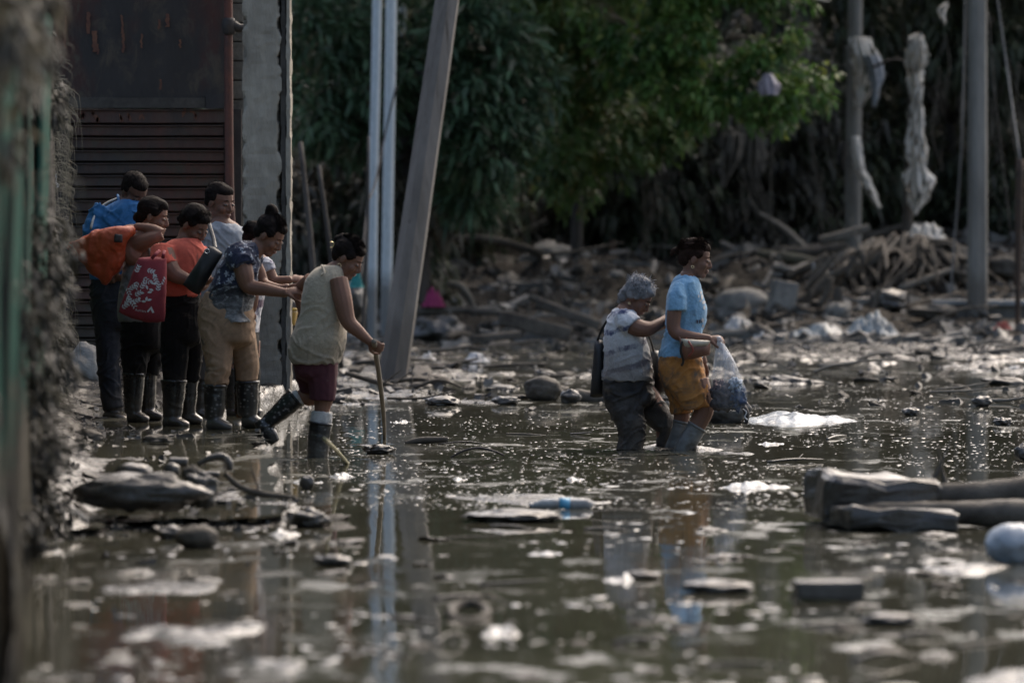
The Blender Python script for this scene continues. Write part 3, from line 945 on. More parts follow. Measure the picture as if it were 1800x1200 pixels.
# end post, bank and scraps at the far end of the fence
bm = bmesh.new()
e0 = G(122, 742); e1 = W(104, 430, e0.y + .1); e2 = W(96, 300, e0.y + .1)
tube_bm(bm, [e0[:], e1[:], e2[:]], [0.022, 0.018, 0.012], 8, 6)
tag(link('broken_stake', to_mesh(bm), m_bark), 'thin black leaning stake at the far end of the green fence', 'stake')
for (x, y, d, lb, mm) in [(98, 320, 33.3, 'scrap of torn white plastic snagged high on the fence end', pmat('white_scrap', (0.5, 0.5, 0.5), (0.7, 0.7, 0.7), 5, .6)),
                          (63, 468, 32.5, 'folded pale green scrap snagged halfway up the fence', m_green)]:
    bm = bmesh.new()
    c = W(x, y, d)
    for q in range(6):
        a = r.uniform(0, 6.28)
        p0 = c + Vector((r.uniform(-.01, .01), 0, r.uniform(-.01, .01)))
        p1 = p0 + Vector((math.cos(a) * .045, r.uniform(-.02, .02), math.sin(a) * .06))
        p2 = p0 + Vector((math.cos(a + .6) * .05, r.uniform(-.02, .02), math.sin(a + .6) * .045))
        bm.faces.new([bm.verts.new(z_[:]) for z_ in (p0, p1, p2)])
    o = link('plastic_scrap', to_mesh(bm, sm=False), mm)
    o.modifiers.new('t', 'SOLIDIFY').thickness = 0.002
    tag(o, lb, 'scrap')
# blurred clump of dead growth hanging over the fence close to the lens
gc = []
rq = random.Random(44)
for k in range(24):
    s_ = L * rq.random() ** .6; z_ = rq.uniform(.1, 2.3)
    far_ = s_ > L * .7
    gc.append((tuple(fd * s_ + fn * (0 if far_ else rq.uniform(.0, .08)) + Vector((0, 0, z_))), rq.uniform(.04, .07) if far_ else rq.uniform(.07, .18)))
o = link('dead_creeper', crown(gc, 900, (0.045, 0.016), seed=92, droop=.8, hang=.5, per=7, gap=-.3), leaf_mat('dead_creeper_leaves', (0.008, 0.0085, 0.006), (0.022, 0.021, 0.016), (0.05, 0.047, 0.037)), fence)
o['kind'] = 'stuff'
cl = []
for (x, y, d, rr_) in [(-5, 30, 14, 60), (30, 70, 14.5, 45), (10, 150, 14, 40), (45, -10, 14.5, 50), (-10, 240, 14, 30)]:
    c = W(x, y, d); q = rr_ / S(d)
    cl.append(((c.x, c.y, c.z), q))
bt = empty('dead_creeper', (-1.5, 14.2, 0), 'dried grey-brown creeper hanging over the near end of the fence', 'plant')
link('foliage', crown([((Vector(c) - bt.location)[:], q) for c, q in cl], 900, (0.05, 0.018), seed=91, droop=0.8, hang=0.6, per=7, gap=-0.3), m_dusty, bt)
bm = bmesh.new()
for k in range(14):
    x = r.uniform(-.12, .12)
    tube_bm(bm, [(x, r.uniform(-.1, .3), 0.0), (x + r.uniform(-.05, .05), .1, 1.0), (x + r.uniform(-.08, .08), .1, 2.0)], [.012, .009, .005], 5, 4)
link('stem', to_mesh(bm), m_bark, bt)

# ------------------------------------------------------------------ poles, pipes, wires
m_pole = pmat('weathered_concrete_pole', (0.15, 0.135, 0.115), (0.225, 0.205, 0.18), 4, 0.85, None, 0.3, 30, 0.006, (1, 1, 0.2), mud_z=0.55, mud_amt=0.5, stains=0.25)
m_pole2 = pmat('grey_concrete_pole', (0.16, 0.153, 0.132), (0.26, 0.25, 0.22), 4, 0.85, None, 0.3, 30, 0.006, (1, 1, 0.2), mud_z=0.7, mud_amt=0.5)
m_pipe = pmat('white_painted_pipe', (0.52, 0.58, 0.60), (0.40, 0.45, 0.46), 5, 0.42, None, 0.15, 30, 0.003, (1, 1, 0.3), mud_z=0.75, mud_amt=0.75, lo=.5, hi=.8)
def prism(name, base, top, wb, wt, mat, rotz, chamfer=0.28, seg=12):
    """tapered concrete post: square with cut corners"""
    bm = bmesh.new()
    p0, p1 = Vector(base), Vector(top)
    rings = []
    for i in range(seg + 1):
        t = i / seg
        c = p0.lerp(p1, t); w_ = (wb + (wt - wb) * t) / 2
        pts = []
        k = 1 - chamfer
        for a, b_ in ((1, -k), (1, k), (k, 1), (-k, 1), (-1, k), (-1, -k), (-k, -1), (k, -1)):
            v_ = Matrix.Rotation(rotz, 3, 'Z') @ Vector((a * w_, b_ * w_, 0))
            pts.append(bm.verts.new((c + v_ + Vector((rs.uniform(-.002, .002), 0, 0)))[:]))
        rings.append(pts)
    for a, b_ in zip(rings, rings[1:]):
        for k in range(8):
            bm.faces.new((a[k], a[(k + 1) % 8], b_[(k + 1) % 8], b_[k]))
    bm.faces.new(rings[0][::-1]); bm.faces.new(rings[-1])
    return link(name, to_mesh(bm, name, False), mat)
b0 = G(690, 664, 0.02)
t0 = W(786, 0, b0.y + 0.6)
o = prism('concrete_pole', (b0 - (t0 - b0) * 0.12)[:], (b0 + (t0 - b0) * 1.9)[:], 0.235, 0.155, m_pole, R(33), 0.5)
tag(o, 'thick brown-grey concrete pole leaning to the right beside the white pipes', 'pole')
b1 = G(1718, 588)
o = prism('concrete_pole', (b1.x, b1.y, -0.6), W(1717, 0, b1.y)[:2] + (9.0,) if False else (W(1718, 0, b1.y).x, b1.y, 9.0), 0.225, 0.15, m_pole2, R(24), 0.45)
tag(o, 'upright grey concrete pole standing in the mud near the right edge', 'pole')
m_rag = pmat('dirty_rag', (0.74, 0.71, 0.64), (0.52, 0.49, 0.43), 5, 0.9, None, 0.4, 25, 0.01, stains=0.05)
def rod(name, pts, rad, mat, label, cat='pole', seg=10):
    bm = bmesh.new()
    tube_bm(bm, [tuple(p) for p in pts], rad, seg, 6)
    return tag(link(name, to_mesh(bm, name), mat), label, cat)
def tear(m, thr=.44, sc=(1, 1, .35), scale=16):
    nt = m.node_tree; b = nt.nodes['Principled BSDF']
    n = noise(nt, tex_coord(nt, sc), scale, 4, .6)
    b.inputs['Roughness'].default_value = .9
    nt.links.new(ramp(nt, n, thr, thr + .03), b.inputs['Alpha'])
tear(m_rag)
for (x0, x1, x2, yb, d, wd, lb) in [(663, 657, 653, 640, 56.5, 16.5, 'slimmer of the two tall white pipes, on the left of the pair'), (688, 683, 677, 640, 57, 19.5, 'thicker of the two tall white pipes, next to the leaning concrete pole')]:
    rr_ = wd / 2 / S(d)
    rod('white_pipe', [(WX(x2, d), d, -0.3), (WX(x1, d), d, WZ(300, d)), (WX(x0, d), d, WZ(0, d)), (WX(x0, d) + .06, d, 9)], rr_, m_pipe, lb, 'pipe', 16)
rod('white_pipe', [(WX(707, 63), 63, WZ(64, 63)), (WX(708, 63), 63, WZ(0, 63)), (WX(710, 63), 63, 7)], 0.05, m_pipe, 'short white pipe end hanging in the leaves beside the pipe pair', 'pipe')
rod('white_pipe', [(WX(749, 64.5), 64.5, WZ(508, 64.5)), (WX(753, 64.5), 64.5, WZ(330, 64.5)), (WX(764, 64.5), 64.5, WZ(60, 64.5))], 0.042, m_pipe, 'thin white pipe behind the leaning concrete pole, ending above the pink cloth', 'pipe')
db = 67.5
rod('thin_pole', [(WX(1499, db), db, WZ(560, db)), (WX(1500, db), db, WZ(300, db)), (WX(1503, db), db, WZ(0, db)), (WX(1504, db), db, 8)], [0.115, 0.105, 0.09, 0.08], m_pole2, 'round grey pole in the debris hung with shreds of cloth', 'pole', 12)
rod('thin_pole', [(WX(1592, 66), 66, WZ(470, 66)), (WX(1598, 66), 66, WZ(300, 66)), (WX(1605, 66), 66, WZ(120, 66)), (WX(1612, 66), 66, WZ(78, 66))], [0.075, 0.06, 0.05, 0.04], m_bark, 'thin stripped trunk carrying the long pale rag', 'trunk', 10)
rod('branch', [W(1535, 118, 66.5)[:], W(1560, 108, 66.3)[:], W(1585, 106, 66.1)[:], W(1602, 128, 66)[:]], [.02, .018, .02, .02], m_bark, 'bare twig reaching from the round pole to the rag-hung trunk', 'branch', 6)
m_rpost = pmat('rust_brown_post', (0.085, 0.05, 0.03), (0.04, 0.028, 0.02), 9, 0.8, None, 0.6, 30, 0.02)
rod('rusty_post', [(WX(1789, 60), 60, WZ(590, 60)), (WX(1790, 60), 60, WZ(430, 60)), (WX(1793, 60), 60, WZ(280, 60))], [.025, .045, .05], m_rpost, 'rough rusty brown post at the right edge', 'post')
m_wire = pmat('dull_wire', (0.06, 0.055, 0.05), None, 5, .7)
m_wirel = pmat('pale_wire', (0.22, 0.22, 0.21), None, 5, .7)
rod('wire', [W(1748, -40, 61)[:], W(1770, 120, 61)[:], W(1794, 285, 60)[:]], .010, m_wirel, 'pale slack wire running down to the rusty post', 'wire', 5)
rod('wire', [W(1737, 20, 62)[:], W(1750, 180, 62)[:], W(1778, 420, 62)[:]], .007, m_wire, 'dark slack wire right of the square pole', 'wire', 5)
rod('wire', [W(1697, -40, 62.5)[:], W(1690, 250, 62.5)[:], W(1674, 470, 62.5)[:], W(1668, 600, 62)[:]], .009, m_wirel, 'paler wire hanging left of the upright square pole', 'wire', 5)
rod('wire', [W(1702, -40, 62.2)[:], W(1692, 240, 62.2)[:], W(1678, 440, 62.2)[:], W(1664, 610, 62)[:]], .006, m_wire, 'darker wire hanging left of the upright square pole', 'wire', 5)
rod('cable', [W(697, 150, 55)[:], W(676, 240, 55)[:], W(660, 320, 54.5)[:], W(645, 370, 54)[:], W(634, 500, 53)[:]], .011, m_dark, 'black cable sagging across the two white pipes', 'cable', 6)

# rags: folded sheets wrapped round poles
def rag(name, path, widths, mat, label, folds=5, depth=0.05, seed=0, cat='rag'):
    """cloth hanging along path [(x,y,d)], widths in photo pixels"""
    D = catmull([list(W(*p)) + [w_ / S(p[2])] for p, w_ in zip(path, widths)], 10)
    r_ = np.random.default_rng(seed)
    n = 28
    V = []
    for i, (x, y, z, w_) in enumerate(D):
        u = np.linspace(-1, 1, n)
        ph = fbm(np.stack([u * 2, u * 0 + z * 2, u * 0 + seed], 1), 2)
        yy = .5 * depth * np.sin(u * folds * 2.2 + ph * 3) * (0.6 + 0.4 * np.cos(u * 1.5)) + depth * ph
        xx = w_ / 2 * (0.75 + 0.5 * abs(pn(np.array([[z * 1.7, seed, 1.5]]))[0]) * 2) * (u + 0.22 * fbm(np.stack([u * 3, u * 0 + z * 6, u * 0 + seed + 5], 1), 3) * 3 * np.abs(u))
        V.append(np.stack([x + xx, y + yy - 0.12 * (1 - u * u), z + 0.03 * ph * (i > 3)], 1))
    V = np.array(V)
    m_ = len(V)
    i = np.arange(m_ * n).reshape(m_, n)
    q = np.stack([i[:-1, :-1], i[:-1, 1:], i[1:, 1:], i[1:, :-1]], -1).reshape(-1, 4)
    o = link(name, np_mesh(name, V.reshape(-1, 3), quads=q), mat)
    o.modifiers.new('t', 'SOLIDIFY').thickness = 0.004
    return tag(o, label, cat)
rag('long_rag', [(1613, 66, 65.85), (1612, 90, 65.85), (1608, 130, 65.85), (1611, 180, 65.85), (1610, 240, 65.85), (1613, 290, 65.85), (1615, 340, 65.85), (1607, 378, 65.85)],
    [14, 34, 20, 26, 34, 40, 42, 10], m_rag, 'long pale grey cloth hanging down the thin stripped trunk', 4, 0.07, 3)
rag('knotted_cloth', [(1612, 60, 65.8), (1612, 78, 65.7), (1612, 104, 65.7), (1606, 128, 65.8)], [20, 42, 44, 14], m_rag, 'white knotted cloth on top of the thin stripped trunk', 7, 0.09, 4)
rag('torn_cloth', [(1512, 66, 67.3), (1516, 90, 67.2), (1524, 110, 67.2), (1520, 150, 67.3), (1508, 190, 67.3)], [30, 54, 48, 30, 12], m_rag, 'torn pale cloth wrapped round the top of the round grey pole', 6, 0.08, 6)
rag('torn_cloth', [(1530, 98, 67), (1538, 120, 67), (1540, 150, 67), (1536, 190, 67)], [22, 24, 20, 6], pmat('blue_grey_rag', (0.30, 0.33, 0.36), (0.2, 0.21, 0.22), 5, .8), 'bluish shred dangling right of the round grey pole', 3, 0.05, 7)
rag('torn_strip', [(1504, 240, 67.2), (1510, 290, 67.2), (1524, 325, 67.2), (1545, 365, 67.2)], [14, 24, 16, 6], m_rag, 'curling pale strip halfway down the round grey pole', 2, 0.04, 8)
rag('torn_strip', [(1484, 250, 67.4), (1480, 275, 67.4), (1482, 300, 67.4)], [16, 18, 6], m_fmud, 'short brown tatter left of the round grey pole', 2, 0.04, 9)
rag('torn_cloth', [(1664, 6, 64), (1655, 20, 64), (1660, 44, 64)], [6, 16, 4], m_rag, 'pale scrap caught in the branches above the long rag', 3, .05, 10)
rag('plastic_shred', [(1349, 130, 61), (1350, 148, 61), (1352, 168, 61)], [16, 30, 20], pmat('lilac_plastic', (0.42, 0.38, 0.42), (0.25, 0.22, 0.24), 6, .5), 'crumpled lilac-white plastic caught in the bright green branch', 4, .06, 11)
m_vine = pmat('dry_vine', (0.07, 0.062, 0.05), (0.14, 0.125, 0.10), 5, .9)
rag('dry_vine_curtain', [(1290, 235, 68), (1282, 290, 68), (1270, 330, 68)], [30, 22, 6], m_vine, 'dry brown vine tatter hanging under the bright branch', 4, .1, 12, 'vine')
rag('dry_vine_curtain', [(1322, 225, 69), (1318, 300, 69), (1338, 370, 69), (1332, 430, 69)], [46, 40, 22, 8], m_vine, 'wide curtain of dry vines hanging above the debris logs', 6, .1, 13, 'vine')
rag('dry_leaf_sheath', [(837, 285, 62), (836, 320, 62), (838, 358, 62)], [8, 18, 16], pmat('tan_sheath', (0.16, 0.12, 0.09), (0.10, 0.08, 0.06), 6, .8), 'tan dry sheath hanging below the dark blue-green tree', 2, .04, 14, 'leaf')
rag('plastic_shred', [(1425, -6, 67), (1440, 0, 67), (1456, 3, 67)], [10, 14, 8], m_rag, 'pale scrap at the very top beside the round grey pole', 2, .04, 15)
r = random.Random(9)
for k in range(26):
    x = r.choice([r.uniform(900, 1180), r.uniform(1240, 1480), r.uniform(1640, 1790)]); y0 = r.uniform(200, 340) if x < 1640 else r.uniform(60, 200)
    d = r.uniform(66, 70)
    pts = [W(x, y0, d)[:], W(x + r.uniform(-10, 10), y0 + 60, d)[:], W(x + r.uniform(-16, 20), y0 + r.uniform(100, 170), d)[:]]
    bm = bmesh.new()
    tube_bm(bm, pts, [.005, .009, .004], 5, 6)
    for q in range(5):
        t = r.random()
        c = Vector(pts[0]).lerp(Vector(pts[2]), t)
        tube_bm(bm, [c[:], (c + Vector((r.uniform(-.15, .15), 0, -.12)))[:], (c + Vector((r.uniform(-.2, .2), 0, -.35)))[:]], [.004, .004, .002], 4, 2)
    tag(link('hanging_vine', to_mesh(bm), m_vine), 'dry muddy vine hanging from the thicket with ragged side shoots', 'vine', 'dry vines hanging in the thicket')
# ------------------------------------------------------------------ people
HS = 0.92
def skin_mat(name, c):
    m, nt, b = nodes_of(name)
    v = tex_coord(nt)
    col = mix(nt, ramp(nt, noise(nt, v, 9, 4), .3, .7), tuple(q * 0.86 for q in c), tuple(q * 1.1 for q in c))
    dirt = ramp(nt, noise(nt, v, 16, 6, .7), .60, .75)
    col = mix(nt, math_n(nt, 'MULTIPLY', dirt, 0.35), col, (0.10, 0.085, 0.065))
    nt.links.new(col, b.inputs['Base Color'])
    b.inputs['Roughness'].default_value = 0.6
    b.inputs['Specular IOR Level'].default_value = 0.3
    b.inputs['Subsurface Weight'].default_value = 0.08
    b.inputs['Subsurface Radius'].default_value = (0.02, 0.008, 0.004)
    bump(nt, b, noise(nt, v, 60, 5, .7), 0.35, 0.004)
    return m
m_skin = skin_mat('brown_skin', (0.19, 0.098, 0.064))
m_skin_d = skin_mat('dark_brown_skin', (0.11, 0.058, 0.040))
m_skin_m = skin_mat('mid_brown_skin', (0.165, 0.086, 0.057))
def hair_mat(name, c, c2, sc=45, bs=.5):
    m, nt, b = nodes_of(name)
    v = tex_coord(nt)
    nt.links.new(mix(nt, ramp(nt, noise(nt, v, sc, 4), .35, .65), c, c2), b.inputs['Base Color'])
    b.inputs['Roughness'].default_value = 0.75
    b.inputs['Specular IOR Level'].default_value = 0.08
    bump(nt, b, noise(nt, v, 120, 3), bs, 0.004)
    return m
m_hair = hair_mat('black_hair', (0.008, 0.006, 0.005), (0.016, 0.011, 0.009))
m_hairb = hair_mat('dark_brown_hair', (0.012, 0.007, 0.005), (0.030, 0.016, 0.011))
m_hairs = hair_mat('silver_strands', (0.16, 0.16, 0.165), (0.38, 0.38, 0.39), 20, .1)
m_hairg = hair_mat('grey_hair', (0.10, 0.10, 0.10), (0.24, 0.24, 0.245), 12, .2)
m_lip = pmat('lips', (0.20, 0.075, 0.06), None, 9, .5, bmp=0)
m_eye = pmat('eye_dark', (0.015, 0.01, 0.008), None, 9, .25, bmp=0)
m_sclera = pmat('eye_white', (0.12, 0.085, 0.07), None, 9, .3, bmp=0)
m_gold = pmat('gold_hoop', (0.8, 0.62, 0.35), None, 9, .25, bmp=0, metallic=1.0)
m_boot = pmat('black_rubber', (0.009, 0.009, 0.009), (0.016, 0.015, 0.014), 8, 0.18, 0.38, 0.25, 26, 0.005, mud_z=0.14, mud_amt=0.7, stains=0.3)
def dotted_boot():
    m, nt, b = nodes_of('dotted_black_rubber')
    v = tex_coord(nt)
    vo = nt.nodes.new('ShaderNodeTexVoronoi'); vo.inputs['Scale'].default_value = 38; vo.inputs['Randomness'].default_value = 0.75
    nt.links.new(tex_coord(nt, (1, 1, 1.25)), vo.inputs['Vector'])
    dots = ramp(nt, vo.outputs['Distance'], 0.24, 0.34, (1, 1, 1, 1), (0, 0, 0, 1))
    keep = ramp(nt, noise(nt, v, 14, 4), .42, .55)
    col = mix(nt, math_n(nt, 'MULTIPLY', math_n(nt, 'MULTIPLY', dots, keep), .8), (0.012, 0.012, 0.012), (0.20, 0.19, 0.18))
    z = sep(nt, v)[2]
    zn = math_n(nt, 'ADD', z, math_n(nt, 'MULTIPLY', math_n(nt, 'SUBTRACT', noise(nt, v, 9, 6, .7), .5), .3))
    col = mix(nt, ramp(nt, zn, 0.02, 0.16, (0.85,) * 3 + (1,), (0, 0, 0, 1)), col, (0.075, 0.066, 0.052))
    nt.links.new(col, b.inputs['Base Color'])
    b.inputs['Roughness'].default_value = 0.3
    bump(nt, b, noise(nt, v, 26, 5), .25, .005)
    return m
m_dboot = dotted_boot()
m_sock = pmat('dirty_white_sock', (0.55, 0.55, 0.53), (0.35, 0.33, 0.29), 12, .9, None, .5, 60, .004)

def cloth_finish(nt, b, v, col, rough=0.9):
    weave = ramp(nt, noise(nt, v, 90, 3), .3, .7, (0.8, 0.8, 0.8, 1), (1, 1, 1, 1))
    nt.links.new(mix(nt, 1.0, col, weave, 'MULTIPLY'), b.inputs['Base Color'])
    b.inputs['Roughness'].default_value = rough
    b.inputs['Sheen Weight'].default_value = 0.15
    bump(nt, b, noise(nt, v, 26, 6, .65, 1.2) if False else math_n(nt, 'ADD', noise(nt, v, 18, 4, .6, 1.0), math_n(nt, 'MULTIPLY', noise(nt, v, 70, 3), .25)), .6, .014)
def zmask(nt, v, z0, z1, amp, scale=8):
    z = sep(nt, v)[2]
    zn = math_n(nt, 'ADD', z, math_n(nt, 'MULTIPLY', math_n(nt, 'SUBTRACT', noise(nt, v, scale, 6, .7), .5), amp))
    mr = nt.nodes.new('ShaderNodeMapRange')
    mr.inputs['From Min'].default_value = z0; mr.inputs['From Max'].default_value = z1
    nt.links.new(zn, mr.inputs['Value'])
    return mr.outputs[0]

class Person:
    def __init__(s, label, d, x, zbase=0.0):
        s.d = d
        s.s = S(d)
        s.root = empty('person', (WX(x, d), d, zbase), label, 'person')
        s.o = Vector(s.root.location)
        s.bm = bmesh.new()
    def p(s, x, y, dd=0.0):
        # a depth offset is paid for in place: the point stays at the height and side meant for distance d
        v = W(x, y, s.d) - s.o
        v.y += dd
        return v
    def ring(s, rings, grow=0.0):
        out = []
        for r_ in rings:
            y, xl_, xr_, t = r_[:4]
            dd = r_[4] if len(r_) > 4 else 0.0
            c = s.p((xl_ + xr_) / 2, y, dd)
            out.append((c.x, c.y, c.z, max((xr_ - xl_) / 2 / s.s + grow, .012), max(t * HS + grow, .012)))
        return out
    def tube(s, bm, pts, grow=0.0, seg=12, n=5):
        P_ = [s.p(q[0], q[1], q[2])[:] for q in pts]
        rad = [(max(q[3] / s.s + grow, .008), max((q[4] if len(q) > 4 else q[3]) / s.s + grow, .008)) for q in pts]
        tube_bm(bm, P_, rad, seg, n)
    def body_ring(s, rings): rings_bm(s.bm, s.ring(rings, -0.016), 20, 4)
    def body_tube(s, pts): s.tube(s.bm, pts)
    def cloth(s, name, mat, rings=(), tubes=(), amp=0.006, freq=(9, 9, 5), voxel=0.0075, seed=1.0, sm=3, grow=0.0, mask=None, extra=None, label=None):
        bm = bmesh.new()
        low = name in ('trousers', 'shorts')
        for r_ in rings:
            if low:
                a_ = r_[-1]; cx_, hw_ = (a_[1] + a_[2]) / 2, (a_[2] - a_[1]) / 2
                r_ = list(r_) + [(a_[0] + 7, cx_ - hw_ * .72, cx_ + hw_ * .72, a_[3] * .66), (a_[0] + 14, cx_ - hw_ * .40, cx_ + hw_ * .40, a_[3] * .35)]
            rings_bm(bm, s.ring(r_, grow), 24, 5)
        for t in tubes:
            if low:
                q_ = t[0]; t = [(q_[0], q_[1] - 26) + tuple(q_[2:3]) + tuple(v_ * .95 for v_ in q_[3:])] + list(t)
            s.tube(bm, t, grow)
        if extra: extra(bm)
        me = remesh(bm, voxel, 9 if name == 'trousers' else sm + 1)
        wrinkle(me, amp * .6, freq, seed, mask, False)
        folds(me, amp * 1.15, seed + 2.2, 1.0, mask)
        o = link(name, me, mat, s.root)
        if label: o['label'] = label
        return o
    def head(s, x, y, dd=0.0, yaw=0, pitch=20, roll=0, sc=1.0, nose=1.0, jaw=1.0, neck=None, neck_r=0.052):
        M = Matrix.Rotation(-R(yaw), 3, 'Z') @ Matrix.Rotation(R(pitch), 3, 'Y') @ Matrix.Rotation(R(roll), 3, 'X')
        c = s.p(x, y, dd)
        k = HS * sc
        s.hM, s.hc, s.hk = M, c, k
        def e(cc, r_, rot=None):
            ell_bm(s.bm, c + M @ (Vector(cc) * k), tuple(q * k for q in r_), M if rot is None else M @ rot)
        e((-.010, 0, .030), (.096, .076, .086))
        e((-.035, 0, .005), (.068, .066, .070))
        e((.030, 0, -.025), (.060, .060, .085))
        e((.014, 0, -.068), (.066 * jaw, .056 * jaw, .046))
        e((.056, 0, -.094), (.032, .034, .024))
        e((.066, 0, .028), (.020, .046, .013))
        for sd in (-1, 1):
            e((.062, sd * .036, -.030), (.026, .024, .026))
            e((-.004, sd * .076, -.008), (.018, .008, .031), Matrix.Rotation(R(12), 3, 'Y'))
            e((.093, sd * .011, -.036), (.011, .0085, .0075))
            e((.078, sd * .030, .003), (.0125, .017, .009))
        tube_bm(s.bm, [(c + M @ (Vector(q) * k))[:] for q in ((.080, 0, .020), (.096, 0, -.008), (.103 + .002 * nose, 0, -.029), (.096, 0, -.039))], [.007 * k, .0085 * k, .0115 * k, .010 * k], 8, 3)
        e((.088, 0, -.060), (.012, .021, .007))
        e((.085, 0, -.072), (.012, .018, .007))
        if neck:
            tube_bm(s.bm, [(c + M @ (Vector((-.018, 0, -.03)) * k))[:], (c + M @ (Vector((-.014, 0, -.085)) * k))[:]] + [s.p(*q)[:] for q in neck], [.058 * k, neck_r * k * 1.02] + [neck_r * k * (1.06 + .3 * i) for i in range(len(neck))], 14, 4)
    def face(s, lids=True):
        """eyes, brows and lips as parts of their own"""
        M, c, k = s.hM, s.hc, s.hk
        loc = lambda q: (c + M @ (Vector(q) * k))
        for sd in (-1, 1):
            bm = bmesh.new()
            ell_bm(bm, loc((.0835, sd * .031, .0015)), (.0085 * k, .0145 * k, .0055 * k), M, 10, 8)
            e_ = link('eye', to_mesh(bm), m_sclera, s.root)
            bm = bmesh.new()
            ell_bm(bm, loc((.0885, sd * .031, .000)), (.0048 * k, .0075 * k, .0055 * k), M, 10, 8)
            tube_bm(bm, [loc((.082, sd * .018, .003))[:], loc((.0905, sd * .031, .0075))[:], loc((.080, sd * .046, .003))[:]], .0018 * k, 5, 3)
            link('iris', to_mesh(bm), m_eye, e_)
            bm = bmesh.new()
            tube_bm(bm, [loc((.0885, sd * .014, .024))[:], loc((.0915, sd * .030, .031))[:], loc((.080, sd * .050, .024))[:]], [.0022 * k, .0028 * k, .0014 * k], 5, 3)
            link('eyebrow', to_mesh(bm), m_hair, s.root)
        bm = bmesh.new()
        ell_bm(bm, loc((.0925, 0, -.0615)), (.0085 * k, .018 * k, .0040 * k), M, 10, 8)
        ell_bm(bm, loc((.0890, 0, -.0715)), (.0090 * k, .015 * k, .0050 * k), M, 10, 8)
        link('lips', to_mesh(bm), m_lip, s.root)
    def hair(s, style, mat, seed=1, tail=None):
        M, c, k = s.hM, s.hc, s.hk
        loc = lambda q: (c + M @ (Vector(q) * k))
        bm = bmesh.new()
        def e(cc, r_): ell_bm(bm, loc(cc), tuple(q * k for q in r_), M, 18, 14)
        full = {'short': .001, 'woman': .004, 'grey': .007}[style]
        e((-.024, 0, .045), (.096 + full, .080 + full, .084 + full))
        e((-.055, 0, .000), (.058 + full, .066 + full, .066 if style != 'short' else .052))
        e((.020, 0, .078), (.062 + full * .4, .060 + full * .5, .040 + full * .8))
        if style == 'grey':
            for q in ((.036, .02, .092), (.040, -.03, .084), (-.066, 0, -.085), (-.02, -.070, .018), (-.02, .070, .018), (-.09, .0, .03), (-.04, -.066, .035), (-.04, .066, .035), (.0, -.03, .112), (-.07, .03, .092), (-.085, -.02, -.03), (-.07, -.045, -.02), (-.07, .045, -.02), (-.085, 0, -.065), (-.072, -.04, -.06), (-.072, .04, -.06), (-.03, -.068, .0), (-.03, .068, .0)):
                e(q, (.033, .031, .030))
            for sd in (-1, 1): e((.012, sd * .076, .022), (.022, .016, .032))
        elif style == 'woman':
            for sd in (-1, 1): e((.018, sd * .068, .040), (.034, .018, .034))
        else:
            for sd in (-1, 1): e((-.002, sd * .074, .032), (.026, .010, .028))
        ends = loc((-.125, 0, .02))
        if tail:
            for (q, r_) in tail:
                e(q, (r_, r_, r_))
            ends = loc(tail[0][0])
        me = remesh(bm, .0055, 3)
        P_ = get_co(me); N_ = get_no(me)
        # locks: ridges that run with the combing, from brow to knot
        Mi = np.array(M.inverted()); L_ = (P_ - np.array(c)) @ Mi.T / k
        if style == 'grey':
            hh = .006 * (.55 - np.abs(fbm(L_ * 17 + seed, 2)) * 2.2) + .005 * fbm(L_ * 60 + seed, 2)
        else:
            lon = np.arctan2(L_[:, 1], L_[:, 2] - .01)
            hh = .0022 * pn(np.stack([lon * 9, L_[:, 0] * 9, L_[:, 2] * 4 + seed], 1)) + .0016 * pn(np.stack([lon * 26, L_[:, 0] * 14, L_[:, 2] * 6 + seed], 1)) + .006 * fbm(L_ * 14 + seed, 2)
        set_co(me, P_ + N_ * (hh * k)[:, None])
        h = link('hair', me, mat, s.root)
        # combed strands lying on it, and stray ones
        r_ = random.Random(seed * 13 + 5)
        bm = bmesh.new()
        for i in range(420 if style == 'grey' else 260):
            a = r_.uniform(-1.25, 1.25)
            lift = full + (r_.uniform(.004, .016) if r_.random() < .3 else r_.uniform(.001, .006))
            if style in ('short', 'grey'):
                u = Vector((r_.gauss(0, 1), r_.gauss(0, 1), abs(r_.gauss(0.3, 1)))).normalized()
                if u.x > .55 and u.z < .6: continue
                b0_ = Vector((-.024 + u.x * (.096 + lift), u.y * (.080 + lift), .045 + u.z * (.084 + lift)))
                dr = Vector((r_.uniform(-.5, .6), r_.uniform(-.6, .6), r_.uniform(-.6, .5))) * (.012 if style == 'short' else .045)
                pts = [b0_ * .97, b0_ + dr * .5, b0_ + dr + u * .004]
            else:
                st = Vector((.060, .072 * math.sin(a), .050 + .062 * math.cos(a)))
                en = Vector(tail[0][0]) if tail else Vector((-.12, 0, .02))
                pts = []
                for q in range(6):
                    t = q / 5
                    v_ = st.lerp(en, t)
                    w_ = v_ - Vector((-.024, 0, .045))
                    n_ = Vector((w_.x / (.096 + lift), w_.y / (.080 + lift), w_.z / (.084 + lift)))
                    if n_.length > 1e-3 and q < 5: n_ = n_ / n_.length
                    pts.append(Vector((-.024 + n_.x * (.096 + lift), n_.y * (.080 + lift), .045 + n_.z * (.084 + lift))))
                if r_.random() < .3: pts[r_.choice((1, 2, 3))] += Vector((r_.uniform(-.004, .004), 0, r_.uniform(.004, .016)))
            tube_bm(bm, [loc(q)[:] for q in pts], [(.0022 if style == 'grey' else .0011) * k] * (len(pts) - 1) + [.0005 * k], 3, 1, cap=False)
        st_ = link('strands', to_mesh(bm), m_hairs if style == 'grey' else mat, h)
        st_['kind'] = 'stuff'
        return h
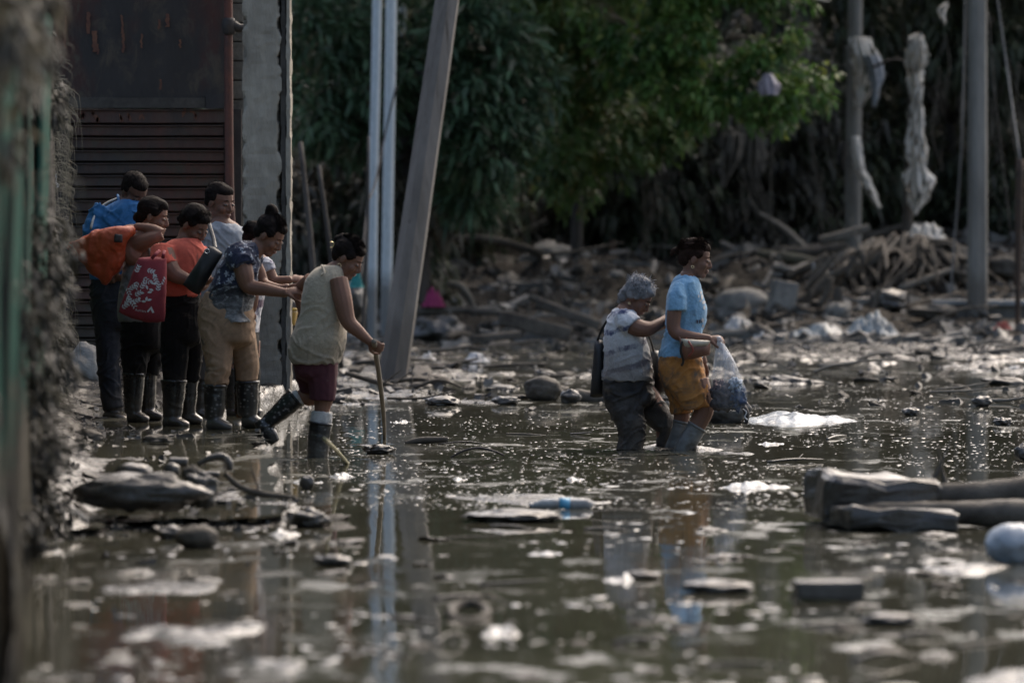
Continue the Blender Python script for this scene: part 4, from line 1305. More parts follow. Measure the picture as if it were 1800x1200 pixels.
    def earring(s, sd=1, r_=.012):
        M, c, k = s.hM, s.hc, s.hk
        cc = c + M @ (Vector((0.0, sd * .086, -.052)) * k)
        bm = bmesh.new()
        tube_bm(bm, [(cc + Vector((math.cos(a) * r_, 0, math.sin(a) * r_)))[:] for a in [2 * math.pi * i / 12 for i in range(13)]], .0022, 5, 1)
        link('earring', to_mesh(bm), m_gold, s.root)
    def hand(s, w, dirv, palm, curl=35, sc=1.0, thumb=1, spread=4):
        """w wrist point (x, y, dd); palm of ellipsoids, four fingers of unequal length, thumb from the side"""
        k = HS * sc * .97
        a = Vector(dirv).normalized()
        n = Vector(palm); n = (n - a * n.dot(a)).normalized()
        l = a.cross(n).normalized() * thumb
        o_ = s.p(*w)
        M = Matrix((a, l, n)).transposed()
        ell_bm(s.bm, o_ + a * .042 * k, (.050 * k, .038 * k, .016 * k), M)
        ell_bm(s.bm, o_ + a * .062 * k, (.028 * k, .040 * k, .0145 * k), M)
        ell_bm(s.bm, o_ + a * .030 * k + l * .022 * k + n * .006 * k, (.030 * k, .017 * k, .015 * k), M)
        lens = (.064, .072, .067, .053)
        for i, L_ in enumerate(lens):
            off = (.030 - .0195 * i)
            base = o_ + a * (.078 - .004 * abs(i - 1)) * k + l * off * k
            pts, q = [base - a * .02 * k], base
            pts.append(q.copy())
            ang = R(curl) * .55
            dv = (a * math.cos(R(spread) * (1.5 - i)) + l * math.sin(R(spread) * (1.5 - i))).normalized()
            for j, fr in enumerate((.45, .32, .23)):
                st_ = (dv * math.cos(ang) + n * math.sin(ang))
                q = q + st_ * L_ * fr * k
                pts.append(q.copy())
                ang += R(curl) * (1.0 if j == 0 else .75)
            tube_bm(s.bm, [t[:] for t in pts], [.0092 * k, .0094 * k, .0088 * k, .0080 * k, .0068 * k], 7, 2)
        b0_ = o_ + a * .020 * k + l * .028 * k
        pts = [b0_, b0_ + (a * .55 + l * .75 + n * .25) * .032 * k, b0_ + (a * 1.1 + l * .75 + n * .75) * .046 * k, b0_ + (a * 1.6 + l * .45 + n * 1.2) * .052 * k]
        tube_bm(s.bm, [t[:] for t in pts], [.014 * k, .012 * k, .010 * k, .0078 * k], 7, 3)
    def finish(s, mat, voxel=.0055):
        me = remesh(s.bm, voxel, 2, .45)
        return link('body', me, mat, s.root)
    def boot(s, shaft, foot, mat=None, name='boot'):
        """shaft: tube spec; foot: tube spec heel to toe"""
        bm = bmesh.new()
        s.tube(bm, shaft, 0, 14, 5)
        s.tube(bm, foot, 0, 14, 5)
        me = remesh(bm, .0065, 2)
        wrinkle(me, .004, (7, 7, 16), shaft[0][0], None, True, 2)
        b_ = link(name, me, mat or m_boot, s.root)
        bm = bmesh.new()
        t = shaft[0]
        c0 = s.p(t[0], t[1], t[2]); r0 = t[3] / s.s
        ax = (s.p(*shaft[1][:3]) - c0).normalized()
        tube_bm(bm, [(c0 - ax * .004)[:], (c0 + ax * .012)[:]], [r0 * 1.07, r0 * 1.07], 18, 1)
        link('rim', to_mesh(bm), mat or m_boot, b_)
        return b_

OUT = Vector((0, -1, 0))
# ---- woman in light blue T-shirt
def m_blue_shirt():
    m, nt, b = nodes_of('light_blue_cotton')
    v = tex_coord(nt)
    col = mix(nt, ramp(nt, noise(nt, v, 5, 4), .35, .7), (0.17, 0.34, 0.50), (0.23, 0.42, 0.58))
    col = mix(nt, math_n(nt, 'MULTIPLY', ramp(nt, noise(nt, v, 12, 6, .7), .62, .72), .5), col, MUD)
    cloth_finish(nt, b, v, col)
    return m
pI = Person('woman in light blue T-shirt and orange shorts leading the way with a white plastic bag', 30.4, 1205, 0)
pI.body_ring([(478, 1192, 1222, .09), (500, 1182, 1232, .15), (540, 1178, 1238, .15), (585, 1172, 1234, .14), (640, 1162, 1236, .16), (668, 1168, 1240, .15)])
pI.head(1223, 455, 0, yaw=8, pitch=12, neck=[(1210, 486, 0), (1205, 502, 0)], nose=1.15)
pI.body_tube([(1190, 508, -.15, 13), (1184, 545, -.17, 13), (1184, 580, -.18, 12), (1208, 590, -.20, 10.5), (1240, 593, -.20, 7.2), (1246, 594, -.20, 6.5)])
pI.hand((1244, 594, -.20), (1, -.05, .0), (0.2, .55, -.8), 62, .95, thumb=-1)
pI.body_tube([(1205, 508, .15, 12), (1215, 550, .18, 11), (1222, 590, .18, 10), (1235, 625, .15, 7), (1240, 640, .14, 6)])
pI.hand((1240, 640, .14), (.2, -.1, -1), (-.6, -.3, 0), 40, .9)
pI.body_tube([(1222, 670, -.07, 24), (1236, 712, -.09, 19), (1228, 740, -.09, 16), (1208, 772, -.09, 14), (1192, 802, -.09, 11), (1184, 850, -.09, 9)])
pI.body_tube([(1188, 670, .09, 22), (1199, 725, .09, 15), (1194, 760, .09, 13), (1183, 800, .09, 11), (1170, 845, .09, 9)])
pI.finish(m_skin_m)
pI.face()
pI.hair('woman', m_hairb, 3, [((-.128, 0, .030), .026), ((-.150, 0, .022), .020), ((-.158, 0, .000), .014)])
pI.earring(-1, .008)
o = pI.cloth('shirt', m_blue_shirt(), rings=[[(484, 1192, 1219, .10), (492, 1184, 1228, .16), (512, 1174, 1234, .175), (530, 1171, 1240, .17), (545, 1170, 1243, .165), (562, 1169, 1241, .16), (578, 1169, 1236, .15), (600, 1163, 1234, .155), (620, 1159, 1235, .165), (628, 1159, 1235, .165)]],
         tubes=[[(1192, 502, -.13, 14), (1189, 522, -.165, 17), (1189, 546, -.175, 17.5)], [(1208, 502, .13, 14), (1213, 525, .165, 15), (1216, 546, .175, 15)]],
         amp=.010, freq=(8, 8, 7), seed=2.0)
m_print = pmat('white_print', (0.62, 0.62, 0.60), (0.45, 0.45, 0.44), 20, .8, bmp=0)
m_printd = pmat('dark_print', (0.05, 0.06, 0.09), None, 20, .8, bmp=0)
pI.cloth('shorts', pmat('orange_cotton', (0.36, 0.155, 0.035), (0.46, 0.205, 0.05), 5, .9, None, .4, 30, .006, stains=.62),
         rings=[[(624, 1160, 1234, .16), (640, 1157, 1237, .168), (660, 1160, 1241, .168), (678, 1166, 1243, .165)]],
         tubes=[[(1200, 655, -.075, 36, 24), (1216, 688, -.085, 32, 26), (1222, 706, -.09, 28, 27), (1224, 716, -.09, 27, 27)], [(1190, 660, .085, 30, 24), (1197, 700, .09, 23, 23), (1199, 728, .09, 20, 22)]],
         amp=.008, freq=(8, 8, 7), seed=5.0, sm=2)
m_gsock = pmat('grey_wet_boot', (0.10, 0.105, 0.10), (0.17, 0.17, 0.155), 7, .35, .6, .4, 30, .006, stains=.4)
pI.boot([(1225, 748, -.09, 17), (1214, 766, -.09, 17), (1200, 790, -.09, 17), (1190, 840, -.09, 15)], [(1180, 862, -.09, 13), (1205, 862, -.09, 14), (1232, 866, -.09, 12), (1245, 868, -.09, 9)], m_gsock)
pI.boot([(1200, 742, .09, 15), (1194, 768, .09, 16), (1184, 795, .09, 16), (1172, 840, .09, 14)], [(1162, 862, .09, 13), (1190, 862, .09, 14), (1215, 866, .09, 12), (1228, 868, .09, 9)], m_gsock)

def project_print(name, polys, target, mat, parent, off=.004):
    """thin print laid on a cloth: each poly is a list of (x, z) in the parent's coordinates, dropped along +y on the target mesh"""
    bm_t = bmesh.new(); bm_t.from_mesh(target.data)
    T = BVHTree.FromBMesh(bm_t); bm_t.free()
    bm = bmesh.new()
    for poly in polys:
        cx = sum(q[0] for q in poly) / len(poly); cz = sum(q[1] for q in poly) / len(poly)
        pts = []
        for q in [(cx, cz)] + list(poly):
            h = T.ray_cast(Vector((q[0], -3, q[1])), Vector((0, 1, 0)))
            pts.append(None if h[0] is None else h[0] + h[1] * off)
        if any(p_ is None for p_ in pts): continue
        vs = [bm.verts.new(p_[:]) for p_ in pts]
        n = len(poly)
        for i in range(n):
            bm.faces.new((vs[0], vs[1 + i], vs[1 + (i + 1) % n]))
    return link(name, to_mesh(bm), mat, parent)
def local_poly(P_, pts): 
    out = []
    for x, y in pts:
        v_ = P_.p(x, y)
        out.append((v_.x, v_.z))
    return out
pl = []
rp = random.Random(4)
for (x, y, a, b2) in [(1232, 522, 3, 5), (1235, 531, 4, 3), (1230, 514, 2, 3), (1236, 540, 2, 4), (1229, 528, 2, 2), (1226, 520, 1.5, 3), (1233, 562, 2.5, 4), (1234, 572, 2, 3)]:
    pl.append(local_poly(pI, [(x + a * math.cos(t) * rp.uniform(.7, 1.1), y + b2 * math.sin(t)) for t in [k * math.pi / 4 for k in range(8)]]))
project_print('shirt_print', pl, o, m_print, o)
pl = [local_poly(pI, [(x - 1.3, y - 3), (x + 1.3, y - 3), (x + 1.3, y + 3), (x - 1.3, y + 3)]) for x, y in [(1224, 564), (1228, 564), (1232, 563)]]
project_print('shirt_lettering', pl, o, m_printd, o)

# ---- elderly woman in tie-dye
def m_tiedye():
    m, nt, b = nodes_of('white_and_navy_tie_dye')
    v = tex_coord(nt)
    X, Y_, Z = sep(nt, v)
    w1 = math_n(nt, 'ADD', Z, math_n(nt, 'MULTIPLY', math_n(nt, 'SUBTRACT', noise(nt, v, 7, 5, .65), .5), .085))
    w2 = math_n(nt, 'ADD', w1, math_n(nt, 'MULTIPLY', X, -0.28))
    st = math_n(nt, 'SINE', math_n(nt, 'MULTIPLY', w2, 54.0))
    band = ramp(nt, st, .40, .85)
    band = math_n(nt, 'MULTIPLY', band, ramp(nt, noise(nt, tex_coord(nt, (1, 1, .5)), 16, 4, .7), .36, .56))
    col = mix(nt, band, (0.56, 0.58, 0.60), (0.045, 0.060, 0.135))
    mudf = zmask(nt, v, 0.68, 0.46, 0.30, 7)
    col = mix(nt, math_n(nt, 'MULTIPLY', mudf, .80), col, (0.155, 0.13, 0.10))
    col = mix(nt, math_n(nt, 'MULTIPLY', ramp(nt, noise(nt, v, 26, 6, .75), .58, .70), mudf), col, (0.06, 0.05, 0.04))
    cloth_finish(nt, b, v, col)
    return m
pH = Person('grey-haired woman in white and navy tie-dye shirt wading behind the woman in blue', 30.55, 1110, 0)
pH.body_ring([(536, 1082, 1112, .09), (552, 1074, 1122, .16), (580, 1070, 1135, .16), (620, 1066, 1142, .16), (668, 1066, 1144, .17), (690, 1072, 1144, .16)])
pH.head(1121, 522, 0, yaw=18, pitch=38, sc=.98, neck=[(1100, 545, 0), (1094, 556, 0)], neck_r=.056, nose=1.0)
pH.body_tube([(1098, 562, -.14, 16), (1116, 574, -.18, 15.5), (1136, 578, -.18, 13), (1155, 570, -.12, 10), (1170, 560, -.03, 7.5), (1174, 558, -.02, 7)])
pH.hand((1170, 560, -.03), (1, .25, .12), (.3, .9, -.2), 18, .95, thumb=1)
pH.body_tube([(1100, 560, .14, 14), (1125, 575, .18, 13), (1150, 576, .16, 10), (1170, 570, .10, 7.5)])
pH.hand((1170, 570, .10), (1, .1, .1), (.3, -.6, 0), 20, .9)
pH.body_tube([(1090, 690, -.07, 24), (1108, 740, -.10, 20), (1112, 790, -.10, 14), (1110, 860, -.1, 10)])
pH.body_tube([(1130, 690, .07, 24), (1165, 740, .08, 18), (1168, 790, .08, 13), (1160, 860, .08, 10)])
pH.finish(m_skin_m)
pH.face()
pH.hair('grey', m_hairg, 5)
pH.earring(-1, .006)
pH.cloth('shirt', m_tiedye(), rings=[[(541, 1084, 1110, .10), (548, 1075, 1118, .16), (562, 1067, 1124, .185), (590, 1062, 1135, .19), (620, 1060, 1143, .185), (645, 1060, 1147, .185), (662, 1057, 1148, .19), (669, 1057, 1148, .19)]],
         tubes=[[(1092, 556, -.12, 18), (1103, 566, -.165, 21), (1112, 573, -.18, 21)], [(1096, 556, .12, 16), (1112, 570, .165, 18)]], amp=.009, freq=(7, 7, 6), seed=8.0)
m_mudtr = pmat('muddy_black_trousers', (0.010, 0.009, 0.009), (0.022, 0.020, 0.018), 7, .6, .9, .7, 22, .015, mud_z=.26, mud_amt=.55, stains=.32)
pH.cloth('trousers', m_mudtr, rings=[[(662, 1062, 1142, .165), (685, 1058, 1150, .175), (705, 1064, 1150, .17)]],
         tubes=[[(1092, 690, -.075, 33, 26), (1100, 715, -.09, 32, 27), (1108, 745, -.10, 27, 26), (1110, 770, -.10, 24, 24), (1106, 790, -.10, 24, 24), (1102, 830, -.10, 20, 20)],
                [(1124, 690, .075, 30, 26), (1145, 718, .08, 27, 25), (1166, 742, .08, 23, 23), (1172, 762, .08, 17, 20), (1160, 792, .08, 10, 16), (1158, 830, .08, 10, 14)]],
         amp=.012, freq=(8, 8, 8), seed=4.0, sm=2)

# ---- woman in beige tank top with stick
def m_beige():
    m, nt, b = nodes_of('beige_cotton')
    v = tex_coord(nt)
    col = mix(nt, ramp(nt, noise(nt, v, 4, 4), .35, .7), (0.36, 0.31, 0.22), (0.45, 0.39, 0.29))
    mudf = zmask(nt, v, 0.85, 0.55, 0.5, 5)
    col = mix(nt, math_n(nt, 'MULTIPLY', mudf, .6), col, (0.20, 0.155, 0.10))
    cloth_finish(nt, b, v, col)
    return m
pG = Person('woman in beige tank top and maroon shorts stepping into the water with a stick', 29.4, 560, 0)
pG.body_ring([(468, 566, 602, .09), (486, 545, 606, .15), (520, 535, 603, .16), (560, 530, 604, .16), (600, 515, 604, .18), (640, 516, 594, .17)])
pG.head(612, 454, 0, yaw=18, pitch=33, neck=[(590, 474, 0), (578, 486, 0)], neck_r=.054)
pG.body_tube([(596, 490, -.13, 17), (604, 525, -.16, 17), (613, 562, -.17, 14), (630, 580, -.17, 11.5), (648, 596, -.17, 8), (653, 600, -.17, 7)])
pG.hand((651, 599, -.17), (.85, .0, -.55), (0.35, .9, .1), 62, .95, thumb=-1)
pG.body_tube([(545, 492, .13, 13), (530, 503, .20, 12), (521, 514, .26, 10), (528, 545, .20, 8), (534, 556, .18, 7)])
pG.hand((534, 556, .18), (.2, -.2, -1), (1, 0, 0), 35, .85)
pG.body_tube([(568, 640, -.06, 26), (570, 690, -.07, 20), (567, 718, -.07, 14), (564, 750, -.07, 13), (560, 800, -.07, 11), (558, 850, -.07, 10)])
pG.body_tube([(545, 640, .07, 26), (552, 680, .08, 19), (545, 700, .08, 15), (528, 697, .08, 12), (500, 715, .09, 10), (476, 742, .09, 9)])
pG.finish(m_skin)
pG.face()
pG.hair('woman', m_hair, 8, [((-.100, 0, .085), .034), ((-.125, 0, .065), .024)])
pG.earring(-1, .011)
pG.cloth('tank_top', m_beige(), rings=[[(466, 566, 596, .11), (474, 552, 604, .135), (490, 538, 606, .165), (520, 530, 606, .175), (550, 527, 609, .175), (575, 518, 610, .185), (600, 508, 609, .20), (622, 507, 602, .20), (638, 511, 597, .195)]], amp=.011, freq=(6, 6, 9), seed=21.0, mask=lambda P_: .35 + .65 * sst(.95, .55, P_[:, 2]))
bm = bmesh.new()
tube_bm(bm, [pG.p(567, 466, -.10)[:], pG.p(572, 478, -.17)[:], pG.p(566, 484, -.18)[:]], .007, 6, 4)
link('strap', to_mesh(bm), m_beige(), pG.root)
pG.cloth('shorts', pmat('maroon_cotton', (0.055, 0.012, 0.018), (0.080, 0.018, 0.026), 5, .9, None, .3, 30, .006, stains=.15),
         rings=[[(626, 514, 598, .18), (645, 516, 594, .18), (660, 520, 594, .17)]],
         tubes=[[(566, 650, -.07, 28, 26), (568, 680, -.075, 25, 25), (567, 703, -.075, 23, 25)], [(545, 650, .08, 29, 25), (546, 672, .085, 25, 24), (545, 692, .085, 19, 22)]], amp=.005, freq=(9, 9, 6), seed=9.0, sm=2)
for (pts, dd) in [([(567, 722, 18), (566, 734, 19), (563, 748, 18)], -.07), ([(527, 698, 16), (519, 703, 17), (511, 710, 15)], .09)]:
    bm = bmesh.new()
    pG.tube(bm, [(x, y, dd, r_) for x, y, r_ in pts], 0, 16, 3)
    me = remesh(bm, .006, 1)
    wrinkle(me, .004, (20, 20, 20), 3.0)
    link('sock', me, m_sock, pG.root)
pG.boot([(565, 742, -.07, 20), (562, 765, -.07, 20), (559, 800, -.07, 19), (557, 850, -.07, 17)], [(548, 872, -.07, 15), (575, 873, -.07, 16), (600, 876, -.07, 13), (612, 878, -.07, 9)], m_dboot)
pG.boot([(519, 700, .09, 19), (505, 712, .09, 18.5), (488, 728, .09, 16), (470, 744, .09, 14)], [(456, 738, .09, 12), (464, 752, .09, 16), (474, 767, .09, 14), (482, 779, .09, 10)], m_dboot)
bm = bmesh.new()
c = pG.p(583, 430, -.05)
tube_bm(bm, [(c + Vector((math.cos(a) * .014, 0, math.sin(a) * .016)))[:] for a in [-2.2, -1.4, -.7, 0, .7, 1.4, 2.2]][::-1], .0035, 5, 2)
cl_ = link('hair_clip', to_mesh(bm), m_gold, pG.root)
# stick in her hand
def stick(pts, r_, mat, label, name='walking_stick'):
    bm = bmesh.new()
    tube_bm(bm, pts, r_, 8, 6)
    me = to_mesh(bm)
    wrinkle(me, .002, (30, 30, 6), 2.0)
    return tag(link(name, me, mat), label, 'stick')
ph = pG.p(660, 604, -.20) + pG.o; pf = G(676, 782, -.05)
stick([(ph + (ph - pf) * .02)[:], ph[:], (ph.lerp(pf, .35) + Vector((.01, 0, 0)))[:], (ph.lerp(pf, .7) + Vector((.012, 0, 0)))[:], pf[:]], [.014, .015, .014, .012, .010],
      pmat('peeled_stick', (0.14, 0.115, 0.085), (0.21, 0.18, 0.14), 7, .7, None, .4, 30, .006), 'long peeled stick the tank-top woman leans on')

# ---- woman in navy floral shirt
def m_navy():
    m, nt, b = nodes_of('navy_shirt_with_white_flowers')
    v = tex_coord(nt)
    vo = nt.nodes.new('ShaderNodeTexVoronoi'); vo.inputs['Scale'].default_value = 21; vo.inputs['Randomness'].default_value = .75
    nt.links.new(v, vo.inputs['Vector'])
    # petals: the cell distance modulated by a star round its centre
    dv = nt.nodes.new('ShaderNodeVectorMath'); dv.operation = 'SUBTRACT'
    nt.links.new(v, dv.inputs[0]); nt.links.new(vo.outputs['Position'], dv.inputs[1])
    dx, dy, dz = sep(nt, dv.outputs[0])
    ang = math_n(nt, 'ARCTAN2', dz, dx)
    pet = math_n(nt, 'MULTIPLY', math_n(nt, 'COSINE', math_n(nt, 'MULTIPLY', ang, 5.0)), .10)
    dist = math_n(nt, 'ADD', vo.outputs['Distance'], pet)
    dots = ramp(nt, dist, .27, .36, (1, 1, 1, 1), (0, 0, 0, 1))
    keep = ramp(nt, noise(nt, v, 11, 3), .38, .5)
    navy = mix(nt, math_n(nt, 'MULTIPLY', math_n(nt, 'MULTIPLY', dots, keep), .8), (0.012, 0.018, 0.045), (0.42, 0.45, 0.50))
    splash = ramp(nt, noise(nt, tex_coord(nt, (1, 1, 2.4)), 9, 5, .75, 1.5), .52, .62)
    low = mix(nt, splash, (0.014, 0.014, 0.016), (0.27, 0.27, 0.26))
    f1 = zmask(nt, v, 0.86, 0.83, 0.10)
    col = mix(nt, f1, navy, low)
    f2 = zmask(nt, v, 0.80, 0.66, 0.20)
    g_ = mix(nt, ramp(nt, noise(nt, tex_coord(nt, (1, 1, 3)), 12, 5, .7), .4, .65), (0.30, 0.31, 0.31), (0.07, 0.068, 0.065))
    col = mix(nt, math_n(nt, 'MULTIPLY', f2, .85), col, g_)
    cloth_finish(nt, b, v, col)
    return m
SH = 0.14
pE = Person('woman in navy flowered shirt and tan trousers gripping the arm of the tank-top woman', 29.8, 410, SH)
pE.body_ring([(440, 420, 458, .09), (455, 400, 455, .15), (480, 385, 452, .16), (520, 372, 446, .17), (560, 358, 444, .18), (590, 362, 444, .16)])
pE.head(474, 414, 0, yaw=22, pitch=36, neck=[(450, 438, 0), (438, 450, 0)], neck_r=.054)
pE.body_tube([(425, 455, -.14, 18), (432, 480, -.17, 17), (440, 502, -.17, 14), (470, 508, -.20, 11.5), (500, 513, -.24, 8.5), (508, 513, -.25, 8)])
pE.hand((505, 512, -.25), (1, 0.1, .12), (.0, .6, -.7), 52, .95, thumb=-1)
pE.body_tube([(440, 455, .14, 14), (452, 480, .16, 13), (462, 500, .14, 11), (490, 508, .02, 9), (508, 506, -.02, 8)])
pE.hand((506, 506, -.02), (1, 0, .1), (0, -.6, -.7), 50, .9)
pE.body_tube([(385, 600, -.08, 24), (384, 660, -.09, 15), (382, 740, -.09, 11)])
pE.body_tube([(428, 600, .05, 22), (432, 660, .05, 15), (434, 735, .05, 11)])
pE.finish(m_skin)
pE.face()
pE.hair('woman', m_hair, 12, [((-.075, 0, .130), .044), ((-.085, -.02, .150), .030)])
pE.cloth('shirt', m_navy(), rings=[[(425, 424, 448, .10), (430, 409, 454, .15), (446, 395, 457, .18), (465, 383, 457, .19), (490, 374, 453, .19), (515, 364, 449, .19), (535, 362, 447, .195), (552, 368, 444, .195), (566, 396, 442, .19, -.02)]],
         tubes=[[(418, 440, -.12, 24), (424, 455, -.16, 25), (429, 468, -.175, 23)], [(436, 440, .12, 20), (446, 466, .165, 18)]], amp=.011, freq=(7, 7, 7), seed=31.0)
m_tan = pmat('tan_trousers', (0.26, 0.165, 0.098), (0.35, 0.23, 0.14), 5, .9, None, .4, 24, .008, stains=.25)
pE.cloth('trousers', m_tan, rings=[[(512, 362, 438, .165), (535, 350, 444, .185), (560, 347, 447, .195), (585, 351, 447, .185), (600, 355, 446, .17)]],
         tubes=[[(382, 590, -.085, 29, 27), (385, 620, -.09, 26, 26), (386, 645, -.09, 23, 25), (382, 660, -.09, 21, 22), (383, 676, -.09, 21, 22)],
                [(425, 590, .055, 25, 26), (430, 620, .05, 23, 25), (434, 645, .05, 22, 24), (433, 660, .05, 20, 22), (433, 670, .05, 20, 22)]], amp=.010, freq=(9, 9, 9), seed=14.0, sm=2,
         mask=lambda P_: .5 + .9 * sst(.50, .2, P_[:, 2]))
pE.boot([(380, 676, -.09, 20), (379, 710, -.09, 18.5), (377, 735, -.09, 16)], [(370, 744, -.09, 13, 15), (385, 744, -.11, 13, 15), (400, 749, -.12, 10, 14), (410, 751, -.12, 7, 11)], m_dboot)
pE.boot([(434, 671, .05, 20.5), (435, 705, .05, 19), (434, 732, .05, 17)], [(427, 739, .05, 13, 15), (441, 740, .04, 13, 15), (455, 744, .04, 10, 14), (464, 746, .04, 7, 11)], m_dboot)

# ---- woman in coral shirt
pC = Person('woman in coral T-shirt with her head bowed, red leaf-print bag on her arm', 30.25, 320, SH)
pC.body_ring([(424, 308, 345, .09), (440, 292, 352, .15), (470, 284, 358, .16), (520, 284, 352, .17), (550, 286, 352, .17)])
pC.head(342, 396, 0, yaw=38, pitch=34, sc=1.02, jaw=1.05, neck=[(328, 420, .02), (324, 432, .02)], neck_r=.058)
pC.body_tube([(290, 445, -.14, 21), (300, 468, -.18, 18), (312, 482, -.19, 15), (328, 489, -.20, 12), (344, 494, -.20, 9), (350, 496, -.20, 8)])
pC.hand((347, 495, -.20), (1, -.1, -.1), (.1, .3, .9), 40, .95, thumb=1)
pC.body_tube([(345, 445, .12, 16), (356, 475, .13, 14), (356, 500, .05, 11), (345, 505, -.05, 8)])
pC.body_tube([(308, 580, -.06, 25), (308, 650, -.07, 15), (305, 740, -.07, 11)])
pC.body_tube([(330, 580, .10, 22), (330, 650, .10, 15), (328, 735, .1, 11)])
pC.finish(m_skin)
pC.face()
pC.hair('woman', m_hair, 15, [((-.115, 0.01, .0), .030), ((-.125, 0, -.035), .022)])
m_coral = pmat('coral_cotton', (0.50, 0.085, 0.050), (0.60, 0.120, 0.072), 5, .9, None, .45, 26, .008, stains=.1)
pC.cloth('shirt', m_coral, rings=[[(420, 304, 348, .11), (428, 290, 356, .15), (442, 279, 362, .175), (462, 275, 363, .18), (490, 281, 356, .18), (512, 284, 353, .18), (521, 285, 352, .18)]],
         tubes=[[(288, 438, -.12, 22), (289, 455, -.16, 22.5), (296, 470, -.18, 23)], [(345, 438, .1, 18), (352, 465, .13, 18)]], amp=.008, freq=(8, 8, 8), seed=41.0)
m_black = pmat('black_trousers', (0.007, 0.007, 0.007), (0.014, 0.013, 0.013), 6, .9, None, .5, 22, .01, mud_z=.24, mud_amt=.45, stains=.12, spec=.2)
m_blackd = pmat('navy_black_trousers', (0.010, 0.013, 0.022), (0.016, 0.018, 0.026), 6, .8, None, .5, 22, .01, mud_z=.15, mud_amt=.5)
pC.cloth('trousers', m_black, rings=[[(514, 285, 352, .17), (540, 285, 356, .18), (575, 286, 355, .18), (600, 288, 352, .16)]],
         tubes=[[(308, 590, -.07, 26, 26), (309, 630, -.07, 24, 24), (308, 668, -.07, 21, 22), (307, 680, -.07, 20, 21)], [(334, 590, .09, 22, 24), (336, 630, .09, 19, 22), (332, 672, .09, 16, 18)]], amp=.008, freq=(9, 9, 7), seed=15.0)
pC.boot([(307, 668, -.07, 22), (306, 705, -.07, 19), (304, 735, -.07, 16)], [(293, 741, -.07, 12, 15), (308, 741, -.09, 12, 15), (324, 745, -.10, 9, 14), (334, 747, -.10, 6, 11)])
pC.boot([(330, 668, .10, 17), (328, 705, .10, 16), (327, 730, .10, 14)], [(319, 734, .10, 12, 14), (332, 735, .10, 12, 14), (345, 739, .10, 9, 13), (354, 741, .10, 6, 10)])

# ---- woman in grey tank top with orange bag over her shoulder
pB = Person('bare-shouldered woman in grey tank top hoisting an orange bag over her shoulder', 30.8, 245, SH)
pB.body_ring([(408, 246, 274, .09), (425, 232, 284, .15), (450, 226, 288, .16), (500, 220, 286, .16), (545, 214, 288, .17), (560, 216, 288, .17)])
pB.head(270, 381, 0, yaw=12, pitch=14, neck=[(256, 408, 0.02), (252, 418, .02)])
pB.body_tube([(240, 430, -.11, 20), (254, 425, -.16, 15), (272, 419, -.19, 12.5), (289, 412, -.19, 10)])
pB.body_tube([(289, 411, -.19, 10), (272, 403, -.17, 9), (252, 399, -.15, 7.2), (240, 398, -.14, 6.2)])
pB.hand((243, 399, -.14), (-1, 0.0, -.08), (0, .6, -.8), 50, .9, thumb=1)
pB.body_tube([(232, 432, -.10, 20), (236, 448, -.12, 19), (246, 455, -.12, 15)])
pB.body_tube([(268, 432, .12, 14), (276, 470, .13, 13), (282, 510, .10, 10), (290, 530, .05, 8)])
pB.body_tube([(238, 600, -.06, 22), (236, 660, -.07, 14), (234, 735, -.07, 10)])
pB.body_tube([(262, 600, .07, 22), (258, 660, .07, 14), (256, 730, .07, 10)])
pB.finish(m_skin)
pB.face()
pB.hair('woman', m_hair, 18, [((-.100, 0, -.030), .036), ((-.085, 0, -.060), .026)])
pB.earring(-1, .008)
m_grey = pmat('grey_cotton', (0.15, 0.15, 0.15), (0.20, 0.20, 0.195), 5, .9, None, .45, 26, .008, stains=.2)
pB.cloth('tank_top', m_grey, rings=[[(452, 222, 284, .14), (462, 217, 290, .165), (490, 213, 289, .17), (520, 208, 290, .18), (552, 206, 292, .185), (566, 208, 290, .18)]], amp=.008, freq=(8, 8, 7), seed=51.0)
bm = bmesh.new()
for (a, q, z_) in [((219, 452, -.10), (222, 440, -.13), (234, 414, -.09)), ((268, 454, -.14), (264, 434, -.14), (256, 414, -.10))]:
    tube_bm(bm, [pB.p(*a)[:], pB.p(*q)[:], pB.p(*z_)[:]], .006, 6, 4)
link('strap', to_mesh(bm), m_grey, pB.root)
pB.cloth('trousers', m_black, rings=[[(552, 212, 290, .175), (580, 213, 290, .18), (610, 216, 288, .165)]],
         tubes=[[(240, 600, -.07, 27, 25), (239, 635, -.07, 24, 24), (237, 660, -.07, 21, 21)], [(268, 600, .07, 22, 24), (264, 635, .07, 20, 22), (260, 660, .07, 17, 18)]], amp=.008, freq=(9, 9, 7), seed=16.0)
pB.boot([(237, 656, -.07, 20), (236, 695, -.07, 17), (235, 725, -.07, 15)], [(227, 731, -.07, 12, 14), (242, 732, -.08, 12, 14), (256, 736, -.10, 9, 13), (264, 738, -.1, 6, 10)])
pB.boot([(258, 656, .07, 17), (257, 695, .07, 16), (257, 720, .07, 14)], [(250, 727, .07, 12, 14), (262, 728, .06, 12, 14), (276, 732, .05, 9, 13), (284, 734, .05, 6, 10)])

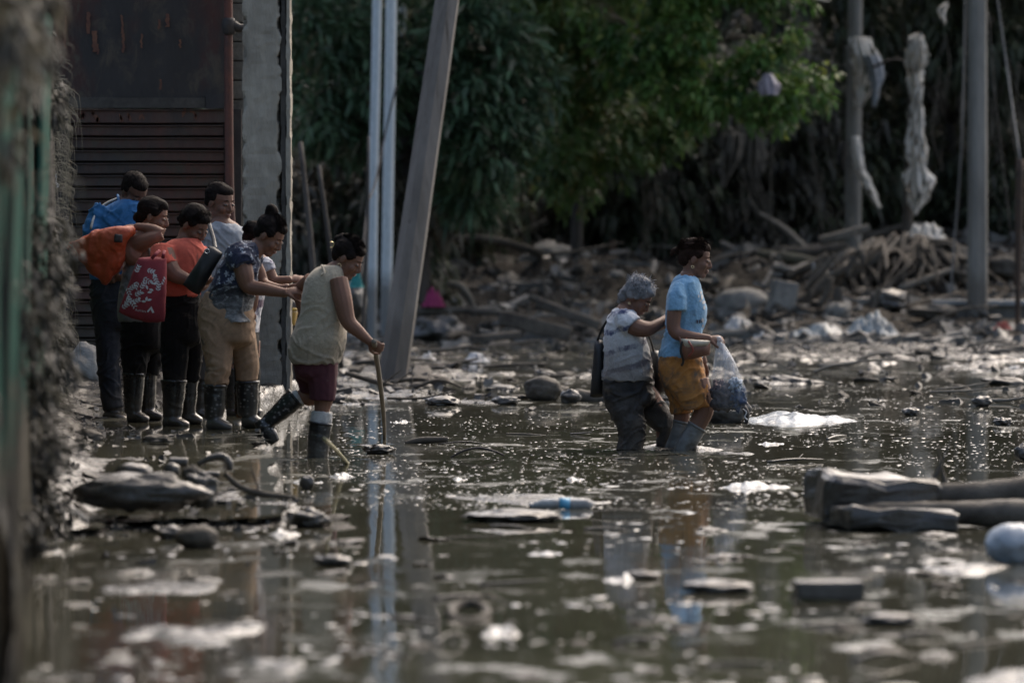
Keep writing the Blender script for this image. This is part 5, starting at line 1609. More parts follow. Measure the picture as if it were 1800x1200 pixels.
# ---- man in blue polo
pA = Person('tall man in bright blue polo shirt bowing his head behind the orange bag', 31.6, 210, SH)
pA.body_ring([(345, 214, 250, .09), (368, 184, 250, .11), (400, 172, 254, .13), (450, 166, 252, .15), (500, 168, 250, .15), (545, 170, 250, .15)])
pA.head(236, 338, 0, yaw=52, pitch=36, sc=1.04, jaw=1.08, neck=[(222, 360, .03), (218, 374, .03)], neck_r=.064)
pA.body_tube([(180, 376, -.04, 13), (166, 420, -.08, 12), (170, 455, -.10, 11), (190, 485, -.14, 10), (206, 490, -.16, 8)])
pA.hand((202, 489, -.16), (1, 0, .1), (0, .5, .8), 40, 1.0)
pA.body_tube([(248, 376, .02, 13), (260, 420, .02, 12), (262, 455, 0, 12), (250, 490, -.05, 9), (240, 495, -.08, 8)])
pA.body_tube([(190, 560, -.04, 22), (192, 650, -.05, 16), (196, 730, -.05, 11)])
pA.body_tube([(232, 560, .08, 22), (234, 650, .08, 16), (236, 725, .08, 11)])
pA.finish(m_skin_d)
pA.face()
pA.hair('short', m_hair, 21)
m_polo = pmat('bright_blue_cotton', (0.018, 0.115, 0.29), (0.028, 0.15, 0.35), 5, .85, None, .45, 26, .008)
pA.cloth('polo_shirt', m_polo, rings=[[(352, 206, 246, .11), (362, 186, 258, .135), (378, 170, 266, .155), (400, 162, 264, .165), (440, 158, 260, .17), (480, 157, 256, .17), (492, 157, 256, .17)]],
         tubes=[[(184, 364, -.03, 19), (168, 395, -.06, 20), (163, 425, -.08, 19)], [(250, 366, .02, 17), (260, 395, .02, 18), (264, 422, .02, 17)],
                ], amp=.009, freq=(7, 7, 6), seed=61.0)
bm = bmesh.new()
tube_bm(bm, [pA.p(206, 344, .05)[:], pA.p(212, 356, -.06)[:], pA.p(224, 368, -.11)[:], pA.p(244, 374, -.12)[:]], [(.010, .016)] * 4, 8, 5)
link('collar', remesh(bm, .005, 1), m_polo, pA.root)
bm = bmesh.new()
tube_bm(bm, [pA.p(207, 349, .00)[:], pA.p(192, 355, -.02)[:], pA.p(178, 365, -.05)[:], pA.p(168, 381, -.10)[:], pA.p(163, 402, -.15)[:]], [(.008, .014)] * 5, 8, 5)
link('backpack_strap', to_mesh(bm), m_sock, pA.root)
pA.cloth('trousers', m_blackd, rings=[[(484, 160, 254, .165), (515, 158, 254, .17), (550, 161, 254, .17), (575, 166, 254, .15)]],
         tubes=[[(190, 565, -.05, 25, 25), (191, 610, -.05, 22, 23), (192, 660, -.05, 20, 21), (197, 700, -.05, 20, 20), (201, 718, -.05, 20, 19)], [(230, 565, .08, 23, 24), (232, 640, .08, 20, 22), (236, 712, .08, 18, 18)]], amp=.010, freq=(8, 8, 9), seed=17.0)
pA.boot([(200, 708, -.05, 17), (199, 722, -.05, 15), (199, 730, -.05, 14)], [(188, 733, -.05, 11, 14), (204, 733, -.08, 11, 14), (218, 736, -.10, 9, 13), (225, 738, -.1, 6, 10)], name='shoe')
pA.boot([(236, 702, .08, 16), (236, 716, .08, 14), (236, 724, .08, 13)], [(228, 727, .08, 11, 13), (240, 728, .06, 11, 13), (254, 731, .05, 8, 12), (260, 732, .05, 6, 9)], name='shoe')

# ---- man in grey T-shirt
pD = Person('man in pale grey T-shirt looking down to the right, behind the coral shirt', 31.7, 385, SH)
pD.body_ring([(382, 372, 404, .09), (400, 348, 428, .14), (440, 344, 430, .15), (500, 346, 424, .15), (560, 350, 420, .15), (580, 350, 420, .14)])
pD.head(387, 356, 0, yaw=42, pitch=12, sc=1.06, jaw=1.10, neck=[(384, 384, .02), (384, 396, .02)], neck_r=.066)
pD.body_tube([(352, 405, -.03, 17), (344, 445, -.05, 14), (346, 480, -.08, 12), (360, 505, -.10, 9)])
pD.hand((358, 504, -.10), (.6, 0, -.8), (0, .8, .2), 30, 1.0)
pD.body_tube([(424, 405, .03, 16), (434, 450, .03, 13), (436, 490, .0, 11), (434, 520, -.02, 8)])
pD.hand((434, 520, -.02), (0, 0, -1), (0, .8, .2), 30, 1.0)
pD.body_tube([(362, 590, -.04, 22), (354, 650, -.05, 15), (350, 725, -.05, 11)])
pD.body_tube([(402, 590, .04, 22), (406, 650, .05, 15), (408, 725, .05, 11)])
pD.finish(m_skin_m)
pD.face()
pD.hair('short', m_hair, 24)
m_lgrey = pmat('pale_grey_cotton', (0.25, 0.27, 0.29), (0.31, 0.33, 0.35), 5, .9, None, .45, 26, .008)
pD.cloth('shirt', m_lgrey, rings=[[(390, 370, 406, .11), (396, 354, 422, .135), (410, 343, 431, .16), (440, 341, 432, .165), (500, 344, 428, .165), (560, 346, 424, .17)]],
         tubes=[[(352, 400, -.03, 18), (343, 425, -.05, 18), (342, 448, -.06, 17)], [(422, 400, .03, 16), (432, 425, .03, 16), (436, 450, .03, 15)]], amp=.008, freq=(7, 7, 7), seed=71.0)
pD.cloth('shorts', pmat('dark_grey_cotton', (0.045, 0.040, 0.036), (0.065, 0.058, 0.050), 6, .9, None, .5, 24, .01, stains=.4), rings=[[(552, 347, 424, .165), (580, 346, 424, .17), (600, 346, 424, .16)]],
         tubes=[[(364, 595, -.05, 24, 24), (360, 635, -.05, 23, 24), (357, 668, -.05, 21, 23)], [(404, 595, .05, 22, 24), (407, 640, .05, 19, 22)]], amp=.008, freq=(8, 8, 8), seed=18.0)
pD.boot([(354, 664, -.05, 17), (352, 700, -.05, 16), (351, 722, -.05, 14)], [(343, 728, -.05, 11, 13), (357, 729, -.07, 11, 13), (370, 732, -.08, 9, 12), (378, 734, -.08, 6, 10)])
pD.boot([(408, 648, .05, 17), (408, 690, .05, 16), (409, 718, .05, 14)], [(400, 724, .05, 11, 13), (414, 725, .04, 11, 13), (427, 729, .03, 9, 12), (434, 731, .03, 6, 10)])

# ---- person mostly hidden behind the navy shirt
pF = Person('person in white patterned shirt almost hidden behind the navy flowered shirt', 30.35, 440, SH)
pF.body_ring([(445, 440, 466, .08), (458, 428, 474, .13), (500, 420, 470, .14), (550, 418, 462, .15), (600, 418, 452, .15)])
pF.head(452, 424, .10, yaw=15, pitch=25, sc=.95, neck=[(452, 448, .02), (452, 460, .02)])
pF.body_tube([(468, 462, -.10, 12), (478, 485, -.12, 11), (485, 493, -.13, 9.5), (505, 492, -.15, 8), (514, 490, -.15, 7)])
pF.hand((512, 491, -.15), (1, 0, .1), (0, .6, -.8), 45, .88, thumb=1)
pF.body_tube([(448, 465, -.14, 10), (450, 500, -.18, 9), (449, 530, -.19, 8), (446, 546, -.19, 6.5)])
pF.hand((446, 546, -.19), (-.15, -.1, -1), (-.6, .5, 0), 40, .85)
pF.body_tube([(425, 600, .08, 16), (424, 660, .08, 12), (424, 735, .08, 10)])
pF.body_tube([(440, 600, .14, 16), (442, 660, .14, 12), (442, 735, .14, 10)])
pF.finish(m_skin)
pF.face()
pF.hair('woman', m_hair, 27)
def m_whitep():
    m, nt, b = nodes_of('white_shirt_with_purple_print')
    v = tex_coord(nt)
    col = mix(nt, ramp(nt, noise(nt, v, 22, 4), .55, .60), (0.48, 0.48, 0.50), (0.15, 0.13, 0.19))
    band = zmask(nt, v, .76, .745, .03)
    band2 = zmask(nt, v, .71, .70, .03)
    col = mix(nt, math_n(nt, 'SUBTRACT', band, band2), col, (0.050, 0.016, 0.055))
    cloth_finish(nt, b, v, col)
    return m
pF.cloth('shirt', m_whitep(), rings=[[(452, 436, 468, .10), (458, 428, 476, .13), (480, 424, 474, .15), (520, 420, 466, .155), (560, 418, 458, .16), (585, 418, 455, .16)]],
         tubes=[[(464, 458, -.09, 12), (471, 466, -.11, 13), (477, 477, -.12, 12.5)]], amp=.006, freq=(9, 9, 9), seed=81.0)
pF.cloth('trousers', m_black, rings=[[(575, 418, 454, .15), (600, 416, 454, .16), (615, 416, 452, .14)]], tubes=[[(425, 610, .08, 16, 20), (424, 665, .08, 14, 18), (424, 728, .08, 13, 15)], [(440, 610, .14, 15, 20), (442, 665, .14, 14, 18), (442, 728, .14, 13, 15)]], amp=.006, seed=19.0)
pF.boot([(424, 690, .08, 14), (424, 710, .08, 14), (424, 722, .08, 13)], [(418, 726, .08, 10, 12), (428, 727, .08, 10, 12), (440, 730, .07, 8, 11)])
pF.boot([(442, 690, .14, 14), (442, 710, .14, 14), (442, 722, .14, 13)], [(436, 726, .14, 10, 12), (448, 727, .14, 10, 12), (458, 730, .13, 8, 11)])
# ------------------------------------------------------------------ bags and things carried
def pillow(P_, corners, dd, thick, n=16, bulge=.6, sag=0.0, seed=0.0, wr=.004, fr=14):
    """stuffed flat thing between four photo corners TL, TR, BR, BL"""
    c = [P_.p(x, y, dd) for x, y in corners]
    cen = sum(c, Vector()) / 4
    V, idx = [], {}
    bm = bmesh.new()
    for side in (-1, 1):
        for i in range(n + 1):
            for j in range(n + 1):
                u, v = i / n, j / n
                a_, b2_ = 2 * u - 1, 2 * v - 1
                kk_ = 1 - .03 * (a_ * a_ * b2_ * b2_)
                u, v = (a_ * kk_ * (1 - .015 * b2_ ** 4) + 1) / 2, (b2_ * kk_ * (1 - .01 * a_ ** 4) + 1) / 2
                q = (c[0] * (1 - u) + c[1] * u) * (1 - v) + (c[3] * (1 - u) + c[2] * u) * v
                e = max(math.sin(math.pi * i / n) * math.sin(math.pi * j / n), 0.0) ** bulge
                q = q + Vector((0, side * (thick * e + .003), -sag * math.sin(math.pi * u) * v))
                idx[side, i, j] = bm.verts.new(q[:])
        for i in range(n):
            for j in range(n):
                f = [idx[side, i, j], idx[side, i + 1, j], idx[side, i + 1, j + 1], idx[side, i, j + 1]]
                bm.faces.new(f if side < 0 else f[::-1])
    rim = [(i, 0) for i in range(n)] + [(n, j) for j in range(n)] + [(i, n) for i in range(n, 0, -1)] + [(0, j) for j in range(n, 0, -1)]
    for a, b_ in zip(rim, rim[1:] + rim[:1]):
        bm.faces.new((idx[-1, a[0], a[1]], idx[1, a[0], a[1]], idx[1, b_[0], b_[1]], idx[-1, b_[0], b_[1]]))
    bmesh.ops.recalc_face_normals(bm, faces=bm.faces)
    me = to_mesh(bm)
    if wr: wrinkle(me, wr, (fr, fr, fr * .7), seed)
    return me
class Prop(Person):
    def __init__(s, name, label, cat, d, x, y, group=None):
        s.d = d; s.s = S(d)
        s.root = empty(name, W(x, y, d)[:], label, cat, group)
        s.o = Vector(s.root.location)
        s.bm = bmesh.new()
def strap(P_, pts, w_, mat, name='strap', parent=None, flat=.4):
    bm = bmesh.new()
    tube_bm(bm, [P_.p(*q)[:] for q in pts], [(w_, w_ * flat)] * len(pts), 8, 5)
    return link(name, to_mesh(bm), mat, parent or P_.root)

m_orange = pmat('orange_nylon', (0.34, 0.050, 0.014), (0.42, 0.075, 0.02), 4, .55, None, .5, 16, .012)
b_ = Prop('sack_bag', 'big orange cloth bag slung over the shoulder of the bare-shouldered woman', 'bag', 30.8, 180, 445)
bm = bmesh.new()
b_.tube(bm, [(238, 404, -.16, 7), (222, 410, -.20, 13), (200, 424, -.18, 26, 20), (175, 438, -.14, 34, 24), (150, 438, -.12, 24, 18), (132, 434, -.10, 11, 9), (122, 432, -.10, 4)], 0, 16, 5)
b_.tube(bm, [(200, 425, -.16, 24, 18), (198, 452, -.15, 24, 20), (190, 478, -.14, 16, 14), (187, 498, -.13, 5)], 0, 16, 5)
b_.tube(bm, [(160, 440, -.13, 18, 16), (178, 468, -.14, 20, 16), (190, 488, -.14, 8)], 0, 14, 5)
me = remesh(bm, .008, 5)
wrinkle(me, .010, (7, 7, 7), 3.3); wrinkle(me, .004, (18, 18, 18), 5.3)
link('bag_body', me, m_orange, b_.root)
me = pillow(b_, [(208, 411), (222, 412), (221, 426), (207, 425)], -.275, .004, 4)
link('strap_tab', me, m_dark, b_.root)

b_ = Prop('tote_bag', 'dark red tote bag printed with white leaves and lettering', 'bag', 30.0, 258, 500)
m_tote = pmat('dark_red_cloth', (0.20, 0.018, 0.026), (0.26, 0.028, 0.036), 4, .8, None, .35, 24, .006)
me = pillow(b_, [(247, 452), (296, 452), (293, 566), (210, 548)], -.14, .055, 26, .5, .02, 4.0, .006, 9)
tb = link('bag_body', me, m_tote, b_.root)
for (a, c_) in (((270, 454), (284, 440)), ((290, 454), (292, 440))):
    strap(b_, [(a[0], a[1], -.17), ((a[0] + c_[0]) / 2, (a[1] + c_[1]) / 2, -.18), (c_[0], c_[1], -.14)], .010, m_tote, 'handle', None, .3)
rl = random.Random(2)
polys = []
def leaf_poly(x, y, a, L_, w_):
    pts = []
    for t, ww in ((0, 0.05), (.3, .8), (.55, 1), (.8, .6), (1, 0.02), (.8, -.6), (.55, -1), (.3, -.8)):
        dx, dy = math.cos(a) * L_ * t, math.sin(a) * L_ * t
        pts.append((x + dx - math.sin(a) * w_ * ww, y + dy + math.cos(a) * w_ * ww))
    return local_poly(b_, pts)
sprigs = [(243, 478, -1.1, 1), (257, 488, .6, 0), (263, 474, .3, 1), (275, 484, 1.2, 1), (290, 500, -1.2, 1), (246, 495, 1.9, 0), (264, 500, .0, 2), (281, 510, -1.4, 1), (233, 508, -.7, 1),
          (242, 518, -.5, 1), (262, 520, .1, 2), (228, 520, .9, 0), (225, 534, -1.0, 1), (238, 530, -.4, 1), (250, 521, 0, 2), (219, 540, -.6, 1), (272, 491, .2, 2), (235, 528, 1.0, 0), (252, 506, -1.0, 1), (228, 506, 1.2, 0)]
for (x, y, a, kd) in sprigs:
    if kd == 2:
        for q in range(3):
            polys.append(leaf_poly(x + rl.uniform(-3, 3), y + (q - 1) * 7, rl.uniform(-.4, .6) + (q == 1) * 1.6, 8.5, 2.1))
    else:
        for q in range(3):
            t = q * 4.6
            for sd in (-1, 1):
                polys.append(leaf_poly(x + math.cos(a) * t, y + math.sin(a) * t, a + sd * .75, 6.5, 1.15))
        if kd: polys.append(leaf_poly(x, y, a, 16, .5))
project_print('leaf_print', polys, tb, m_print, tb, .003)['kind'] = 'stuff'
project_print('chevron_print', [local_poly(b_, [(262, 546), (270, 537), (270.5, 540), (264, 548)]), local_poly(b_, [(270, 537), (275, 548), (271.5, 549), (268.5, 541.5)])], tb, m_print, tb, .003)
def lettering(text, P_, x, y, w_px, target, mat, name='lettering', rot=0.0):
    cu = bpy.data.curves.new('lettering', 'FONT')
    cu.body = text; cu.resolution_u = 2
    fo = bpy.data.objects.new('lettering', cu)
    COL.objects.link(fo)
    dg = bpy.context.evaluated_depsgraph_get(); dg.update()
    me = bpy.data.meshes.new_from_object(fo.evaluated_get(dg))
    bpy.data.objects.remove(fo)
    co = get_co(me)
    w0 = co[:, 0].max() - co[:, 0].min()
    k = w_px / P_.s / w0
    o0 = P_.p(x, y)
    bm_t = bmesh.new(); bm_t.from_mesh(target.data)
    T = BVHTree.FromBMesh(bm_t); bm_t.free()
    out = []
    for q in co:
        xx, zz = (q[0] - co[:, 0].min()) * k, q[1] * k
        xx, zz = xx * math.cos(rot) - zz * math.sin(rot), xx * math.sin(rot) + zz * math.cos(rot)
        h = T.ray_cast(Vector((o0.x + xx, -3, o0.z + zz)), Vector((0, 1, 0)))
        out.append((h[0] + h[1] * .003)[:] if h[0] is not None else (o0.x + xx, -.2, o0.z + zz))
    set_co(me, np.array(out))
    return link(name, me, mat, target)
lettering('Aurrera', b_, 241, 545, 20, tb, m_print, rot=R(-9))

m_leath = pmat('black_leather', (0.010, 0.010, 0.010), (0.018, 0.018, 0.018), 6, .45, .65, .4, 26, .006)
b_ = Prop('shoulder_bag', 'slouchy black shoulder bag with a metal ring, tilted behind the navy shirt', 'bag', 30.0, 360, 475)
me = pillow(b_, [(371, 430), (396, 444), (353, 519), (324, 500)], -.20, .045, 18, .5, .0, 7.0, .006, 9)
tb = link('bag_body', me, m_leath, b_.root)
strap(b_, [(382, 438, -.20), (377, 420, -.10), (370, 402, .0), (366, 394, .10)], .012, m_leath)
bm = bmesh.new()
c = b_.p(368, 441, -.245)
tube_bm(bm, [(c + Vector((math.cos(a) * .014, 0, math.sin(a) * .014)))[:] for a in [2 * math.pi * i / 12 for i in range(13)]], .0028, 5, 1)
link('ring', to_mesh(bm), pmat('steel_ring', (.6, .6, .6), None, 5, .25, bmp=0, metallic=1.0), b_.root)

m_cream = pmat('cream_leather', (0.52, 0.47, 0.36), (0.42, 0.37, 0.28), 7, .5, None, .3, 30, .004)
m_brownl = pmat('tan_brown_leather', (0.22, 0.10, 0.06), (0.15, 0.065, 0.04), 7, .5, None, .3, 30, .004)
b_ = Prop('handbag', 'small cream and brown handbag tucked under the arm of the woman in blue', 'bag', 30.4, 1220, 612)
tb = link('bag_body', pillow(b_, [(1191, 594), (1246, 598), (1246, 622), (1200, 632)], -.235, .045, 14, .45, .0, 2.0, .003, 14), m_brownl, b_.root)
link('flap', pillow(b_, [(1193, 593), (1247, 597), (1240, 606), (1203, 610)], -.262, .028, 10, .45, .0, 3.0, .002, 14), m_cream, b_.root)
strap(b_, [(1203, 593, -.25), (1210, 602, -.302), (1215, 614, -.30), (1207, 624, -.285)], .006, pmat('red_brown_trim', (0.25, 0.055, 0.035), None, 5, .5, bmp=0), 'trim')
strap(b_, [(1194, 596, -.24), (1188, 575, -.195), (1191, 545, -.20), (1196, 515, -.185)], .005, m_brownl, 'strap')
strap(b_, [(1196, 598, -.27), (1194, 615, -.26), (1199, 632, -.22), (1196, 641, -.2)], .007, m_dark, 'tassel')

def film():
    m, nt, b = nodes_of('thin_white_plastic')
    v = tex_coord(nt, (1, 1, .10))
    f = ramp(nt, noise(nt, v, 26, 3, .5), .30, .80)
    b.inputs['Base Color'].default_value = (0.72, 0.76, 0.80, 1)
    b.inputs['Roughness'].default_value = 0.3
    bump(nt, b, noise(nt, v, 30, 4, .6), .3, .006)
    tr = nt.nodes.new('ShaderNodeBsdfTransparent')
    ms = nt.nodes.new('ShaderNodeMixShader')
    mr = nt.nodes.new('ShaderNodeMapRange')
    mr.inputs['To Min'].default_value = .07; mr.inputs['To Max'].default_value = .36
    nt.links.new(f, mr.inputs['Value'])
    hz = nt.nodes.new('ShaderNodeMapRange')
    hz.inputs['From Min'].default_value = -.06; hz.inputs['From Max'].default_value = .16
    hz.inputs['To Min'].default_value = .45; hz.inputs['To Max'].default_value = 1.9
    nt.links.new(sep(nt, tex_coord(nt))[2], hz.inputs['Value'])
    nt.links.new(math_n(nt, 'MULTIPLY', mr.outputs[0], hz.outputs[0]), ms.inputs['Fac'])
    nt.links.new(tr.outputs[0], ms.inputs[1]); nt.links.new(b.outputs[0], ms.inputs[2])
    nt.links.new(ms.outputs[0], nt.nodes['Material Output'].inputs['Surface'])
    return m
b_ = Prop('plastic_bag', 'full translucent white plastic bag hanging from the hand of the woman in blue', 'bag', 30.4, 1276, 660)
bm = bmesh.new()
rings_bm(bm, b_.ring([(590, 1256, 1262, .015, -.21), (600, 1258, 1268, .03, -.21), (625, 1254, 1283, .07, -.21), (655, 1250, 1298, .11, -.21), (685, 1247, 1308, .13, -.21), (705, 1250, 1309, .12, -.21), (716, 1258, 1303, .09, -.21), (720, 1266, 1296, .04, -.21)]), 60, 6, power=2.0)
me = to_mesh(bm)
P_ = get_co(me); N_ = get_no(me)
ang = np.arctan2(P_[:, 1] + .21, P_[:, 0])
env = sst(.25, -.05, P_[:, 2])
set_co(me, P_ + N_ * ((.006 * np.sin(ang * 17 + 2 * pn(P_ * 6)) * (1 - .6 * env) + .012 * pn(P_ * 14) * env))[:, None])
link('bag_film', me, film(), b_.root)
for (x, y, w_, h_, dd, mm, nm) in [(1270, 695, 22, 23, -.22, pmat('dark_bundle', (.03, .025, .025), (.08, .06, .055), 9, .8), 'bundle'), (1294, 697, 14, 20, -.23, pmat('blue_bundle', (.03, .05, .10), (.06, .09, .15), 9, .8), 'bundle'),
                                   (1290, 676, 12, 14, -.235, pmat('pale_blue_bundle', (.34, .40, .47), (.24, .30, .36), 9, .8), 'bundle'), (1262, 683, 12, 15, -.20, pmat('maroon_bundle', (.06, .03, .035), (.11, .07, .07), 9, .8), 'bundle'), (1278, 708, 22, 9, -.2, m_dark, 'bundle')]:
    me = lump((w_ / b_.s, .07, h_ / b_.s), x * .1, .5, 4, 2.4)
    o = link(nm, me, mm, b_.root); o.location = b_.p(x, y, dd)
strap(b_, [(1303, 716, -.21), (1309, 722, -.22), (1306, 730, -.22), (1311, 735, -.22)], .004, pmat('film_scrap', (.6, .6, .6), None, 5, .4, bmp=0), 'knot')

b_ = Prop('tote_bag', 'flat black tote bag hanging at the back of the grey-haired woman', 'bag', 30.55, 1050, 650)
link('bag_body', pillow(b_, [(1046, 598), (1062, 598), (1062, 698), (1037, 699)], .05, .05, 12, .4, .0, 2.0, .003, 8), m_leath, b_.root)
strap(b_, [(1050, 600, .05), (1060, 575, .0), (1076, 552, -.06), (1090, 546, -.05)], .007, m_leath)
b_ = Prop('hand_bag', 'soft black bag hanging in front of the grey-haired woman', 'bag', 30.6, 1160, 650)
link('bag_body', pillow(b_, [(1146, 618), (1160, 617), (1176, 684), (1150, 700)], .10, .08, 14, .5, .0, 5.0, .010, 9), m_leath, b_.root)
strap(b_, [(1150, 620, .10), (1146, 604, .05), (1140, 590, -.05), (1134, 580, -.02)], .006, m_leath)

# ------------------------------------------------------------------ mud, stones, timber and litter
m_rockm = pmat('mud_coated_stone', (0.046, 0.040, 0.031), (0.110, 0.096, 0.077), 4, .6, .85, .6, 22, .015, spec=.3)
m_rockl = pmat('pale_stone', (0.17, 0.158, 0.138), (0.30, 0.285, 0.25), 3.5, .75, .9, .7, 14, .03)
m_rockd = pmat('dark_wet_stone', (0.030, 0.027, 0.022), (0.075, 0.066, 0.054), 5, .22, .5, .5, 24, .012, spec=.6)
m_wood = pmat('muddy_timber', (0.055, 0.046, 0.036), (0.13, 0.112, 0.088), 4, .7, .9, .8, 20, .02, (1, 1, 1), spec=.25)
m_woodl = pmat('stripped_wood', (0.12, 0.105, 0.082), (0.20, 0.18, 0.145), 5, .75, None, .5, 22, .01)
m_plast = pmat('muddy_white_plastic', (0.46, 0.48, 0.48), (0.22, 0.21, 0.19), 6, .22, .4, .6, 16, .02, stains=.35, spec=.6)
def rock(x, y, w_, h_, label, mat=None, d=None, cat='stone', name='stone', seed=None, rough=.28, group=None, dep=.8, tilt=0.0, sub=4, flat=0.0):
    """stone whose outline is w_ x h_ photo pixels round (x, y); d from the ground line under it unless given"""
    if d is None: d = GD(y + h_ * .42, 0.0)
    k = S(d)
    me = lump((w_ / 2 / k, max(w_, h_) / 2 / k * dep, h_ / 2 / k), seed if seed is not None else x * .37 + y, rough, sub, 1.5, flat)
    wrinkle(me, .02 * min(w_, h_) / k, (3 * k / max(w_, 20),) * 3, x * .1, None, True, 3)
    o = link(name, me, mat or m_rockm)
    o.location = W(x, y, d)
    o.rotation_euler = (0, R(tilt), 0)
    return tag(o, label, cat, group)
def logp(pts, rads, d, label, mat=None, name='log', cat='log', seg=10, wr=.12, twigs=0, group=None):
    """log, branch or stick along photo points (x, y[, dd]) with radii in photo pixels"""
    bm = bmesh.new()
    k = S(d)
    P_ = [(W(q[0], q[1], d) + Vector((0, q[2] if len(q) > 2 else 0, 0))) for q in pts]
    o_ = P_[0].copy()
    rr_ = [r_ / k for r_ in rads]
    tube_bm(bm, [(q - o_)[:] for q in P_], rr_, seg, 8)
    rt = random.Random(int(pts[0][0]) + twigs)
    for t in range(twigs):
        i = rt.randrange(len(P_) - 1); q = P_[i].lerp(P_[i + 1], rt.random()) - o_
        dv = Vector((rt.uniform(-1, 1), rt.uniform(-.6, .6), rt.uniform(.1, 1.2))) * (rr_[i] * 9)
        tube_bm(bm, [q[:], (q + dv * .5)[:], (q + dv + Vector((0, 0, rt.uniform(-.05, .05))))[:]], [rr_[i] * .35, rr_[i] * .28, rr_[i] * .1], 6, 4)
    me = to_mesh(bm)
    wrinkle(me, max(rr_) * wr, (1.2 / max(rr_) * .25,) * 3, pts[0][0] * .3, None, True, 3)
    wrinkle(me, max(rr_) * wr * 1.3, (2.2, 9 / max(max(rr_) * 12, .3), 9 / max(max(rr_) * 12, .3)), pts[0][0] * .7, None, False, 3)
    o = link(name, me, mat or m_wood)
    o.location = o_
    return tag(o, label, cat, group)
def slab(x, y, w_, h_, label, mat, d, dep=.3, tilt=0, yaw=0, name='slab', cat='slab', bev=.02, roughn=.02, group=None):
    k = S(d)
    me = box((-w_ / 2 / k, -dep / 2, -h_ / 2 / k), (w_ / 2 / k, dep / 2, h_ / 2 / k), bevel=min(bev, h_ / 5 / k), sub=3, rough=roughn, seed=x)
    o = link(name, me, mat)
    o.location = W(x, y, d); o.rotation_euler = (0, R(tilt), R(yaw))
    return tag(o, label, cat, group)
def cloth_heap(x, y, w_, h_, label, mat, d, name='cloth_heap', cat='cloth', dep=.35, seed=1.0, folds=.3, n=70):
    """crumpled sheet lying over something, fading out to its hem"""
    k = S(d)
    u = np.linspace(-1, 1, n)
    U, V_ = np.meshgrid(u, u, indexing='ij')
    rr_ = np.sqrt(U ** 2 + V_ ** 2) * (1 + .30 * fbm(np.stack([np.cos(np.arctan2(V_, U)).ravel() * 1.5 + seed, np.sin(np.arctan2(V_, U)).ravel() * 1.5, U.ravel() * 0], 1), 3).reshape(n, n))
    P_ = np.stack([U.ravel() * 2.3 + seed, V_.ravel() * 1.6, U.ravel() * 0 + seed], 1)
    h = (1 - sst(.25, 1.0, rr_.ravel())) * (.75 + .9 * fbm(P_, 3)) + folds * (.5 - np.abs(fbm(P_ * 1.9 + 4, 4)) * 2) * (1 - sst(.7, 1.1, rr_.ravel()))
    X = U.ravel() * w_ / 2 / k; Y = V_.ravel() * dep
    Z = h * h_ / k - .02
    i = np.arange(n * n).reshape(n, n)
    q = np.stack([i[:-1, :-1], i[1:, :-1], i[1:, 1:], i[:-1, 1:]], -1).reshape(-1, 4)
    keep = rr_.ravel()[q].max(1) < 1.08
    me = np_mesh(name, np.stack([X, Y, Z], 1), quads=q[keep])
    o = link(name, me, mat)
    o.modifiers.new('t', 'SOLIDIFY').thickness = .006
    o.location = W(x, y + h_ / 2, d)
    return tag(o, label, cat)

m_tarpw = pmat('white_wet_sheet', (0.34, 0.38, 0.40), (0.24, 0.26, 0.27), 3, .18, .3, .6, 9, .03, stains=.15, spec=.6)
# debris bank behind the channel, left half
rock(815, 428, 96, 34, 'long tan boulder behind the top of the thin white pipe', m_rockl, 71)
rock(868, 436, 90, 42, 'tan boulder under the slanting dark beam', m_rockl, 70)
logp([(796, 462), (870, 432), (962, 388)], [7, 9, 6], 69, 'dark beam slanting up to the right across the tan boulders', m_wood, 'beam', 'beam')
logp([(903, 352), (906, 400), (916, 452)], [7, 12, 18], 69.5, 'upright tan stump among the pale boulders', m_woodl, 'stump', 'stump')
rock(932, 412, 52, 46, 'tan rock beside the upright stump', m_rockl, 70.5)
rock(975, 470, 112, 88, 'largest pale knobbly boulder on the bank', m_rockl, 67.5, rough=.34)
rock(872, 478, 88, 62, 'dull brown boulder left of the largest pale boulder', m_rockm, 68)
rock(798, 478, 60, 44, 'brown boulder just right of the thin white pipe foot', m_rockm, 67)
rock(1042, 482, 34, 42, 'small pale block right of the largest boulder', m_rockl, 67)
rock(1132, 452, 108, 46, 'long pale ridge-shaped boulder behind the grey-haired woman', m_rockl, 70)
rock(1102, 520, 90, 60, 'dark boulder low behind the grey-haired woman', m_rockm, 66)
slab(1076, 448, 13, 50, 'narrow orange-brown board standing among the boulders', pmat('brown_board', (.17, .10, .06), (.12, .07, .045), 6, .8), 69, .05, 6, 0, 'board', 'board')
rock(872, 515, 44, 30, 'pale stone with a bright top below the brown boulder', m_rockl, 65)
rock(930, 388, 30, 18, 'orange-tinted stone on the crest beside the stump', pmat('orange_stone', (.24, .13, .08), (.16, .09, .06), 6, .8), 71)
m_pink = pmat('magenta_cloth', (0.36, 0.03, 0.12), (0.27, 0.026, 0.09), 5, .8, None, .4, 24, .01)
cloth_heap(762, 519, 42, 32, 'magenta cloth heaped beside the leaning concrete pole', m_pink, 60, dep=.12, seed=3.0)
logp([(784, 498), (806, 503), (824, 522), (834, 548)], [5, 7, 6, 4], 62, 'curved pale root arching right of the magenta cloth', m_woodl, 'root', 'root')
logp([(732, 549), (800, 545), (905, 552)], [5, 6, 5], 60, 'dark horizontal timber below the magenta cloth', m_wood, 'timber', 'timber')
rock(768, 580, 92, 52, 'dark mud hump right of the leaning pole foot', m_rockd, 58, rough=.3)
slab(940, 573, 128, 25, 'thick dark plank sloping down to the right', m_wood, 57.5, .25, 13, 8, 'plank', 'plank')
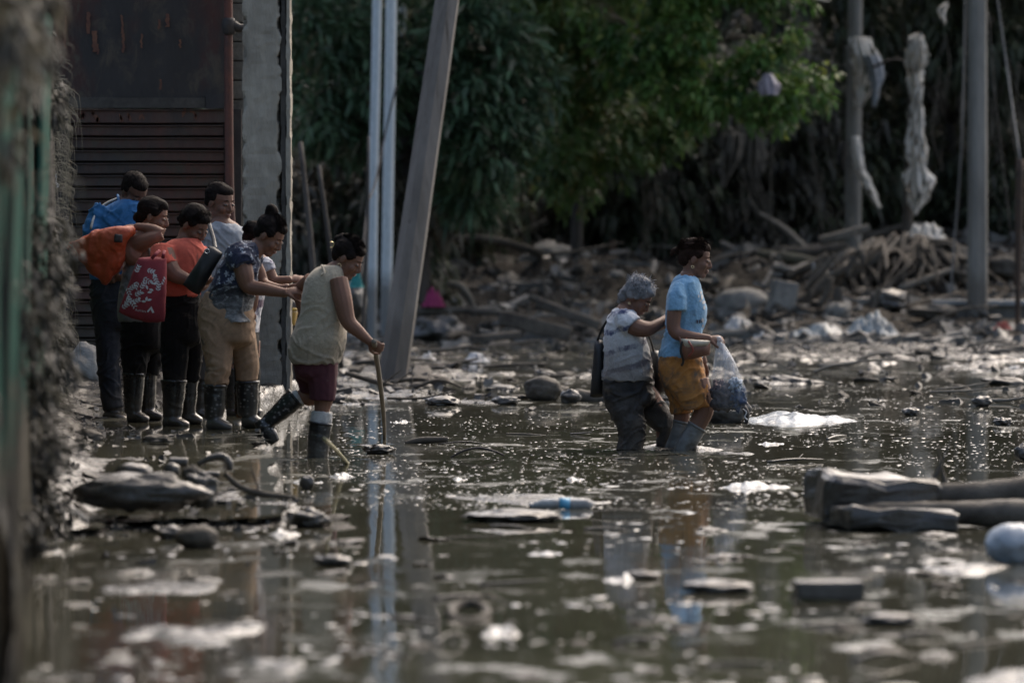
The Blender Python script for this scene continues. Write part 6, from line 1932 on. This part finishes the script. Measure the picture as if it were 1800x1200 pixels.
slab(1000, 552, 120, 16, 'thinner plank lying across the thick dark plank', m_wood, 59, .2, 20, -8, 'plank', 'plank')
slab(870, 592, 90, 12, 'low narrow plank half sunk in the rubble', m_wood, 56, .2, -4, 10, 'plank', 'plank')
logp([(930, 520), (985, 545), (1050, 566)], [6, 8, 5], 60, 'broken branch lying over the planks', m_wood, 'branch', 'branch', twigs=5)
cloth_heap(838, 624, 48, 15, 'pale blue-grey scrap on the rubble right of the pole', pmat('pale_scrap', (.36, .40, .43), (.22, .22, .22), 5, .5), 49, dep=.15, seed=6.0, name='plastic_scrap', cat='scrap')
cloth_heap(752, 622, 30, 12, 'whitish splinter-like scrap by the pole foot', m_plast, 49, dep=.10, seed=7.0, name='plastic_scrap', cat='scrap')
logp([(606, 655), (650, 668), (700, 682), (758, 706)], [4, 4.5, 4.5, 3], 41, 'long dark branch lying across the mud behind the walking stick', m_wood, 'branch', 'branch', twigs=3)
logp([(640, 690), (690, 700), (730, 708)], [3, 4, 2], 40, 'short branch under the long dark branch', m_wood, 'branch', 'branch', twigs=2)
rock(955, 684, 64, 46, 'rounded grey stone standing at the edge of the channel', m_rockm, None, rough=.16)
rock(1003, 697, 36, 26, 'dark wet stone right of the rounded grey stone', m_rockd, None)
logp([(1010, 694), (1036, 699), (1062, 702)], [11, 12, 10], 38.5, 'stub of grey log next to the dark wet stone', m_rockm, 'log', 'log')
rock(778, 705, 60, 18, 'low dark mud clump at the waterline behind the stick', m_rockd)
rock(888, 704, 48, 16, 'low mud clump left of the rounded grey stone', m_rockd)
# right half
rock(1304, 531, 98, 50, 'smooth rounded concrete block behind the woman in blue', m_rockl, 62.5, rough=.06, dep=.5)
slab(1374, 527, 42, 68, 'pale slab leaning beside the smooth rounded block', m_rockl, 62, .25, 10, 15)
m_sheet = pmat('pale_wet_sheet', (0.30, 0.34, 0.34), (0.20, 0.22, 0.22), 5, .25, .4, .6, 14, .02, stains=.2)
cloth_heap(1440, 583, 175, 26, 'long pale sheet spread along the far waterline', m_sheet, 59, dep=.5, seed=2.0, name='sheet', cat='sheet')
cloth_heap(1532, 568, 100, 34, 'folded pale sack lying at the right end of the long sheet', m_sheet, 58.5, dep=.4, seed=9.0, name='sack', cat='sack', folds=.5)
cloth_heap(1298, 566, 70, 22, 'small whitish bundle under the rounded block', m_plast, 60, dep=.25, seed=11.0, name='bundle', cat='bundle')
cloth_heap(1345, 586, 60, 18, 'crumpled whitish plastic left of the long sheet', m_plast, 58.5, dep=.25, seed=13.0, name='plastic_scrap', cat='plastic')
logp([(1332, 446), (1400, 456), (1480, 476)], [7, 10, 8], 67, 'straight log with a yellowish top on the right of the bank', pmat('yellowish_log', (.15, .14, .09), (.09, .08, .055), 5, .8), 'log')
logp([(1368, 440), (1430, 444), (1500, 432)], [8, 11, 9], 67.5, 'grey log lying above the yellowish log', m_rockm, 'log')
slab(1484, 412, 90, 14, 'broken plank pointing up beside the round grey pole', m_woodl, 66.5, .2, -14, 10, 'plank', 'plank')
logp([(1476, 488), (1488, 462), (1508, 440), (1520, 448)], [4, 5, 5, 3], 64, 'pale forked stick sticking out of the heap', m_woodl, 'stick', 'stick', twigs=2)
logp([(1431, 494), (1430, 462)], [4, 2], 64, 'short white stake, left one of two in the heap', m_plast, 'stake', 'stake')
logp([(1463, 486), (1462, 455)], [4, 2], 64, 'short white stake, right one of two in the heap', m_plast, 'stake', 'stake')
cloth_heap(1625, 408, 96, 34, 'pale cloth mound crowning the heap of roots', m_rag, 65, dep=.45, seed=15.0)
st_ = empty('uprooted_stump', W(1590, 560, 64.5)[:], 'tangled heap of muddy roots under the long hanging rag', 'stump')
o_ = Vector(st_.location)
me = lump((.80, .6, .58), 4.4, .34, 4, 1.6)
o = link('core', me, m_rockd, st_); o.location = W(1600, 505, 64.9) - o_
rt = random.Random(31)
for k in range(120):
    tx = rt.uniform(1525, 1660); ty = rt.uniform(405, 440) + abs(tx - 1595) * .25
    bx = tx + (tx - 1592) * rt.uniform(.4, 1.7) + rt.uniform(-25, 25); by = rt.uniform(470, 588)
    y0_ = rt.uniform(63.3, 64.4)
    a = W(tx, ty, 64.6) - o_; b2 = W(bx, by, y0_) - o_
    mid = a.lerp(b2, .5) + Vector((rt.uniform(-.3, .3), rt.uniform(-.3, .1), rt.uniform(-.1, .16)))
    bm = bmesh.new()
    r0 = rt.uniform(.010, .045)
    tube_bm(bm, [a[:], a.lerp(mid, .5)[:], mid[:], mid.lerp(b2, .5)[:], b2[:]], [r0, r0 * 1.1, r0 * .9, r0 * .7, r0 * .3], 7, 4)
    me = to_mesh(bm); wrinkle(me, r0 * .25, (9, 9, 9), k * 1.7)
    link('root', me, m_wood if k % 3 else m_rockm, st_)
for k in range(34):
    tx = rt.uniform(1420, 1560); ty = rt.uniform(445, 520)
    L_ = rt.uniform(30, 90); a_ = rt.uniform(.4, 1.5)
    logp([(tx, ty), (tx - math.cos(a_) * L_ * .5 + rt.uniform(-8, 8), ty + math.sin(a_) * L_ * .5), (tx - math.cos(a_) * L_, ty + math.sin(a_) * L_)], [rt.uniform(4, 9), rt.uniform(5, 10), rt.uniform(2, 6)], rt.uniform(61.5, 65),
         'muddy limb slumped against the left flank of the root heap', rt.choice([m_wood, m_rockm, m_wood]), 'limb', 'branch', 8, group='muddy limbs on the root heap')
rock(1560, 530, 70, 40, 'dark lump at the foot of the root heap', m_rockd, 62)
rock(1640, 548, 86, 26, 'low muddy hump right of the root heap', m_rockm, 61)
wl_ = empty('low_wall', W(1700, 585, 61)[:], 'low concrete wall with a pale top edge behind the square pole', 'wall')
o_ = Vector(wl_.location)
def wall_box(x0, x1, y0, y1, d0, d1, mat, name, sd):
    a, b2 = W(x0, y1, 61.5), W(x1, y0, 61.5)
    me = box((a.x - o_.x, 61.5 + d0 - o_.y, a.z - o_.z), (b2.x - o_.x, 61.5 + d1 - o_.y, b2.z - o_.z), .01, 3, .012, sd)
    link(name, me, mat, wl_)
wall_box(1646, 2300, 536, 592, 0, .25, m_pole2, 'body', 1)
wall_box(1640, 2300, 527, 536.3, -.06, .30, pmat('pale_coping', (.30, .31, .30), (.2, .2, .19), 4, .7), 'coping', 2)
cloth_heap(1762, 568, 34, 14, 'small red rag lying before the low wall', pmat('red_rag', (.32, .05, .035), (.2, .04, .03), 5, .8), 59.5, dep=.12, seed=17.0, name='rag', cat='rag')
for i, (x, y, w_, h_) in enumerate([(1765, 470, 60, 40), (1790, 500, 50, 40), (1748, 502, 40, 34), (1800, 455, 60, 36), (1725, 480, 44, 44), (1690, 455, 60, 40), (1665, 500, 46, 34)]):
    rock(x, y, w_, h_, 'muddy rubble lump piled behind the square pole and low wall', m_rockm, 65 + i * .3, group='rubble behind the low wall', rough=.4, sub=3)
cloth_heap(1784, 651, 70, 30, 'white plastic sheet caught at the right edge of the water', m_plast, 47, dep=.35, seed=19.0, name='plastic_sheet', cat='plastic')
logp([(1700, 640), (1745, 622), (1802, 612)], [5, 7, 6], 52, 'dark driftwood trunk slanting at the right edge', m_wood, 'log', 'log', twigs=4)
logp([(1570, 610), (1582, 592), (1580, 588)], [4, 4, 3], 55, 'small pale curved root poking up from the far water', m_woodl, 'root', 'root')
rock(1602, 724, 30, 15, 'small dark clod in the open water on the right', m_rockd)
rock(1726, 706, 34, 20, 'dark clod right of the small one', m_rockd)
rock(1764, 741, 34, 15, 'dark pointed clod nearest the right edge', m_rockd, rough=.5)
tarp_w = cloth_heap(1405, 729, 290, 19, 'white wet plastic sheet bulging out of the water beside the bag', m_tarpw, 35.0, dep=1.0, seed=21.0, name='plastic_sheet', cat='plastic', folds=.14, n=110)
rock(1278, 722, 78, 54, 'dark muddy stump in the water behind the white plastic bag', m_rockd, 34.4, 'stump', 'stump', rough=.22, dep=.4)
logp([(1304, 712), (1312, 724), (1312, 744)], [4, 5, 3], 34, 'short black strip hanging from the dark stump', m_dark, 'strip', 'strip', 6)

# rings where legs and sticks stand in the water
for (x, y, r0_) in [(1110, 792, .10), (1163, 793, .07), (1186, 800, .08), (560, 805, .085), (676, 783, .03)]:
    c = G(x, y)
    nr, na = 26, 56
    rr_ = np.linspace(r0_, r0_ + .38, nr); aa = np.linspace(0, 2 * np.pi, na, endpoint=False)
    RR, AA = np.meshgrid(rr_, aa, indexing='ij')
    t_ = (RR - r0_) / .38
    wob = 1 + .06 * np.sin(AA * 3 + x)
    Z = .0035 * np.cos(t_ * 24 + np.sin(AA * 2 + x)) * (1 - t_) ** 1.3 * np.clip(.6 + .6 * np.sin(AA * 1.5 + x), 0, 1) + .0015 * (1 - t_)
    V = np.stack([c.x + RR * wob * np.cos(AA), c.y + RR * wob * np.sin(AA), Z], -1).reshape(-1, 3)
    i = np.arange(nr * na).reshape(nr, na); j = np.roll(i, -1, 1)
    q = np.stack([i[:-1], i[1:], j[1:], j[:-1]], -1).reshape(-1, 4)
    tag(link('water_ripple', np_mesh('ripple', V, quads=q), m_water), kind='structure')
# random stones, clods, sticks over the bank (each one a thing)
rg = random.Random(77)
base_rocks = [lump((1, .8, .62), 11.3 * i, .36, 3, 1.5) for i in range(7)]
for q in base_rocks: q.materials.append(m_rockm)
base_rocks2 = [q.copy() for q in base_rocks]
for q in base_rocks2: q.materials.clear(); q.materials.append(m_rockd)
base_rocks3 = [q.copy() for q in base_rocks]
for q in base_rocks3: q.materials.clear(); q.materials.append(m_rockl)
def gz(x, y): return float(ground_h(np.array([x]), np.array([y]))[0])
n = 0
while n < 80:
    px_ = rg.uniform(520, 1810); d = rg.uniform(58, 73)
    X = WX(px_, d); Z = gz(X, d)
    s_ = rg.uniform(.05, .15) * (1.6 if rg.random() < .1 else 1)
    o = bpy.data.objects.new('stone', rg.choice(base_rocks if n % 3 else base_rocks3)); COL.objects.link(o)
    o.location = (X, d, max(Z, 0) + s_ * .15); o.scale = (s_ * rg.uniform(.8, 1.7), s_, s_ * rg.uniform(.6, 1.2)); o.rotation_euler = (rg.uniform(-.5, .5), rg.uniform(-.5, .5), rg.uniform(0, 6))
    tag(o, 'mud-caked stone lying loose on the debris bank below the thicket', 'stone', 'loose stones on the debris bank'); n += 1
for n in range(50):
    px_ = rg.uniform(520, 1810); d = rg.uniform(57, 72)
    L_ = rg.uniform(.35, 1.5); a = rg.uniform(0, 3.14)
    X = WX(px_, d); Z = max(gz(X, d), 0) + .06
    bm = bmesh.new()
    r0 = rg.uniform(.018, .065)
    e = Vector((math.cos(a), math.sin(a), rg.uniform(-.25, .45))) * L_
    tube_bm(bm, [(0, 0, 0), (e * .5 + Vector((0, 0, rg.uniform(-.06, .1))))[:], e[:]], [r0, r0 * .9, r0 * .5], 7, 5)
    for q in range(rg.randint(0, 3)):
        c = e * rg.random()
        tube_bm(bm, [c[:], (c + Vector((rg.uniform(-.2, .2), rg.uniform(-.1, .1), rg.uniform(.05, .3))))[:]], [r0 * .4, r0 * .12], 5, 1)
    me = to_mesh(bm); wrinkle(me, r0 * .3, (8, 8, 8), n * 1.3)
    o = link('driftwood', me, m_woodl if n % 4 == 0 else m_wood); o.location = (X, d, Z)
    tag(o, 'piece of muddy driftwood strewn over the debris bank', 'driftwood', 'driftwood on the debris bank')
for n in range(90):
    px_ = rg.uniform(505, 1250) if n % 3 else rg.uniform(1250, 1810); d = rg.uniform(38, 57)
    X = WX(px_, d); Z = gz(X, d)
    s_ = rg.uniform(.03, .10)
    o = bpy.data.objects.new('clod', rg.choice(base_rocks2 if n % 2 else base_rocks)); COL.objects.link(o)
    o.location = (X, d, max(Z, 0)); o.scale = (s_ * rg.uniform(1, 2.4), s_ * 1.2, s_ * rg.uniform(.4, 1.0)); o.rotation_euler = (rg.uniform(-.4, .4), rg.uniform(-.4, .4), rg.uniform(0, 6))
    tag(o, 'wet mud clod on the flat between the channel and the debris bank', 'clod', 'mud clods on the far flat')
for n in range(46):
    px_ = rg.uniform(510, 1200) if n % 3 else rg.uniform(1250, 1810); d = rg.uniform(38, 57)
    X = WX(px_, d); Z = max(gz(X, d), 0) + .015
    L_ = rg.uniform(.2, .8); a = rg.uniform(-.7, .7); r0 = rg.uniform(.008, .024)
    bm = bmesh.new()
    tube_bm(bm, [(0, 0, 0), (math.cos(a) * L_ * .5, math.sin(a) * L_ * .5, rg.uniform(0, .06)), (math.cos(a) * L_, math.sin(a) * L_, rg.uniform(-.01, .08))], [r0, r0 * .9, r0 * .4], 6, 4)
    o = link('stick', to_mesh(bm), m_wood if n % 3 else m_woodl); o.location = (X, d, Z)
    tag(o, 'thin stick lying on the wet flat behind the channel', 'stick', 'sticks on the far flat')

# near the group
rock(152, 648, 66, 90, 'big pale rounded sack slumped behind the tall man', m_rockl, 34.6, 'sack', 'sack', rough=.16, dep=.7)
bk = Prop('bucket', 'yellow bucket seen between the pillar and the tank-top woman', 'bucket', 37.5, 511, 556)
bm = bmesh.new(); rings_bm(bm, bk.ring([(572, 502, 520, .07), (560, 500, 522, .08), (542, 498, 524, .09)]), 20, 2, power=2)
link('bucket_body', to_mesh(bm), pmat('yellow_plastic', (.42, .24, .02), (.32, .18, .02), 5, .45, None, .2), bk.root)
bm = bmesh.new(); rings_bm(bm, bk.ring([(545, 496.5, 525.5, .10), (541, 496.5, 525.5, .10)]), 20, 1, power=2)
link('rim', to_mesh(bm), pmat('yellow_rim', (.46, .28, .03), None, 5, .45, None, .2), bk.root)
me = lump((.062, .055, .05), 2.2, .3, 3); o = link('contents', me, m_dark, bk.root); o.location = bk.p(512, 538)
slab(512, 622, 24, 104, 'dark block stack carrying the yellow bucket', m_dark, 37.6, .18, 0, 0, 'block_stack', 'block', .01, .015)
cloth_heap(626, 487, 28, 28, 'turquoise cloth hung up beyond the face of the tank-top woman', pmat('turquoise_cloth', (.02, .26, .24), (.02, .20, .19), 5, .7), 50, dep=.08, seed=23.0)
rock(622, 530, 44, 70, 'dark mound carrying the turquoise cloth', m_rockd, 50.3, rough=.2)
ZS = SH
def on_shelf(y, h_): return GD(y + h_ * .42, 0.13)
rock(152, 768, 58, 26, 'grey stone on the wet mud at the feet of the group', m_rockm, on_shelf(768, 26), rough=.2)
rock(276, 774, 52, 20, 'low pebbly clump of mud before the boots', m_rockm, on_shelf(774, 20), rough=.4)
sk_ = rock(246, 866, 240, 62, 'long mud-plastered sack lying in the near mud on the left', m_rockd, 22.6, 'sack', 'sack', rough=.16, dep=.35, seed=3.0)
folds(sk_.data, .022, 3.0, .8); folds(sk_.data, .010, 9.0, 1.8)
rock(228, 846, 120, 30, 'fold of muddy cloth on top of the long sack', m_rockd, 22.9, 'cloth', 'cloth', rough=.22, dep=.5)
rock(354, 862, 54, 60, 'dark crumpled end piece right of the long muddy sack', m_rockd, 22.7, 'lump', 'mud_lump', rough=.42, dep=.7)
rock(236, 828, 64, 30, 'dark rounded stone behind the long muddy sack', m_rockd, 24.0, rough=.15)
rock(302, 826, 30, 26, 'small round stone beside the short pipe', m_rockd, 24.0, rough=.1)
rock(338, 832, 36, 30, 'grey stone over the right end of the muddy sack', m_rockm, 23.6, rough=.15)
logp([(296, 812), (330, 813)], [9, 9], 24.6, 'short dark pipe stub behind the stones', m_rockd, 'pipe_stub', 'pipe', 14, .05)
logp([(348, 816), (368, 806), (390, 802), (402, 812), (404, 826)], [4, 6, 7, 7, 6], 24.4, 'arched mud-coated branch rising from the near mud', m_rockd, 'branch', 'branch')
logp([(394, 832), (424, 856), (462, 868), (520, 874)], [5, 6, 6, 3], 23.4, 'sagging dark branch right of the arched one', m_wood, 'branch', 'branch', twigs=3)
logp([(340, 832), (386, 834)], [5, 6], 24.2, 'short stick joining the pipe stub and the branch', m_rockd, 'stick', 'stick')
rock(346, 944, 78, 44, 'smooth grey stone in the shallow water on the left', m_rockm, None, rough=.08)
rock(300, 936, 50, 24, 'dark stone touching the smooth grey one', m_rockd)
rock(545, 912, 60, 34, 'dark lump in the water below the shelf edge', m_rockd, rough=.4)
rock(585, 985, 66, 20, 'flat dark clod left of the pipe reflections', m_rockd)
rock(540, 848, 26, 26, 'small round dark stone among the pale scum', m_rockd, rough=.15)
rock(666, 790, 52, 18, 'mud lump at the foot of the walking stick', m_rockd, None, rough=.45)
stick([G(570, 771, .30)[:], G(592, 792, .12)[:], G(614, 818, -.02)[:]], .010, pmat('yellowish_stick', (.34, .32, .18), (.25, .23, .13), 6, .6), 'short yellowish stick poking out of the water by the boot', 'stick')
logp([(712, 779), (740, 774), (787, 772)], [4, 6, 5], 31.2, 'pale floating log behind the arched twig', m_rockm, 'log', 'log')
logp([(792, 804), (815, 792), (842, 787), (870, 793), (886, 800)], [1.5, 2, 2.2, 2, 1.5], 29.4, 'thin twig arching out of the open water', m_dark, 'twig', 'twig', 6)
cloth_heap(702, 741, 56, 16, 'floating pale plastic film behind the stick', m_plast, 34.5, dep=.3, seed=25.0, name='plastic_film', cat='plastic')
for i, (x, y, w_, h_, lb) in enumerate([(600, 832, 78, 12, 'pale scum raft beside the yellowish stick'), (540, 842, 90, 12, 'pale scum raft at the shelf edge'), (1356, 776, 80, 9, 'thin floating film in the open water on the right'), (1330, 848, 170, 15, 'crumpled half-sunk plastic left of the big slab'),
                                       (810, 838, 60, 9, 'small floating film in mid water'), (1010, 838, 60, 10, 'flat floating wrapper in mid water'), (500, 932, 90, 14, 'pale wrapper floating by the dark lump'), (1700, 866, 60, 12, 'wet film over the right end of the slab'),
                                       (1090, 1012, 90, 16, 'white-topped scrap floating left of the flat mound'), (880, 1102, 120, 22, 'foamy scrap right of the half-sunk ring'), (960, 968, 110, 12, 'thin pale wrapper in the near water')]):
    cloth_heap(x, y, w_, h_, lb, m_plast, GD(y + h_ * .5), dep=.10 + w_ * .0012, seed=27.0 + i, name='plastic_film', cat='plastic', n=40)
slab(1532, 882, 204, 88, 'massive muddy slab tilting out of the water on the right', m_rockd, 22.9, .5, 9, 12, bev=.05, roughn=.06)
slab(1570, 912, 200, 36, 'lower dark ledge below the massive slab', m_rockd, 22.5, .4, 0, 4, bev=.04, roughn=.06)
logp([(1470, 916), (1500, 896), (1600, 898), (1700, 902), (1810, 905)], [8, 10, 14, 22, 28], 22.6, 'long muddy log running off to the right from the slab', m_rockm, 'log', 'log', 14)
logp([(1600, 862), (1700, 872), (1820, 866)], [10, 24, 28], 23.4, 'thick log half hidden behind the slab', m_rockm, 'log', 'log', 14, twigs=3)
logp([(1738, 858), (1770, 852), (1815, 842)], [7, 9, 8], 26, 'dark log end at the right edge above the slab', m_rockd, 'log', 'log')
rock(1800, 795, 30, 28, 'dark round stone cut by the right edge', m_rockd, 29)
rock(1778, 956, 92, 74, 'smooth white-blue plastic sack floating at the right edge', pmat('white_blue_plastic', (.45, .50, .54), (.32, .36, .40), 3, .3, .5, .4, 12, .02, stains=.15), 20.3, 'sack', 'plastic_sack', rough=.10, dep=.9)
slab(1456, 1036, 122, 34, 'dark sodden brick-shaped block in the near water', m_rockd, 18.2, .14, 0, 5, 'block', 'block', .012, .008)
rock(1262, 1030, 126, 24, 'flat low mound left of the brick-shaped block', m_rockd, None, rough=.2)
rock(1562, 1088, 92, 22, 'flat dark chunk behind the long near stick', m_rockd, None, rough=.3)
rock(1130, 1010, 60, 14, 'small dark clod between the flat mound and the scrap', m_rockd)
logp([(1436, 1108), (1560, 1113), (1700, 1115), (1815, 1120)], [3, 4.5, 4.5, 4], 16.9, 'long thin stick floating across the near right water', m_rockd, 'stick', 'stick')
logp([(604, 962), (720, 965), (850, 962)], [2, 3, 2], 21.3, 'long thin reed floating across the pipe reflections', m_rockd, 'reed', 'reed', 6)
bm = bmesh.new()
c = G(824, 1082)
tube_bm(bm, [(math.cos(a) * .062, math.sin(a) * .13, .012 + .022 * math.sin(a)) for a in [2 * math.pi * i / 20 for i in range(21)]], .017, 10, 2)
o = link('rubber_ring', to_mesh(bm), m_rockm); o.location = c
tag(o, 'half-sunk mud-grey ring in the near water', 'ring')
bt_ = Prop('bottle', 'muddy plastic bottle with a light blue label floating in mid water', 'bottle', GD(893), 985, 885)
bm = bmesh.new()
bt_.tube(bm, [(936, 888, 0, 5), (948, 887, 0, 8), (966, 886, 0, 11), (1026, 886, 0, 11), (1036, 886, 0, 9), (1042, 886, 0, 4)], 0, 14, 3)
link('bottle_body', to_mesh(bm), m_plast, bt_.root)
bm = bmesh.new(); bt_.tube(bm, [(983, 886, 0, 11.6), (1002, 886, 0, 11.6)], 0, 16, 1)
link('label_band', to_mesh(bm), pmat('light_blue_label', (.10, .36, .55), None, 5, .4, bmp=0), bt_.root)
bm = bmesh.new(); bt_.tube(bm, [(930, 888, 0, 5.5), (937, 888, 0, 5.5)], 0, 12, 1)
link('cap', to_mesh(bm), m_plast, bt_.root)
rock(905, 906, 170, 22, 'long flat mud-covered sheet floating left of the bottle', m_rockd, None, rough=.3)
rn = random.Random(12)
ragged = [lump((1, .8, .62), 5.3 * i + 2, .62, 3, 2.6) for i in range(6)]
for q in ragged: q.materials.append(m_rockd)
for n in range(34):
    py_ = rn.uniform(760, 1180); d = GD(py_); px_ = rn.uniform(560, 1790)
    L_ = rn.uniform(.10, .38); a = rn.uniform(-1.2, 1.2); r0 = rn.uniform(.003, .008)
    bm = bmesh.new()
    e = Vector((math.cos(a), math.sin(a) * 1.5, 0)) * L_
    tube_bm(bm, [(0, 0, .0), (e * .5 + Vector((0, 0, rn.uniform(0, .03))))[:], (e + Vector((0, 0, rn.uniform(-.01, .02))))[:]], [r0, r0, r0 * .4], 5, 4)
    if n % 2: tube_bm(bm, [(e * .5)[:], (e * .7 + Vector((rn.uniform(-.04, .04), .03, .04)))[:]], [r0 * .6, r0 * .2], 4, 1)
    o = link('twig', to_mesh(bm), m_rockd if n % 4 else m_woodl); o.location = G(px_, py_) + Vector((0, 0, .004))
    tag(o, 'thin broken twig floating on the open water', 'twig', 'twigs floating on the water')
for n in range(60):
    py_ = rn.uniform(900, 1195); px_ = rn.uniform(60, 1800)
    d = GD(py_)
    w_ = rn.uniform(18, 66)
    o = bpy.data.objects.new('debris_piece', rn.choice(ragged if n % 3 else base_rocks)); COL.objects.link(o)
    s_ = w_ / 2 / S(d)
    o.location = G(px_, py_); o.scale = (s_, s_ * 1.1, s_ * rn.uniform(.18, .4)); o.rotation_euler = (rn.uniform(-.15, .15), rn.uniform(-.15, .15), rn.uniform(0, 6))
    tag(o, 'blurred piece of dark debris floating in the near water', 'debris', 'small floating debris in the near water')
# ------------------------------------------------------------------ labels that tell the many alike pieces apart
LAND = [(560, 'behind the tank-top woman'), (640, 'near the white pipes'), (700, 'by the leaning pole'), (760, 'below the magenta cloth'), (860, 'below the upright stump'), (960, 'below the largest pale boulder'),
        (1060, 'left of the tie-dye shirt'), (1160, 'behind the two wading women'), (1260, 'near the rounded block'), (1360, 'left of the long pale sheet'), (1460, 'below the yellowish log'),
        (1560, 'at the foot of the root heap'), (1660, 'left of the square pole'), (1800, 'beyond the square pole')]
NEAR = [(120, 'by the fence reflection'), (320, 'in the red reflections'), (520, 'below the mud shelf edge'), (680, 'over the pipe reflections'), (900, 'near the half-sunk ring'), (1120, 'left of the flat low mound'),
        (1350, 'below the flat low mound'), (1560, 'around the brick-shaped block'), (1800, 'below the floating white sack')]
ORD = ['', 'second ', 'third ', 'fourth ', 'fifth ', 'sixth ', 'seventh ', 'eighth ', 'ninth ', 'tenth ', 'eleventh ', 'twelfth ', 'thirteenth ', 'fourteenth ', 'fifteenth ', 'sixteenth ']
def mid(o):
    b = [Vector(c) for c in o.bound_box]
    return o.matrix_basis @ (sum(b, Vector()) / 8)
def relabel(group, noun, bands, near=False):
    its = [o for o in COL.objects if o.get('group') == group]
    if not its: return
    def ext(o):
        if group in ('loose stones on the debris bank', 'mud clods on the far flat', 'small floating debris in the near water'): return o.scale.x / mid(o).y
        return max(o.dimensions) / mid(o).y
    es = sorted(ext(o) for o in its)
    ds = sorted(mid(o).y for o in its)
    buckets = {}
    for o in its:
        px_ = px_of(mid(o).x, mid(o).y)
        land = min(NEAR if near else LAND, key=lambda t: abs(t[0] - px_))[1]
        e = ext(o)
        size = 'small' if e < es[len(es) // 3] else ('large' if e > es[2 * len(es) // 3] else 'medium')
        dk = mid(o).y
        band = bands[0] if dk < ds[len(ds) // 3] else (bands[2] if dk > ds[2 * len(ds) // 3] else bands[1])
        mt = o.data.materials[0].name if o.data.materials else ''
        tone = 'pale' if ('pale' in mt or 'stripped' in mt) else ('dark' if 'dark' in mt else 'muddy')
        buckets.setdefault((size, tone, band, land), []).append((px_, o))
    for (size, tone, band, land), v in buckets.items():
        v.sort(key=lambda t: t[0])
        for i, (_, o) in enumerate(v):
            base = f'{size} {tone} {noun} {band}, {land}'
            o['label'] = base if len(v) == 1 else f'{ORD[i] or "first "}{base}'
relabel('loose stones on the debris bank', 'stone', ('low on the bank', 'mid bank', 'high up'))
relabel('driftwood on the debris bank', 'driftwood', ('low on the bank', 'mid bank', 'high up'))
relabel('mud clods on the far flat', 'clod', ('close to the channel', 'mid flat', 'far across the flat'))
relabel('sticks on the far flat', 'stick', ('close to the channel', 'mid flat', 'far across the flat'))
relabel('small floating debris in the near water', 'floating piece', ('at the very front', 'in near water', 'in mid water'), True)
relabel('dry vines hanging in the thicket', 'hanging vine', ('in front', 'mid thicket', 'deep in thicket'))
relabel('muddy limbs on the root heap', 'limb', ('at the front', 'mid heap', 'at the back'))
relabel('rubble behind the low wall', 'rubble lump', ('in front', 'mid pile', 'at the back'))
relabel('twigs floating on the water', 'twig', ('at the very front', 'in near water', 'in mid water'), True)
